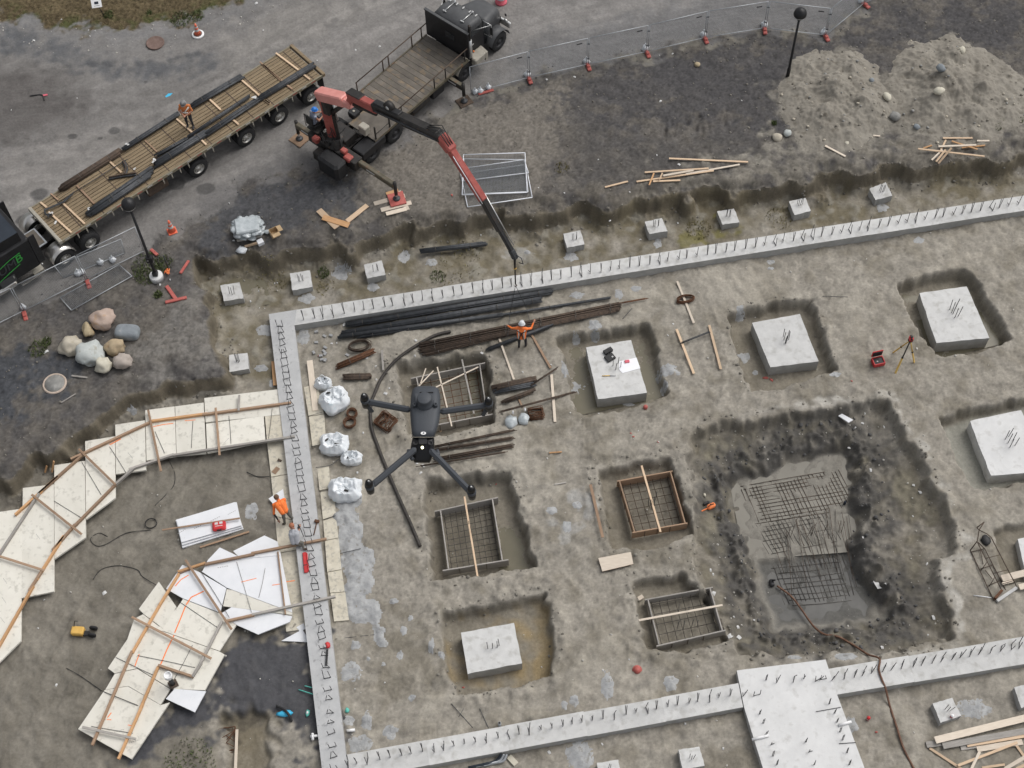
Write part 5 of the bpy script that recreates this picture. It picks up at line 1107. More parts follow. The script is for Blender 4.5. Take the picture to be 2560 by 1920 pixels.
mb = MB(); mb.beam(BP(-.62, 4.02), BP(1.35, 5.05), .56, .52, 'crane_pink', bev=.06); mb.beam(BP(1.3, 4.98), BP(1.75, 5.1), .5, .44, 'crane_pink', bev=.08); mb.box((0, 0, 0), (.30, .01, .22), 'sticker', T(BP(-.25, 4.25, .285)) @ frame(BP(0, 0), BP(1, .5)).to_3x3().to_4x4()); o = mb.build('main_boom', bt)
mb = MB(); mb.tube([BP(.1, 3.3), BP(.95, 4.4)], .11, 'crane_black', 10); mb.tube([BP(.8, 4.2), BP(1.3, 4.75)], .06, 'silver', 8); mb.build('lift_cylinder', o)
mb = MB(); mb.beam(BP(1.55, 5.05), BP(1.9, 5.85), .3, .3, 'crane_red', bev=.04); mb.beam(BP(1.62, 5.62), BP(3.5, 6.12), .36, .44, 'crane_red', bev=.05); mb.beam(BP(1.6, 5.86), BP(2.5, 6.1), .40, .06, 'crane_black', bev=.02); mb.tube([BP(1.9, 5.25, -.05), BP(3.4, 5.75, -.05)], .09, 'crane_black', 10); mb.build('elbow_link', bt)
mb = MB(); mb.beam(BP(3.3, 6.2), BP(7.35, 7.42), .42, .44, 'crane_black', bev=.05); mb.beam(BP(3.35, 6.46), BP(5.0, 6.94), .30, .12, 'black_plastic', bev=.03); mb.beam(BP(5.2, 6.72, .0), BP(7.55, 7.5), .5, .36, 'crane_black', bev=.05)
for o_ in (-.25, .25): mb.tube([BP(3.6, 6.25, o_), BP(5.5, 6.85, o_), BP(7.4, 7.4, o_)], .045, 'steel_dark', 8)
mb.lathe([(.0, -.12), (.26, -.12), (.26, .12), (0, .12)], 'crane_black', T(BP(4.3, 6.85)) @ SN.to_track_quat('Z', 'Y').to_matrix().to_4x4(), 16); mb.lathe([(.10, -.14), (.10, .14)], 'silver', T(BP(4.3, 6.85)) @ SN.to_track_quat('Z', 'Y').to_matrix().to_4x4(), 10)
mb.build('outer_boom', bt)
mb = MB()
for k in range(3): mb.tube([BP(6.6, 7.4, .1 * k - .1), BP(7.4, 7.85 + .06 * k, .12 * k - .1), BP(8.0, 7.35, .1 * k - .1)], .022, 'black_plastic', 6)
mb.build('hydraulic_hose', bt)
mb = MB(); mb.beam(BP(7.4, 7.5), BP(8.05, 7.05), .46, .42, 'crane_red', bev=.07); mb.build('knuckle', bt)
mb = MB(); mb.beam(BP(7.9, 7.12), BP(9.75, 5.3), .30, .36, 'crane_red', bev=.04); mb.tube([BP(7.9, 6.75, .05), BP(9.2, 5.55, .05)], .07, 'crane_black', 8); mb.tube([BP(8.3, 7.05, -.19), BP(9.9, 5.35, -.19)], .018, 'white_steel', 6); mb.build('fly_jib', bt)
mb = MB(); mb.beam(BP(9.55, 5.52), BP(10.7, 4.05), .25, .30, 'crane_black', bev=.03); mb.beam(BP(10.5, 4.32), BP(11.45, 3.1), .19, .23, 'black_plastic', bev=.03); mb.tube([BP(9.7, 5.5, .16), BP(11.3, 3.45, .16)], .025, 'silver', 6); mb.build('jib_extension', bt)
mb = MB(); mb.beam(BP(11.3, 3.3), BP(11.55, 2.9), .22, .26, 'steel_dark', bev=.03); mb.tube([BP(11.5, 3.1, .05), BP(11.85, 3.15, .05), BP(11.95, 2.85, .05), BP(11.7, 2.7, .05)], .022, 'steel_dark', 6); mb.build('jib_head', bt)
HK = BP(11.5, 0, 0)
mb = MB(); mb.tube([(HK.x, HK.y, 2.95), (HK.x, HK.y, 2.1)], .06, 'crane_black', 8, r1=.04); mb.tube([(HK.x, HK.y, 2.1), (HK.x, HK.y, 1.0)], .035, 'crane_black', 6); mb.lathe([(0, -.08), (.07, 0), (0, .08)], 'yellow_plastic', T((HK.x, HK.y, 2.15)), 8)
mb.tube([(HK.x, HK.y, 1.0), (HK.x + .06, HK.y, .9), (HK.x + .02, HK.y, .82), (HK.x - .05, HK.y, .86)], .022, 'rust_dark', 6); mb.build('hook', bt)
mb = MB()
for e in (g(11, 2070, 1010, F + .35), g(12, 235, 950, F + .35)):
    mb.tube([(HK.x, HK.y, .88), e], .013, 'steel_dark', 5)
for e0, e1 in ((g(11, 2070, 1010, F + .3), g(11, 2050, 1190, F + .3)), (g(12, 235, 950, F + .3), g(12, 270, 1080, F + .3))): mb.tube([e0, e1], .011, 'steel_dark', 5)
tag(mb.build('sling'), 'thin lifting sling hanging from the crane hook to the steel bundles', 'sling')
# operator's high seat
b_ = LB(BM); b_.box((-1.05, 2.45, 1.5), (.6, .7, .08), 'crane_black'); b_.box((-1.05, 2.55, 1.72), (.46, .46, .1), 'black_plastic', bev=.03); b_.box((-1.28, 2.62, 2.02), (.08, .46, .6), 'black_plastic', bev=.03); b_.tube([(-1.3, 2.9, 1.5), (-1.3, 2.9, 2.3), (-1.3, 2.3, 2.3)], .02, 'crane_black', 6); b_.build('operator_seat', bt)
b_ = LB(BM); b_.box((-.72, 2.15, 2.0), (.3, .75, .1), 'grey_paint', bev=.02); b_.box((-.72, 2.15, 1.7), (.2, .5, .55), 'crane_black')
for k in range(6): b_.tube([(-.78, 1.88 + .1 * k, 2.05), (-.8, 1.88 + .1 * k, 2.17)], .012, 'black_plastic', 5)
b_.build('control_panel', bt)
# pads under the outrigger feet
def slabthing(name, label, cat, c, d, mt, rz, z0, parts=1):
    mb = MB(); mb.box((0, 0, 0), d, mt, T((c.x, c.y, z0 + d[2] / 2)) @ RZ(rz), bev=.01); return tag(mb.build(name), label, cat)
q = BM @ Vector((-1.3, 3.62, 0)); slabthing('outrigger_pad', 'square tan pad under the far rear outrigger foot', 'outrigger pad', q, (.75, .75, .06), 'wood_brown', math.radians(48), .0)
q = BM @ Vector((5.4, -.92, 0)); slabthing('outrigger_pad', 'brown steel pad under the front outrigger beside the fence', 'outrigger pad', q, (.7, .6, .06), 'rust_dark', math.radians(30), .0)
q = BM @ Vector((-1.12, -2.45, 0)); slabthing('outrigger_pad', 'red square pad on cribbing boards under the near rear outrigger', 'outrigger pad', q, (.75, .75, .07), 'red_plastic', math.radians(15), .075)
for k, (x0, y0, x1, y1, wd, lb) in enumerate(((995, 1610, 1240, 1545, .24, 'pale board under the red outrigger pad, upper left'), (1050, 1660, 1290, 1600, .24, 'pale board under the red outrigger pad, lower left'), (1095, 1540, 1190, 1510, .3, 'orange board end above the red outrigger pad'), (1090, 1690, 1250, 1650, .22, 'lowest board under the red outrigger pad'), (1190, 1510, 1260, 1660, .22, 'board crossing under the right of the red outrigger pad'))):
    z = hz(q.x, q.y); o = board('cribbing_board', g(1, x0, y0, z + .02 + .012 * (k % 2)), g(1, x1, y1, z + .02 + .012 * (k % 2)), wd, .035, 'wood_pale' if k != 2 else 'wood_orange'); tag(o, lb, 'board')

# ------------------------------------------------------------------ temporary fence
def fence_panel(name, label, bl, br, tl, tr_, frame_mt='galv', wires=(26, 10), wire_mt='wire', r=.02, parent=None, group=None, cat='fence panel', wr=.0036):
    bl, br, tl, tr_ = map(Vector, (bl, br, tl, tr_)); t = thing(name, label, cat, ((bl + br) / 2), group)
    for a, b_, nm in ((bl, br, 'bottom_rail'), (tl, tr_, 'top_rail'), (bl, tl, 'upright'), (br, tr_, 'upright')):
        mb = MB(); mb.tube([a, b_], r, frame_mt, 7); mb.build(nm, t)
    mb = MB(); nx, ny = wires
    for i in range(1, nx):
        k = i / nx; mb.tube([lerp(bl, br, k), lerp(tl, tr_, k)], wr, wire_mt, 3, cap=False)
    for j in range(1, ny):
        k = j / ny; mb.tube([lerp(bl, tl, k), lerp(br, tr_, k)], wr, wire_mt, 3, cap=False)
    mb.build('wire_mesh', t); return t
def foot(label, p, d, group):
    """red plastic fence foot"""
    mb = MB(); M = T(p) @ RZ(math.atan2(d.y, d.x)); mb.box((0, 0, .06), (.52, .2, .11), 'red_plastic', M, bev=.03); mb.box((0, 0, .15), (.18, .16, .06), 'red_plastic', M, bev=.02)
    return tag(mb.build('fence_block'), label, 'fence foot', group)
def sandbag(label, p, s=1., group='white sandbags on the fence feet', seed=0):
    mb = MB(); mb.blob(Vector(p) + Vector((0, 0, .13 * s)), (.19 * s, .17 * s, .2 * s), 'white_bag', seed, .5, 2, 1.8, flat=-.7); mb.blob(Vector(p) + Vector((0, .02, .36 * s)), (.06 * s, .05 * s, .14 * s), 'white_bag', seed + 3, .4, 1)
    return tag(mb.build('sandbag'), label, 'sandbag', group)
FR = [(1176, 237), (1322, 198), (1469, 165), (1617, 133), (1762, 98), (1911, 74), (2063, 92), (2159, 12), (2290, -50)]
ordn = ('first', 'second', 'third', 'fourth', 'fifth', 'sixth', 'seventh', 'eighth', 'ninth')
pts = [G0(x, y) for x, y in FR]; up_ = Vector((0, 0, 1.88))
for k in range(8):
    a, b_ = pts[k], pts[k + 1]; d = (b_ - a).normalized() * .045
    o = fence_panel('site_fence', ordn[k] + ' fence panel from the boom truck along the right-hand street edge', a + d + Vector((0, 0, .12)), b_ - d + Vector((0, 0, .12)), a + d + up_, b_ - d + up_, 'galv', (48, 20), group='fence panels along the street')
    mb = MB(); c = lerp(a, b_, .85) + Vector((0, 0, 1.62)); mb.beam(c - d * 3, c + d * 3, .006, .07, 'slate_sign' if 'slate_sign' in MATS else 'grey_paint'); mb.build('name_plate', o)
for k in range(1, 8):
    n_ = Vector((pts[k + 1].y - pts[k - 1].y, -(pts[k + 1].x - pts[k - 1].x), 0)).normalized()
    foot(f'red fence foot at the {ordn[k - 1]} joint from the boom truck', pts[k] + n_ * .12, n_, 'red fence feet')
    mb = MB(); 
    for zz in (.5, 1.5): mb.box((0, 0, 0), (.14, .05, .05), 'steel_dark', T(pts[k] + Vector((0, 0, zz))))
    tag(mb.build('pipe_coupler'), f'pair of dark clamps at the {ordn[k - 1]} fence joint from the boom truck', 'clamp')
    sandbag(f'white sandbag at the {ordn[k - 1]} fence joint from the boom truck', pts[k] - n_ * .22, .9, seed=k)
for k, (x, y) in enumerate(((1795, 735), (1835, 730), (1900, 700))): sandbag(('left', 'middle', 'right')[k] + ' of three white sandbags beside the front outrigger', G(1, x, y), .8, 'sandbags beside the outrigger', 20 + k)
mb = MB(); a, b_ = G(1, 1820, 750), G(1, 1940, 715); mb.beam(a + Vector((0, 0, .05)), b_ + Vector((0, 0, .05)), .14, .08, 'red_plastic', bev=.02); tag(mb.build('fence_block'), 'long red fence foot lying beside the front outrigger', 'fence foot')
# left-hand fence
FL = [(-250, 935), (-95, 858), (60, 781), (218, 702), (364, 630)]; pts = [G0(x, y) for x, y in FL]
for k in range(4):
    a, b_ = pts[k], pts[k + 1]; d = (b_ - a).normalized() * .045
    fence_panel('site_fence', ('fence panel wholly beyond the left edge', 'fence panel cut by the left edge below the tractor', 'fence panel in front of the tractor lettering', 'fence panel between the tractor wheels and the left lamp post')[k], a + d + Vector((0, 0, .12)), b_ - d + Vector((0, 0, .12)), a + d + up_, b_ - d + up_, 'galv', (48, 20), group='fence panels along the street')
for k, lb in ((2, 'red fence foot at the left fence, nearer the left edge'), (3, 'red fence foot at the left fence, below the tractor wheels')):
    n_ = Vector((.35, -.93, 0)); foot(lb, pts[k] + n_ * .25, n_, 'red fence feet')
sandbag('white sandbag on the left fence foot nearest the left edge', pts[2] + Vector((-.05, .2, 0)), .8, seed=31)
for k, (x, y) in enumerate(((650, 690), (620, 700), (800, 615), (895, 595))): sandbag(('right-hand', 'left-hand', 'upright', 'last')[k] + ' white sandbag behind the left fence, below the tractor', G(10, x, y), .85, 'sandbags behind the left fence', 33 + k)
zz = lambda rc, x, y, z: g(rc, x, y, z)
fence_panel('site_fence', 'spare fence panel leaning behind the left fence', G(10, 500, 725, .05), G(10, 985, 528, .05), g(10, 430, 632, .75), g(10, 955, 420, .75), 'galv', (50, 24))
fence_panel('site_fence', 'fallen fence panel lying on the dark ground above the boulders', G(10, 565, 982, .10), G(10, 1042, 712, .10), G(10, 475, 882, .10), G(10, 940, 620, .10), 'galv', (50, 24), wr=.003)
# stacked white panels
for k, (cs, lb) in enumerate(((((1735, 1635), (2245, 1560), (1680, 1375), (2195, 1300)), 'lowest white fence panel of the pile under the jib'), (((1690, 1535), (2212, 1515), (1705, 1255), (2185, 1262)), 'second white fence panel of the pile under the jib'), (((1700, 1430), (2215, 1365), (1705, 1330), (2180, 1262)), 'third white fence panel of the pile under the jib, narrow strip showing'), (((1692, 1540), (2205, 1520), (1702, 1222), (2188, 1207)), 'topmost white fence panel of the pile under the jib'))):
    q = [g(1, x, y, .08 + .045 * k) for x, y in cs]; fence_panel('site_fence', lb, *q, 'white_steel', (44, 34), 'wire', .024, group='pile of white fence panels', wr=.0036)
# spare red feet and stakes by the left lamp
for k, (x0, y0, x1, y1, w_, lb) in enumerate(((1315, 790, 1390, 895, .17, 'red bar of the T-shaped fence foot below the left lamp, upright stroke'), (1305, 920, 1475, 880, .15, 'red bar of the T-shaped fence foot below the left lamp, cross stroke'), (1190, 500, 1245, 548, .15, 'red fence foot half hidden behind the left lamp post'), (1425, 690, 1490, 590, .12, 'thin red fence foot right of the left lamp'))):
    mb = MB(); mb.beam(G(10, x0, y0, .05), G(10, x1, y1, .052), w_, .09, 'red_plastic', bev=.02); tag(mb.build('fence_block'), lb, 'fence foot')
mb = MB(); p = G(10, 1330, 655); mb.tube([p, p + Vector((-.02, .05, .95))], .025, 'steel_dark', 6); tag(mb.build('steel_stake'), 'dark steel stake standing right of the left lamp post', 'stake')
mb = MB()
for k in range(16): mb.beam(G(10, 1320 + random.uniform(-22, 22), 675 + random.uniform(-25, 25), .03 + .01 * k), G(10, 1320 + random.uniform(-22, 22), 675 + random.uniform(-25, 25), .05 + .012 * k), .03, .01, 'orange_spray')
tag(mb.build('orange_netting'), 'crumpled orange netting in the weeds beside the left lamp base', 'netting')

# ------------------------------------------------------------------ lamps, cones, sign, covers
def lamp(label, p, hh, boxz=None, base=True):
    t = thing('street_lamp', label, 'street lamp', p)
    mb = MB(); mb.lathe([(.09, 0), (.09, .5), (.065, .6), (.055, hh - .55)], 'black_paint', T(p), 12); mb.build('post', t)
    mb = MB(); mb.lathe([(.10, 0), (.14, .06), (.06, .14), (.16, .22), (.30, .28), (.31, .36), (.27, .52), (.15, .64), (.0, .68)], 'black_paint', T(p + Vector((0, 0, hh - .62))), 20); o = mb.build('lamp_head', t)
    mb = MB(); mb.lathe([(.13, 0), (.28, .05), (.28, .07), (.13, .03)], 'silver', T(p + Vector((0, 0, hh - .44))), 16, cap=False); mb.build('reflector', o)
    if base:
        mb = MB(); mb.lathe([(.30, -.05), (.30, .22), (.28, .25), (0, .25)], 'concrete_clean', T(p), 20); mb.build('concrete_base', t)
        mb = MB(); mb.box((0, 0, .38), (.24, .24, .26), 'black_paint', T(p), bev=.03); mb.build('foot_cover', t)
    if boxz:
        mb = MB(); mb.box((0, 0, boxz), (.28, .24, .34), 'black_paint', T(p), bev=.02); mb.box((-.06, -.13, boxz + .02), (.06, .02, .06), 'silver', T(p)); mb.build('socket_box', t)
    return t
lamp('black street lamp on a round concrete base in weeds, left of the trench', G(10, 1240, 728), 5.5, 1.45)
lamp('black street lamp standing by the left spoil heap', G(3, 345, 602), 4.36, None, False)
def cone(label, p, base='sq', s=1.):
    t = thing('traffic_cone', label, 'traffic cone', p)
    mb = MB()
    if base == 'sq': mb.box((0, 0, .025), (.4 * s, .4 * s, .05), 'cone_orange', T(p) @ RZ(.4), bev=.02)
    else: mb.lathe([(.31, 0), (.31, .06), (.27, .08), (0, .08)], 'white_paint', T(p), 22); mb.lathe([(.22, .08), (.22, .10), (0, .10)], 'cover_brown', T(p), 18)
    mb.build('base', t); z0 = .05 if base == 'sq' else .1
    mb = MB(); mb.lathe([(.17 * s, z0), (.10 * s, .35 * s), (.055 * s, .62 * s), (.04 * s, .74 * s), (0, .74 * s)], 'cone_orange', T(p), 16); o = mb.build('cone_body', t)
    mb = MB()
    for a, b_ in ((.30, .42), (.52, .60)): mb.lathe([(.116 * s - (a - .3) * .15 * s + .004, a * s), (.116 * s - (b_ - .3) * .15 * s + .002, b_ * s)], 'sticker', T(p), 16, cap=False)
    mb.build('reflective_band', o)
cone('orange and white cone on a round white base near the brown manhole', G(0, 1565, 275), 'round', 1.)
cone('orange traffic cone standing alone between the left lamp and the wrapped pallet', G(10, 1360, 358), 'sq', 1.05)
p = G(1, 2000, 18); mb = MB(); mb.lathe([(.30, 0), (.30, .1), (.25, .12), (.23, .5), (.25, .55), (.2, .95), (.12, 1.0), (0, 1.0)], 'pink_plastic', T(p), 20); mb.lathe([(.245, .3), (.245, .42)], 'sticker', T(p), 20, cap=False); tag(mb.build('traffic_drum'), 'reddish traffic drum at the top edge near the boom truck bonnet', 'traffic drum')
p = G(0, 822, 125); t = thing('small_sign', 'small white sign on a thin post in the dry grass', 'sign', p)
mb = MB(); mb.tube([p, p + Vector((-.1, -.05, .75))], .022, 'black_paint', 6); mb.build('post', t)
mb = MB(); M = T(p + Vector((-.14, -.07, .92))) @ RZ(.15) @ Matrix.Rotation(math.radians(38), 4, 'X'); mb.box((0, 0, 0), (.50, .42, .02), 'white_paint', M); o = mb.build('panel', t)
mb = MB(); mb.box((0, .02, .012), (.2, .13, .004), 'navy_paint', M); mb.box((0, -.12, .012), (.28, .03, .004), 'grey_print', M); mb.build('printed_mark', o)
p = G(0, 1228, 345); mb = MB(); mb.lathe([(.44, -.02), (.46, .07), (.43, .09), (.41, .075), (.20, .08), (0, .08)], 'cover_brown', T(p), 32); tag(mb.build('manhole_cover'), 'round brown manhole cover near the dry grass', 'manhole cover')
p = G(10, 432, 1562); t = thing('manhole', 'round manhole with a pale ring in the dark ground at left', 'manhole', p)
mb = MB(); mb.lathe([(.43, .02), (.44, .045), (.50, .045), (.52, .0)], 'ring_buff', T(p), 32, cap=False); mb.build('ring', t)
mb = MB(); mb.lathe([(.435, .0), (.435, .03), (0, .035)], 'rock_grey', T(p), 32); mb.build('cover', t)

# ------------------------------------------------------------------ boulders and spoil heaps
def rock(label, rc, x, y, rx, ry, mt, seed, hz_=.8, rz=0., amp=.28, boxy=False, name='boulder', cat='boulder', sub=3, sink=.25):
    k = ZS / 56.; p = G(rc, x, y + ry * .35); a, b_ = rx * k * .93, ry * k * .93; mb = MB(); c = (a + b_) / 2 * hz_
    if boxy: 
        mb.box((0, 0, 0), (2 * a, 2 * b_, 2 * c * .8), mt, T(p + Vector((0, 0, c * .55))) @ RZ(rz), bev=.14); o = mb.build(name)
        mo = o.modifiers.new('round', 'SUBSURF'); mo.levels = mo.render_levels = 2
    else:
        mb.blob(p + Vector((0, 0, c * (1 - sink))), (a, b_, c), mt, seed, amp * 1.35, sub, 1.5, RZ(rz).to_3x3()); o = mb.build(name)
    return tag(o, label, cat)
rock('large pinkish boulder at the top of the boulder group', 10, 820, 1055, 100, 84, 'rock_pink', 1)
rock('egg-shaped tan boulder left of the pinkish one', 10, 702, 1130, 45, 72, 'rock_tan', 2, rz=.15)
rock('pale rough boulder at the left end of the boulder group', 10, 570, 1262, 88, 92, 'rock_pale', 3)
rock('biggest mint-grey boulder with a dark patch in the group', 10, 722, 1315, 118, 108, 'rock_mint', 4, .7, .8)
rock('golden faceted boulder in the middle of the group', 10, 920, 1270, 82, 72, 'rock_gold', 5)
rock('dark slate block-shaped boulder at the right of the group', 10, 1015, 1150, 106, 72, 'rock_slate', 6, .75, -.1, boxy=True)
rock('small cream boulder at the bottom of the group', 10, 825, 1412, 68, 70, 'rock_cream', 7)
rock('mauve-grey boulder at the lower right of the group', 10, 978, 1388, 76, 66, 'rock_mauve', 8, .8, .4)
ms = mat('spoil', (.195, .178, .15), (.27, .25, .213), .95, 1.1, bump=1., bscale=9, c3=(.15, .135, .11), s3=4, t3=.60)
def heap(label, x, y, a, b_, hh, seed, lobes):
    """tipped spoil: overlapping slumped lobes, gullies and clods over the ground"""
    c = G0(x, y); mb = MB(); st = .05; nx = int(2.6 * a / st); ny = int(2.6 * b_ / st); vs = []; idx = {}; fs = []
    zz = np.zeros((ny, nx))
    for j in range(ny):
        for i in range(nx):
            X = (i - nx / 2) * st; Y = (j - ny / 2) * st; q = Vector((X, Y, seed * 3.))
            wob = .16 * mnoise.noise(q * .9) + .10 * mnoise.noise(q * 2.3) + .05 * mnoise.noise(q * 5.)
            m_ = 0
            for lx, ly, lr, lh in lobes:
                d = math.hypot((X - lx * a) / (lr * a), (Y - ly * b_) / (lr * b_)) + wob
                if d < 1: m_ = max(m_, lh * hh * (1 - d) ** 1.15 * (1 + .55 * (1 - d)))
            edge_ = min(1, m_ / .25)
            m_ += edge_ * (.12 * mnoise.noise(q * 1.1) + .06 * mnoise.noise(q * 2.7) + .03 * mnoise.noise(q * 6.5) + .035 * mnoise.noise(q * 13) - .10 * max(0, .35 - abs(mnoise.noise(Vector((math.atan2(Y, X) * 3.1, math.hypot(X, Y) * .5, seed))))))
            zz[j, i] = m_ - .05
    for j in range(ny):
        for i in range(nx):
            X = c.x + (i - nx / 2) * st; Y = c.y + (j - ny / 2) * st; vs.append(Vector((X, Y, hz(X, Y) + zz[j, i])))
    for j in range(ny - 1):
        for i in range(nx - 1):
            if max(zz[j, i], zz[j, i + 1], zz[j + 1, i], zz[j + 1, i + 1]) > -.04: fs.append([j * nx + i, j * nx + i + 1, (j + 1) * nx + i + 1, (j + 1) * nx + i])
    us = sorted({k for f in fs for k in f}); rm = {k: n_ for n_, k in enumerate(us)}
    mb.add([vs[k] for k in us], [[rm[k] for k in f] for f in fs], 'spoil', True); o = mb.build('spoil_heap'); o = tag(o, label, 'spoil heap')
    r_ = random.Random(seed); b2 = MB()
    for k in range(140):
        f = r_.choice(fs); v = vs[f[0]]; s = .02 + .07 * r_.random() ** 2.5; b2.blob(v + Vector((0, 0, s * .3)), (s, s * r_.uniform(.7, 1.2), s * .7), r_.choice(('spoil', 'rock_grey', 'spoil', 'rock_pale')), k, .4, 1)
    q_ = b2.build('clods', o); q_['kind'] = 'stuff'
    return o
heap('left of two grey-tan spoil heaps, beside the right lamp', 2088, 245, 3.0, 3.1, .62, 2, ((0, .1, .95, 1.), (-.25, -.35, .75, .8), (.35, -.2, .7, .85), (.0, -.55, .6, .55), (-.5, .1, .55, .5), (.3, .45, .6, .7)))
heap('right of two grey-tan spoil heaps, topped with loose rocks', 2388, 222, 3.3, 3.4, .68, 9, ((-.1, .1, .95, 1.), (.35, -.1, .8, .85), (-.35, -.3, .75, .75), (.1, -.5, .65, .6), (.6, -.3, .5, .45), (.1, .5, .6, .75), (.75, -.45, .4, .3)))
def heaprock(label, rc, x, y, r, mt, z, seed, rx=1., name='rock'):
    p = g(rc, x, y, z); mb = MB(); k = ZS / 62; mb.blob(p, (r * k * rx, r * k, r * k * .7), mt, seed, .35, 2, 1.2); return tag(mb.build(name), label, 'rock')
heaprock('white rock on the back of the right spoil heap', 3, 1722, 395, 42, 'rock_cream', .5, 1, .8)
heaprock('dark slate rock high on the right spoil heap', 3, 1555, 538, 48, 'rock_slate', 1.0, 2, 1.)
heaprock('rounded cream rock in the middle of the right spoil heap', 3, 1540, 718, 48, 'rock_cream', .95, 3, 1.05)
heaprock('brown-grey rock in the gap between the spoil heaps', 3, 1190, 918, 48, 'rock_grey', .2, 4, 1.1)
heaprock('white-grey rock at the lower left foot of the left spoil heap', 3, 345, 1050, 38, 'rock_mint', .15, 5, 1.)
heaprock('pale rock lying left of the white-grey rock at the heap foot', 3, 262, 1085, 50, 'rock_pale', .05, 6, 1.1)
heaprock('slate rock at the front foot of the left spoil heap', 3, 800, 1070, 28, 'rock_slate', .05, 7)
heaprock('dark rock left of the slate rock at the heap foot', 3, 680, 1082, 24, 'rock_grey', .05, 8)
heaprock('small pale rock above the lone board near the heaps', 3, 812, 1132, 22, 'rock_cream', .04, 9)
heaprock('slate rock on the right flank of the left spoil heap', 3, 1010, 632, 24, 'rock_slate', .45, 10)
heaprock('blue-grey rock at the front of the right spoil heap', 3, 1365, 1000, 32, 'rock_slate', .15, 11)
heaprock('small tan rock on dark ground beyond the fence', 2, 1590, 508, 28, 'rock_tan', .04, 12, 1.1)
mb = MB(); p = g(3, 1132, 765, .35); mb.blob(p, (.17, .30, .14), 'rock_cream', 3, .2, 2, 1., RZ(.3).to_3x3()); tag(mb.build('foam_lump'), 'yellowish foam lump between the two spoil heaps', 'foam offcut')

# ------------------------------------------------------------------ loose timber
def sticks(rc, segs, z=0., pile='', mt0='wood_new', wd=.09, th=.04, grp=None):
    for k, s in enumerate(segs):
        x0, y0, x1, y1, lb = s[:5]; w_ = s[5] if len(s) > 5 else wd; mt_ = s[6] if len(s) > 6 else mt0; lift = s[7] if len(s) > 7 else 0.
        pq = settle([G(rc, x0, y0, th / 2 + lift + .004), G(rc, x1, y1, th / 2 + lift + .004)], th / 2 + .006); o = board('board', pq[0], pq[1], w_, th, mt_); tag(o, lb, 'board', grp)
g1 = 'loose boards above the far bank'
sticks(2, [(1365, 1262, 1990, 1290, 'longest upper board of the loose stack above the far bank'), (1175, 1362, 1680, 1330, 'board with its left end near a green tuft above the far bank', .09, 'wood_new', .05), (1500, 1375, 1925, 1300, 'board slanting up right in the stack above the far bank', .09, 'wood_pale', .09), (1110, 1437, 1720, 1350, 'long slanting board at the front of the stack above the far bank', .09, 'wood_new', .03),
           (1240, 1436, 1455, 1427, 'short flat board at the front of the stack above the far bank'), (1320, 1388, 1560, 1345, 'short pale board inside the stack above the far bank', .11, 'wood_pale', .13), (1248, 1368, 1210, 1462, 'short upright-looking stick left in the stack above the far bank', .07, 'wood_orange', .16), (1315, 1366, 1290, 1420, 'shortest cross stick in the stack above the far bank', .07, 'wood_new', .16), (860, 1483, 1042, 1437, 'single board lying left of the stack above the far bank')], grp=g1)
sticks(3, [(1570, 1095, 1805, 1095, 'top board of the tangled stack at the upper right bank'), (1840, 1115, 1937, 1115, 'short board right of the tangled stack at the upper right bank', .1, 'wood_pale'), (1535, 1157, 1835, 1145, 'pale flat board in the tangled stack at the upper right', .1, 'wood_pale', .12), (1640, 1115, 1845, 1180, 'board slanting down right in the tangled stack', .08, 'wood_orange', .07), (1375, 1175, 1900, 1235, 'longest board of the tangled stack at the upper right', .09, 'wood_new', .16),
           (1720, 1168, 1905, 1148, 'thin board at the right of the tangled stack', .08, 'wood_orange', .03), (1595, 1105, 1540, 1215, 'short steep board in the tangled stack', .08, 'wood_new', .02), (1485, 1148, 1415, 1172, 'short board at the left of the tangled stack', .08, 'wood_orange'), (1590, 1190, 1515, 1285, 'steep board hanging over the bank from the tangled stack', .09, 'wood_new', .06), (1625, 1210, 1520, 1332, 'lowest steep board of the tangled stack over the bank', .09, 'wood_new', .02), (1565, 1190, 1480, 1272, 'leftmost steep board of the tangled stack', .08, 'wood_pale', .03),
           (640, 1155, 800, 1240, 'lone pale board below the left spoil heap', .1, 'wood_pale'), (1020, 1072, 1075, 1077, 'tiny stick between the spoil heaps', .08, 'wood_pale')])
sticks(33, [(1510, 1440, 2320, 1240, 'widest top plank of the lumber stack at the lower right', .27, 'wood_pale', .17), (1570, 1485, 2320, 1348, 'second wide plank of the lumber stack at the lower right', .24, 'wood_grey', .13), (1440, 1475, 1720, 1440, 'grey plank end at the left of the lumber stack', .24, 'wood_grey', .04), (1760, 1478, 2320, 1385, 'narrow orange-edged plank of the lumber stack', .16, 'wood_new', .09), (1840, 1512, 2200, 1452, 'lowest wide plank at the front of the lumber stack', .22, 'wood_pale', .04), (1710, 1502, 1860, 1480, 'short plank end under the lumber stack', .18, 'wood_grey', .0),
            (1465, 1502, 1720, 1668, 'stick running down left from the lumber stack', .1, 'wood_new', .02), (1690, 1640, 2160, 1458, 'long stick crossing in front of the lumber stack', .1, 'wood_new', .09), (1862, 1530, 1795, 1668, 'steep stick in front of the lumber stack', .1, 'wood_pale', .14), (2130, 1450, 2235, 1600, 'stick leaning at the right of the lumber stack', .1, 'wood_new', .05), (2060, 1668, 2320, 1515, 'stick in the bottom right corner of the view', .14, 'wood_pale', .05), (1880, 1658, 2060, 1632, 'short stick on the bottom edge at lower right', .09, 'wood_new', .0), (2150, 1668, 2320, 1590, 'last stick in the bottom right corner', .12, 'wood_new', .1)])
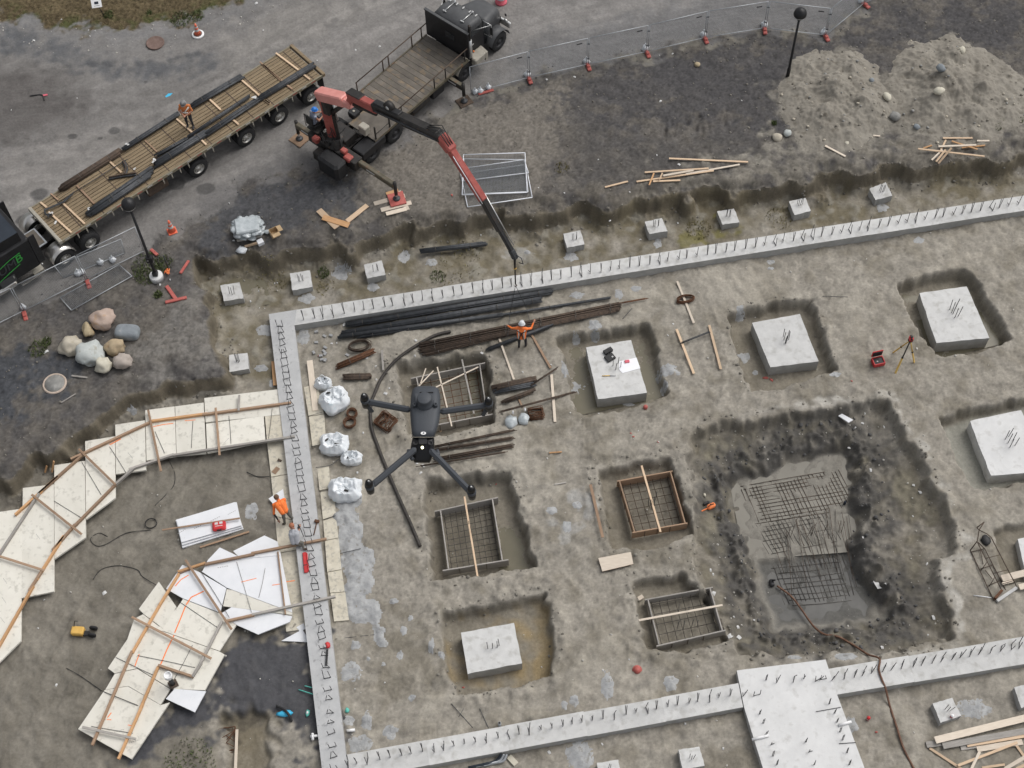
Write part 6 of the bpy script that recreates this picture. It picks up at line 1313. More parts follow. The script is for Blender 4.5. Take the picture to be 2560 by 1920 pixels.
sticks(11, [(560, 195, 705, 335, 'wide plank under the orange one near the red outrigger pad', .30, 'wood_new'), (590, 248, 798, 312, 'orange plank lying across another near the red outrigger pad', .30, 'wood_orange', .045), (782, 280, 942, 152, 'wide plank pointing at the red outrigger pad', .24, 'wood_new', .01),
            (1060, 1308, 1070, 1465, 'grey stick on the floor above the drone', .1, 'wood_grey'), (208, 1385, 222, 1575, 'orange plank against the left side of the grey footing', .26, 'wood_orange', .08), (487, 1378, 533, 1775, 'long pale plank right of the grey footing beside the bags', .26, 'wood_pale', .14), (50, 0, 130, 0, 'tiny stick hidden on the plateau', .06, 'wood_new')][:6])
sticks(12, [(1430, 758, 1562, 1088, 'stick crossed by the rusty stirrup bundle', .1, 'wood_pale', .03), (1425, 1140, 1562, 1492, 'left stick of the pair joined by a dark bar', .11, 'wood_new'), (1683, 1105, 1775, 1452, 'right stick of the pair joined by a dark bar', .11, 'wood_new'), (280, 1180, 432, 1445, 'brown stick beside the rigger', .1, 'wood_brown'), (22, 1195, 142, 1532, 'pale stick left of the rigger', .09, 'wood_pale')])
sticks(22, [(438, 20, 466, 396, 'pale stick left of the paper-topped pad', .12, 'wood_pale'), (745, 905, 842, 1322, 'brown round-edged board left of the form by the deep pit', .12, 'wood_brown', .01), (420, 640, 520, 632, 'small stick on the bare floor right of the drone', .06, 'wood_orange'), (460, 890, 555, 872, 'grey stick on the bare floor near the light splashes', .06, 'wood_grey'), (180, 215, 210, 280, 'short brown stick by the trash bags', .08, 'wood_brown')])
sticks(30, [(1872, 1355, 1860, 1668, 'pale board standing out at the bottom edge beside the rusty grid', .11, 'wood_pale', .2)])
sticks(21, [(300, 690, 200, 800, 'brown wooden scrap on the stained foam left of the grey footing', .22, 'wood_brown', .10), (235, 690, 265, 705, 'dark little scrap on the stained foam', .1, 'rust_dark', .14), (1508, 448, 1525, 472, 'tiny wood chip right of the drone nose', .1, 'wood_new')])
sticks(20, [(1280, 1248, 1895, 1155, 'long stick lying over the white board stack', .07, 'wood_brown', .34), (1580, 1385, 1968, 1262, 'stick on the ground below the white board stack', .08, 'wood_brown', .02), (355, 795, 370, 740, 'left of two orange pegs outside the big arch', .08, 'wood_orange', .15), (410, 790, 425, 705, 'right of two orange pegs outside the big arch', .08, 'wood_orange', .15), (485, 245, 600, 175, 'grey stick on the bank outside the big arch', .05, 'wood_grey'), (565, 30, 690, 45, 'grey bent branch below the boulders', .08, 'wood_grey')])
mb = MB(); q = [G(22, x, y, .14) for x, y in ((808, 1470), (1065, 1425), (1085, 1522), (840, 1575))]; mb.prism([(p.x, p.y) for p in q], q[0].z - .05, q[0].z, 'wood_pale', 'wood_brown'); tag(mb.build('formwork_sheet'), 'whitish form panel with a grey stain lying on the bare floor', 'panel')
mb = MB(); q = [G(23, x, y, .05) for x, y in ((745, 345), (778, 320), (855, 400), (818, 425))]; mb.prism([(p.x, p.y) for p in q], q[0].z - .05, q[0].z + .01, 'foam_white'); tag(mb.build('foam_offcut'), 'white foam rectangle on the far slope of the deep pit', 'foam offcut')
mb = MB(); q = [G(32, x, y, .1) for x, y in ((1115, 310), (1150, 298), (1170, 322), (1132, 342))]; mb.prism([(p.x, p.y) for p in q], q[0].z - .1, q[0].z, 'wood_pale'); tag(mb.build('wood_block'), 'small wood block left of the skewed form', 'wood block')

# ------------------------------------------------------------------ steel on the floor of the excavation
ZL = .14
def fb(label, a, b_, rad, n=14, mt='steel_dark', lift=ZL, **k): return bundle(label, settle([G(*a, lift), G(*b_, lift)], rad * .5), rad * .82, n, mt, **k)
fb('uppermost dark steel bundle inside the far footing, under the crane hook', (11, 800, 1100), (12, 430, 840), .15)
fb('second dark steel bundle inside the far footing, upper strand', (11, 745, 1175), (12, 345, 908), .13)
fb('second dark steel bundle inside the far footing, lower strand', (11, 725, 1200), (11, 1990, 1030), .10)
fb('slim dark steel bundle between the black and the rusty steel', (11, 880, 1195), (12, 885, 885), .07, 6)
fb('wide rusty bundle of bars behind the rigger, upper half', (11, 1370, 1265), (12, 970, 945), .19, 20, 'rust_dark', rb=.03)
fb('wide rusty bundle of bars behind the rigger, lower half', (11, 1370, 1305), (12, 960, 975), .15, 18, 'rust_dark', rb=.025, lift=.1)
fb('thin rusty bars jutting out right of the wide rusty bundle', (12, 900, 940), (12, 1180, 890), .04, 4, 'rust', rb=.02)
fb('brown-black bundle below the wide rusty one', (11, 1400, 1335), (12, 300, 1120), .09, 8, 'rust_dark')
fb('black bundle lying at the rigger\'s feet', (11, 1900, 1288), (12, 430, 1100), .11, 10)
fb('lone dark bundle in the trench left of the crane hook', (11, 1380, 527), (11, 1868, 470), .13)
fb('broad dark bundle right of the drone, upper strand', (21, 1950, 125), (22, 300, 55), .16, 16, 'rust_dark')
fb('broad dark bundle right of the drone, lower strand', (21, 1960, 150), (22, 290, 95), .12, 12, 'steel_dark')
fb('short dark bundle below the broad one right of the drone', (21, 2020, 235), (22, 290, 150), .10, 10, 'rust_dark')
fb('thin dark bars touching the rusty stirrups right of the drone', (22, 40, 360), (22, 640, 200), .05, 5, 'rust_dark')
fb('thin bars slanting up from the broad bundle end', (22, 285, 100), (12, 480, 1440), .04, 4, 'rust_dark', rb=.016, lift=.2)
fb('rusty bars sticking out from under the drone, top strand', (21, 1480, 590), (22, 140, 460), .06, 5, 'rust_dark', rb=.02)
fb('rusty bars sticking out from under the drone, middle strand', (21, 1470, 620), (21, 2090, 520), .09, 8, 'rust_dark', rb=.022)
fb('rusty bars sticking out from under the drone, lower strand', (21, 1480, 690), (21, 2095, 578), .12, 10, 'rust_dark', rb=.022)
fb('thin rusty bar tips below the drone nose', (21, 1340, 745), (21, 2035, 632), .04, 4, 'rust_dark', rb=.018)
fb('dark bar between two sticks right of the rigger', (12, 1455, 1245), (12, 1695, 1150), .045, 3, 'steel_dark', wraps=False)
def stirrups(label, rc, x, y, rx, ry, rz, n, mt='rust', circ=False):
    """a pile of bent bar loops"""
    c = G(rc, x, y); k = ZS / 58; mb = MB()
    for i in range(n):
        a, b_ = rx * k * random.uniform(.85, 1.05), ry * k * random.uniform(.85, 1.05); z = .03 + .018 * i; M = T(c + Vector((random.uniform(-.04, .04), random.uniform(-.04, .04), z))) @ RZ(rz + random.uniform(-.12, .12)) @ Matrix.Rotation(random.uniform(-.08, .08), 4, 'X')
        if circ: pts = [M @ Vector((a * math.cos(t), b_ * math.sin(t), 0)) for t in np.linspace(0, 6.2, 18)]
        else: pts = [M @ Vector(v) for v in ((-a, -b_, 0), (a, -b_, 0), (a, b_, 0), (-a, b_, 0), (-a, -b_ * .9, 0))]
        mb.tube(pts, .016, mt, 5)
        if not circ: mb.tube([M @ Vector((-a, b_ * random.uniform(-.8, .8), .01)), M @ Vector((a, b_ * random.uniform(-.8, .8), .01))], .014, mt, 5)
    return tag(mb.build('rebar_stirrups'), label, 'rebar stirrups')
stirrups('pile of orange-rust rectangular stirrups left of the drone', 21, 1090, 405, 62, 70, .9, 14)
stirrups('upper loop pile of dark rust stirrups beside the bags', 21, 825, 335, 38, 40, .3, 10, 'rust', True)
stirrups('lower loop pile of dark rust stirrups beside the bags', 21, 805, 410, 50, 42, .6, 11, 'rust', True)
stirrups('coil of dark bar beside the end of the black bundles', 11, 880, 1270, 90, 50, .1, 10, 'rust_dark', True)
stirrups('rusty stirrup pile right of the trash bags', 22, 315, 340, 58, 45, .1, 12)
stirrups('oval rusty stirrup bundle lying over a stick', 12, 1495, 905, 75, 32, .2, 10, 'rust', True)
fb('short orange-rust bundle of bars above the bags', (11, 705, 1430), (11, 985, 1310), .16, 16, 'rust', rb=.025)
fb('stubby dark bundle with a white tag above the bags', (11, 775, 1505), (11, 955, 1500), .16, 14, 'rust_dark')
# rebar cage at the right edge
ck = lambda x, y, z: P(2400 + x * 160 / 1106, 1280 + y * 240 / 1659, z)
t = thing('rebar_cage', 'long rusty rebar cage lying beside the pit at the right edge', 'rebar cage', ck(500, 900, F))
z0, z1 = F + .1, F + .42
for pts in ([(180, 660, z0), (590, 1540, z0)], [(300, 520, z1), (710, 1330, z1)], [(430, 640, z0), (790, 1350, z0)], [(540, 440, z1), (980, 1290, z1)], [(180, 660, z0), (300, 500, z1), (330, 310, z1), (420, 170, z1 + .1)], [(330, 310, z1), (470, 380, z1), (540, 440, z1)], [(330, 310, z1), (290, 270, z1)], [(290, 270, z1), (420, 170, z1 + .1)], [(310, 520, z1), (430, 640, z0)]):
    mb = MB(); mb.tube([ck(*p) for p in pts], .022, 'rust_dark', 6); mb.build('long_bar', t)
for pts in ([(200, 690, z0), (430, 630, z0)], [(450, 800, z1), (690, 740, z1)], [(340, 990, z0), (570, 910, z0)], [(580, 1060, z1), (820, 1000, z1)], [(490, 1270, z0), (700, 1180, z0)], [(740, 1240, z1), (920, 1190, z1)], [(355, 1020, z0), (465, 870, z1)], [(495, 1300, z0), (600, 1130, z1)], [(350, 660, z0), (400, 900, z0)], [(430, 1000, z0), (560, 1160, z0)]):
    mb = MB(); mb.tube([ck(*p) for p in pts], .016, 'rust_dark', 5); mb.build('stirrup', t)
mb = MB(); mb.beam(ck(600, 1500, F + .12), ck(720, 1360, F + .12), .10, .2, 'rust'); mb.build('end_plate', t)
mb = MB(); mb.blob(ck(450, 480, F + .10), (.2, .24, .07), 'black_plastic', 4, .5, 2, 2.); tag(mb.build('black_bag'), 'black plastic bag inside the end of the rebar cage', 'bag')
for k, (a, b_, w_, lb) in enumerate((((720, 1150), (1300, 1010), .28, 'wide pale plank under the rebar cage at the right edge'), ((1020, 1300), (1300, 1240), .24, 'second pale plank right of the rebar cage'), ((730, 1240), (920, 1190), .1, 'narrow board beside the wide plank under the cage'))):
    o = board('board', ck(*a, F + .22), ck(*b_, F + .22 - .03 * k), w_, .05, 'wood_pale'); tag(o, lb, 'board')
mb = MB(); mb.tube([ck(235, 1440, F + .05), ck(550, 1480, F + .05)], .02, 'white_paint', 6); tag(mb.build('white_stick'), 'thin white stick left of the rebar cage end', 'stick')
mb = MB(); mb.beam(ck(640, 1540, F + .08), ck(980, 1310, F + .1), .12, .12, 'concrete'); tag(mb.build('concrete_curb'), 'small grey concrete offcut at the foot of the rebar cage', 'concrete block')
# deep pit: mats and dowel bars
zk = ZK + .02; zs = wl('S', .72) + .03
def ratt(label, cs, nx, ny, z, mt, miss=.2, r=.013, rc=23, warp=.0):
    q = [g(rc, x, y, z) for x, y in cs]; mb = MB()
    for axis, n in ((0, nx), (1, ny)):
        for i in range(n + 1):
            k = i / n; a, b_ = (lerp(q[0], q[1], k), lerp(q[3], q[2], k)) if axis == 0 else (lerp(q[0], q[3], k), lerp(q[1], q[2], k))
            s0 = random.uniform(0, .1); s1 = random.uniform(.9, 1.)
            mb.tube([lerp(a, b_, s0), lerp(a, b_, .5) + Vector((random.uniform(-warp, warp), random.uniform(-warp, warp), random.uniform(-.05, .03))), lerp(a, b_, s1) - Vector((0, 0, random.uniform(0, .03)))], r, mt, 5)
    return tag(mb.build('rebar_mat'), label, 'rebar mat')
ratt('rebar mat half sunk in pale mud on the far side of the deep pit', ((-30, 905), (745, 770), (905, 1070), (90, 1200)), 26, 11, zk + .004, 'rust_dark', r=.012)
ratt('rebar mat with pale squares on the ledge inside the deep pit', ((60, 1205), (640, 1105), (770, 1330), (200, 1440)), 18, 7, zk + .0, 'steel_bar', r=.010)
ratt('dark rebar mat sunk in the grey water of the deep pit', ((170, 1470), (760, 1410), (880, 1800), (330, 1850)), 16, 9, zs - .012, 'steel_bar', warp=.06, r=.011)
for k in range(22):                                 # long bars running over the ledge into the lower part
    x = 1600 + (430 + 12.5 * k + random.uniform(-5, 5)) * .7565; y = 925 + (520 - k * 1.5 + random.uniform(-45, 25)) * .7565; dx, dy = random.uniform(5, 50), random.uniform(105, 175); p = P(x, y, ZK + random.uniform(.03, .12)); q = P(x + dx, y + dy, zs + random.uniform(.02, .1)); mb = MB()
    m_ = P(x + dx * .45, y + dy * .42, ZK + random.uniform(.05, .18)); mb.tube([p, m_, q], .011, random.choice(('steel_bar', 'rust_dark', 'rust_dark')), 5)
    tag(mb.build('long_rebar'), 'thin long bar among those hanging over the ledge inside the deep pit', 'rebar', 'long bars over the ledge in the deep pit')
for k in range(8):
    x = random.uniform(200, 780); p = g(23, x, 1330 - (x - 150) * .10, zk - .05); mb = MB(); q = p + Vector((random.uniform(-.1, .15), random.uniform(-.1, .15), random.uniform(.6, 1.0))); mb.tube([p, q], .011, 'rust_dark', 5)
    tag(mb.build('starter_bar'), 'thin upright starter bar among those standing in the middle of the deep pit', 'rebar', 'starter bars in the deep pit')
mb = MB(); p = g(33, 215, 180, zs); mb.lathe([(.10, 0), (.10, .26), (.06, .3), (0, .3)], 'rim_dark', T(p) @ Matrix.Rotation(1.2, 4, 'X'), 14); mb.tube([p, p + Vector((.1, -.1, .3))], .04, 'black_plastic', 8); tag(mb.build('water_pump'), 'black submersible pump in the grey water of the deep pit', 'pump')
mb = MB(); p = g(23, 792, 1045, zk); mb.lathe([(.0, 0), (.06, .02), (.06, .22), (0, .26)], 'navy_paint', T(p), 10); tag(mb.build('blue_bottle'), 'dark blue bottle standing in the pale mud of the deep pit', 'bottle')
# hoses and wires
def hose(name, label, pts, r, mt, cat='hose', lift=None, n=8):
    q = [Vector(p) for p in pts]; mb = MB(); out = []
    for i in range(len(q) - 1):                    # smooth the path
        p0, p1, p2, p3 = q[max(i - 1, 0)], q[i], q[i + 1], q[min(i + 2, len(q) - 1)]
        for s in range(6):
            t_ = s / 6; out.append(.5 * ((2 * p1) + (p2 - p0) * t_ + (2 * p0 - 5 * p1 + 4 * p2 - p3) * t_ * t_ + (3 * p1 - p0 - 3 * p2 + p3) * t_ ** 3))
    out.append(q[-1]); mb.tube(out, r, mt, n); return tag(mb.build(name), label, cat)
hose('black_hose', 'long curved black hose sweeping from the rusty bundle under the drone to mid floor', [G(11, 1600, 1150, .1), G(11, 1480, 1180, .1), G(11, 1330, 1260, .1), G(11, 1170, 1375, .08), G(11, 1060, 1510, .08), G(11, 1000, 1640, .08), G(21, 970, 260, .08), G(21, 975, 430, .08), G(21, 1030, 600, .08), G(21, 1110, 800, .08), G(21, 1200, 1010, .08), G(21, 1285, 1200, .08), G(21, 1360, 1380, .08)], .075, 'hose_black')
zt_ = ZT + .05
hose('brown_hose', 'brown hose crossing the near footing and running off the bottom right', [g(33, 262, 220, zs + .1), g(33, 370, 300, zs + .15), g(33, 450, 400, zs + .2), g(33, 512, 490, zs + .2), g(33, 565, 555, zs + .6), G(33, 640, 605, .08), G(33, 740, 620, .06), G(33, 860, 685, .06), G(33, 980, 762, .08), g(33, 1070, 795, zt_), g(33, 1065, 880, zt_), g(33, 1090, 960, zt_), g(33, 1118, 1030, zt_ - .1), G(33, 1150, 1160, .06), G(33, 1205, 1330, .06), G(33, 1260, 1500, .06), G(33, 1345, 1668, .06)], .042, 'hose_brown')
hose('wire', 'thin black wire ending in a small loop on the trodden ground inside the big arch', [G(20, 1190, 1250, .02), G(20, 1000, 1272, .02), G(20, 840, 1360, .02), G(20, 760, 1372, .02), G(20, 715, 1320, .02), G(20, 780, 1272, .02), G(20, 850, 1300, .02)], .014, 'black_plastic', 'wire', n=5)
hose('wire', 'thin black wire curving from the small arch over the ground', [G(20, 735, 1640, .02), G(20, 800, 1560, .02), G(20, 930, 1530, .02), G(20, 1080, 1560, .02), G(30, 1130, 150, .02), G(30, 1290, 245, .12)], .016, 'black_plastic', 'wire', n=5)
hose('wire', 'thin black wire below the inner rail of the big arch', [G(20, 1330, 695, .02), G(20, 1380, 800, .02), G(20, 1370, 900, .02), G(20, 1300, 980, .02), G(20, 1225, 1055, .02)], .013, 'black_plastic', 'wire', n=5)
hose('wire', 'thin black cable from the stained foam to the ground inside the arch', [G(20, 1950, 790, .03), G(20, 2030, 825, .03), G(21, 170, 825, .12)], .02, 'black_plastic', 'wire', n=5)
hose('wire', 'thin black bar reaching over the lower leg of the small arch', [G(30, 525, 870, .03), G(30, 640, 935, .03), G(30, 790, 1040, .03), g(30, 830, 1060, ZF + .02), g(30, 1090, 1165, ZF + .02)], .014, 'black_plastic', 'wire', n=5)
c = G(20, 1195, 1200); mb = MB()
for k in range(4): mb.tube([c + Vector((.24 * math.cos(t), .22 * math.sin(t), .03 + .015 * k)) for t in np.linspace(0, 2 * math.pi, 20)], .014, 'black_plastic', 5)
tag(mb.build('wire_coil'), 'small black wire coil on the ground inside the big arch', 'wire coil')
for pts, lb in ((([(595, 1165), (690, 1135)]), 'bar end poking out below the grey slurry'), (([(620, 1460), (890, 1395)]), 'long bar end poking over the slurry'), (([(500, 590), (575, 572)]), 'short bar poking out by the second bag'), (([(535, 755), (650, 735), (715, 690)]), 'curved bar poking out between the bags'), (([(478, 348), (590, 318)]), 'bar poking out below the long plank')):
    hose('rebar_stub', 'thin dark ' + lb + ' right of the grey footing', [G(21, x, y, .12) for x, y in pts], .014, 'steel_dark', 'rebar', n=5)
for rc, a, b_, lb in ((31, (690, 640), (1000, 605), 'thin dark bar lying right of the grey footing at the bottom'), (31, (1605, 1150), (1775, 1340), 'longer of two crossed bars at the bottom centre'), (31, (1665, 1255), (1775, 1070), 'shorter of two crossed bars at the bottom centre'), (12, (1000, 1050), (1075, 965), 'short bent bar right of the rusty bundle'), (13, (620, 870), (820, 876), 'thin bar on the floor left of the tripod'), (31, (1830, 1190), (1900, 1345), 'thin bar in a crack at the bottom centre')):
    hose('loose_bar', lb, [G(rc, *a, .015), G(rc, *b_, .015)], .013, 'steel_dark', 'rebar', n=5)

# ------------------------------------------------------------------ bags, wrapped pallet, small things
def bigbag(label, rc, x, y, rx, ry, hh, seed, openings=2, tilt=0.):
    k = ZS / 58; p = G(rc, x, y); t = thing('bulk_bag', label, 'bulk bag', p); a, b_ = rx * k, ry * k
    mb = MB(); NA, NZ = 48, 14; vs = []; hh = hh * .85
    for i in range(NZ + 1):
        u = i / NZ; z = hh * u; e = (1 + .10 * math.sin(u * math.pi)) * (1 - .28 * max(0, u - .5) / .5)
        for j in range(NA):
            th = 2 * math.pi * j / NA; c_, s_ = math.cos(th), math.sin(th); sq = (abs(c_) ** 3 + abs(s_) ** 3) ** (-1 / 3)
            w_ = 1 + .14 * mnoise.noise(Vector((c_ * 2 + seed, s_ * 2, u * 1.6))) + .16 * (abs(mnoise.noise(Vector((c_ * 3.4 + seed, s_ * 3.4, u * 1.2)))) - .25) + .09 * (abs(mnoise.noise(Vector((c_ * 7 + seed, s_ * 7, u * 3)))) - .25)
            q = Vector((a * c_ * sq * e * w_ * .88, b_ * s_ * sq * e * w_ * .88, z + .10 * mnoise.noise(Vector((c_ * 3, s_ * 3, seed + u))) * u)); vs.append(p + RZ(tilt).to_3x3() @ q)
    # top folds inwards
    for i in range(1, 11):
        u = i / 10
        for j in range(NA):
            th = 2 * math.pi * j / NA; v = vs[NZ * NA + j] - p; r_ = 1 - u * .98; vs.append(p + Vector((v.x * r_, v.y * r_, v.z - .12 * math.sin(u * 2.6) + .22 * (abs(mnoise.noise(Vector((v.x * 4 * r_, v.y * 4 * r_, seed + u)))) - .2) + .10 * (abs(mnoise.noise(Vector((v.x * 11 * r_, v.y * 11 * r_, seed)))) - .2))))
    n = NZ + 11; mb.add(vs, [[i * NA + j, i * NA + (j + 1) % NA, (i + 1) * NA + (j + 1) % NA, (i + 1) * NA + j] for i in range(n - 1) for j in range(NA)], 'white_bag', True); mb.build('sack', t)
    for kx in range(openings):
        an = tilt + seed + kx * 2.3; c = p + Vector((math.cos(an) * a * .42, math.sin(an) * b_ * .42, hh - .02)); mb = MB()
        mb.blob(c, (a * .15, b_ * .09, .04), 'bag_dark', seed + kx, .4, 2, 1.5, RZ(an + .9).to_3x3()); mb.build('opening', t)
    for kx in range(3):
        an = tilt + seed * 1.7 + kx * 2.1; c = p + Vector((math.cos(an) * a * .62, math.sin(an) * b_ * .62, hh - .05)); mb = MB(); d = Vector((math.cos(an + 1.5), math.sin(an + 1.5), 0)) * a * .3
        mb.tube([c - d, c - d * .7 + Vector((0, 0, .10)), c - d * .2 + Vector((0, 0, .19)), c + d * .4 + Vector((0, 0, .17)), c + d * .8 + Vector((0, 0, .08)), c + d], .018, 'white_bag', 6); mb.build('lifting_loop', t)
    return t
bigbag('crumpled small white bulk bag at the top of the row by the grey footing', 21, 600, 110, 70, 55, .55, 1, 2)
bigbag('large full white bulk bag, second of the row by the grey footing', 21, 690, 250, 122, 108, .8, 2, 1, .5)
bigbag('white bulk bag with two black openings, third of the row', 21, 685, 595, 118, 95, .75, 3, 2)
bigbag('smallest white bulk bag beside the third one', 21, 822, 695, 84, 62, .5, 4, 1)
bigbag('large white bulk bag with a gaping mouth, lowest of the row', 21, 775, 955, 132, 105, .78, 5, 1)
p = G(10, 1965, 360); t = thing('wrapped_pallet', 'pallet wrapped in clear plastic film above the trench corner', 'pallet', p)
mb = MB(); mb.box((0, 0, .06), (1.15, .95, .12), 'wood_grey', T(p) @ RZ(.18)); mb.build('pallet', t)
mb = MB(); mb.box((0, 0, .34), (1.08, .88, .44), 'plastic_wrap', T(p) @ RZ(.18), bev=.05); o = mb.build('wrapped_load', t)
mb = MB()

for k in range(20):
    an = k * .314; mb.blob(p + Vector((.62 * math.cos(an), .52 * math.sin(an), .12 + random.uniform(0, .3))), (.20, .15, .05), 'plastic_wrap', k, .8, 2, 2., RZ(an + 1.5).to_3x3())
mb.build('loose_film', t)
p = G(10, 2060, 455); slabthing('white_block', 'white block at the corner of the wrapped pallet', 'block', p, (.28, .26, .2), 'foam_white', .5, p.z)
mb = MB(); mb.blob(G(10, 1910, 505, .1), (.24, .2, .14), 'white_bag', 3, .5, 2, 1.6); tag(mb.build('white_sack'), 'crumpled white sack with a blue mark below the wrapped pallet', 'bag')
mb = MB(); mb.beam(G(10, 1935, 478, .08), G(10, 2040, 448, .08), .08, .1, 'wood_new'); tag(mb.build('board'), 'short board end under the wrapped pallet', 'board')
mb = MB(); mb.blob(G(10, 2112, 362, .1), (.18, .12, .09), 'plastic_wrap', 9, .6, 2, 2.); tag(mb.build('film_scrap'), 'scrap of clear film between pallet and cardboard box', 'plastic film')
p = G(11, 212, 385); t = thing('cardboard_box', 'open cardboard box right of the wrapped pallet', 'box', p)
mb = MB(); M = T(p) @ RZ(.5)
for c, d in (((0, -.17, .16), (.36, .012, .32)), ((0, .17, .16), (.36, .012, .32)), ((-.18, 0, .16), (.012, .34, .32)), ((.18, 0, .16), (.012, .34, .32)), ((0, 0, .01), (.36, .34, .015))): mb.box(c, d, 'cardboard', M)
mb.build('carton', t)
for c, d, an in (((0, -.27, .30), (.36, .2, .012), .2), ((.28, 0, .30), (.2, .34, .012), .2)):
    mb = MB(); mb.box(c, d, 'cardboard', M); mb.build('flap', t)
# things on the paper-topped pad
zp = ZP + .003
t = thing('tool_case', 'open black plastic tool case on the concrete pad', 'case', g(12, 930, 1340, zp))
mb = MB(); M = T(g(12, 900, 1360, zp)) @ RZ(.55); mb.box((0, 0, .05), (.42, .34, .10), 'black_plastic', M, bev=.02); o = mb.build('case_base', t)
mb = MB(); mb.box((.1, -.05, .106), (.07, .07, .012), 'sticker', M); mb.build('label', o)
mb = MB(); mb.box((.0, .30, .07), (.42, .22, .14), 'black_plastic', M @ T((.12, .02, 0)), bev=.02); mb.box((.08, .34, .145), (.12, .10, .02), 'rim_dark', M @ T((.12, 0, 0))); mb.build('case_lid', t)
mb = MB(); q = [g(12, x, y, zp + .01) for x, y in ((975, 1385), (1110, 1355), (1140, 1440), (1000, 1478), (972, 1450))]; mb.prism([(v.x, v.y) for v in q], zp + .006, zp + .012, 'paper'); tag(mb.build('paper_sheet'), 'white paper sheet on the concrete pad', 'paper')
mb = MB(); mb.box((0, 0, .03), (.22, .14, .06), 'pink_plastic', T(g(12, 1035, 1388, zp + .012)) @ RZ(.15), bev=.02); tag(mb.build('purple_box'), 'small purple box lying on the paper sheet', 'box')
mb = MB(); a, b_ = g(12, 838, 1500, zp + .03), g(12, 948, 1495, zp + .03); mb.tube([a, lerp(a, b_, .55)], .022, 'tripod_wood', 6); mb.tube([lerp(a, b_, .55), b_], .022, 'sticker', 6); tag(mb.build('marker_stick'), 'orange and white stick on the concrete pad', 'stick')
# survey tripod and case
hd = g(13, 1315, 1220, F + 1.45); t = thing('survey_tripod', 'yellow survey tripod with a red instrument between two pads', 'tripod', (hd.x, hd.y, F))
for (x, y), nm in (((1195, 1480), 'leg'), ((1178, 1315), 'leg'), ((1345, 1395), 'leg')):
    e = G(13, x, y); m_ = lerp(hd, e, .52); mb = MB(); mb.tube([hd, m_], .03, 'black_plastic' if x == 1195 else 'tripod_wood', 6); mb.beam(m_, e, .085, .05, 'tripod_wood', bev=.01); o = mb.build(nm, t)
    mb = MB(); mb.lathe([(.05, -.03), (.05, .03)], 'black_plastic', T(m_), 8); mb.build('clamp', o)
mb = MB(); mb.lathe([(.11, 0), (.12, .03), (0, .03)], 'black_plastic', T(hd), 14); mb.build('head_plate', t)
mb = MB(); mb.box((0, 0, .14), (.18, .2, .2), 'red_bright', T(hd), bev=.03); mb.lathe([(.05, -.12), (.05, .12)], 'black_plastic', T(hd + Vector((0, 0, .2))) @ AX, 10); mb.box((0, 0, .28), (.12, .1, .08), 'black_plastic', T(hd), bev=.02); mb.build('instrument', t)
p = G(13, 1055, 1400); t = thing('instrument_case', 'open red instrument case on the floor left of the tripod', 'case', p)
M = T(p) @ RZ(.2); mb = MB()
mb.box((0, 0, .03), (.5, .38, .06), 'red_bright', M, bev=.02)
for c, d in (((0, -.18, .14), (.5, .03, .2)), ((0, .18, .14), (.5, .03, .2)), ((-.235, 0, .14), (.03, .34, .2)), ((.235, 0, .14), (.03, .34, .2))): mb.box(c, d, 'red_bright', M)
o = mb.build('case_base', t); mb = MB(); mb.box((0, 0, .17), (.43, .32, .03), 'black_plastic', M); mb.box((-.05, -.02, .19), (.06, .05, .03), 'sticker', M); mb.build('foam_inlay', o)
mb = MB(); mb.box((0, .25, .42), (.5, .05, .38), 'red_bright', M, bev=.02); mb.box((0, .215, .42), (.42, .02, .3), 'black_plastic', M); mb.build('case_lid', t)
# red case on the white boards
p = g(20, 1735, 1225, F + .275); mb = MB(); M = T(p) @ RZ(.12); mb.box((0, 0, .09), (.55, .42, .18), 'red_bright', M, bev=.06)
t = tag(mb.build('tool_box'), 'red tool box with white decals on the white board stack', 'tool box')
mb = MB()
for c in ((-.1, .09, .182), (.09, .1, .182)): mb.box(c, (.13, .10, .004), 'sticker', M)
mb.box((.0, -.03, .182), (.3, .03, .004), 'sticker', M); mb.build('decal', t); mb = MB(); mb.box((0, -.19, .12), (.2, .06, .08), 'black_plastic', M, bev=.02); mb.build('handle', t)
# tools on the grey footing
mb = MB(); a, b_ = g(21, 445, 1425, ZT + .05), g(21, 460, 1585, ZT + .05); mb.beam(a, b_, .16, .07, 'red_bright', bev=.02); mb.beam(lerp(a, b_, .05) + Vector((.1, 0, .02)), lerp(a, b_, .95) + Vector((.1, 0, .02)), .04, .09, 'red_bright', bev=.01); mb.beam(lerp(a, b_, .62), lerp(a, b_, .66), .17, .08, 'black_plastic'); tag(mb.build('spirit_level'), 'red box level lying along the grey footing', 'level')
mb = MB(); a, b_ = g(21, 545, 1180, ZT + .04), g(21, 520, 1288, ZT + .04); mb.tube([a, b_], .022, 'rust', 6); mb.beam(a + Vector((-.1, .02, .02)), a + Vector((.10, -.03, .02)), .13, .10, 'rust', bev=.02); tag(mb.build('sledge_hammer'), 'rust-red hammer lying on the grey footing near the workers', 'hammer')
mb = MB(); a, b_ = g(31, 628, 700, ZT + .05), g(31, 618, 850, ZT + .05); mb.beam(lerp(a, b_, .15), b_, .08, .05, 'black_plastic', bev=.01); mb.blob(a + Vector((.0, .05, .03)), (.12, .14, .08), 'red_bright', 2, .2, 2); mb.lathe([(.06, 0), (.06, .03), (0, .03)], 'sticker', T(a + Vector((-.08, 0, .06))), 10); tag(mb.build('cut_saw'), 'red cordless saw with a dark blade on the grey footing', 'saw')
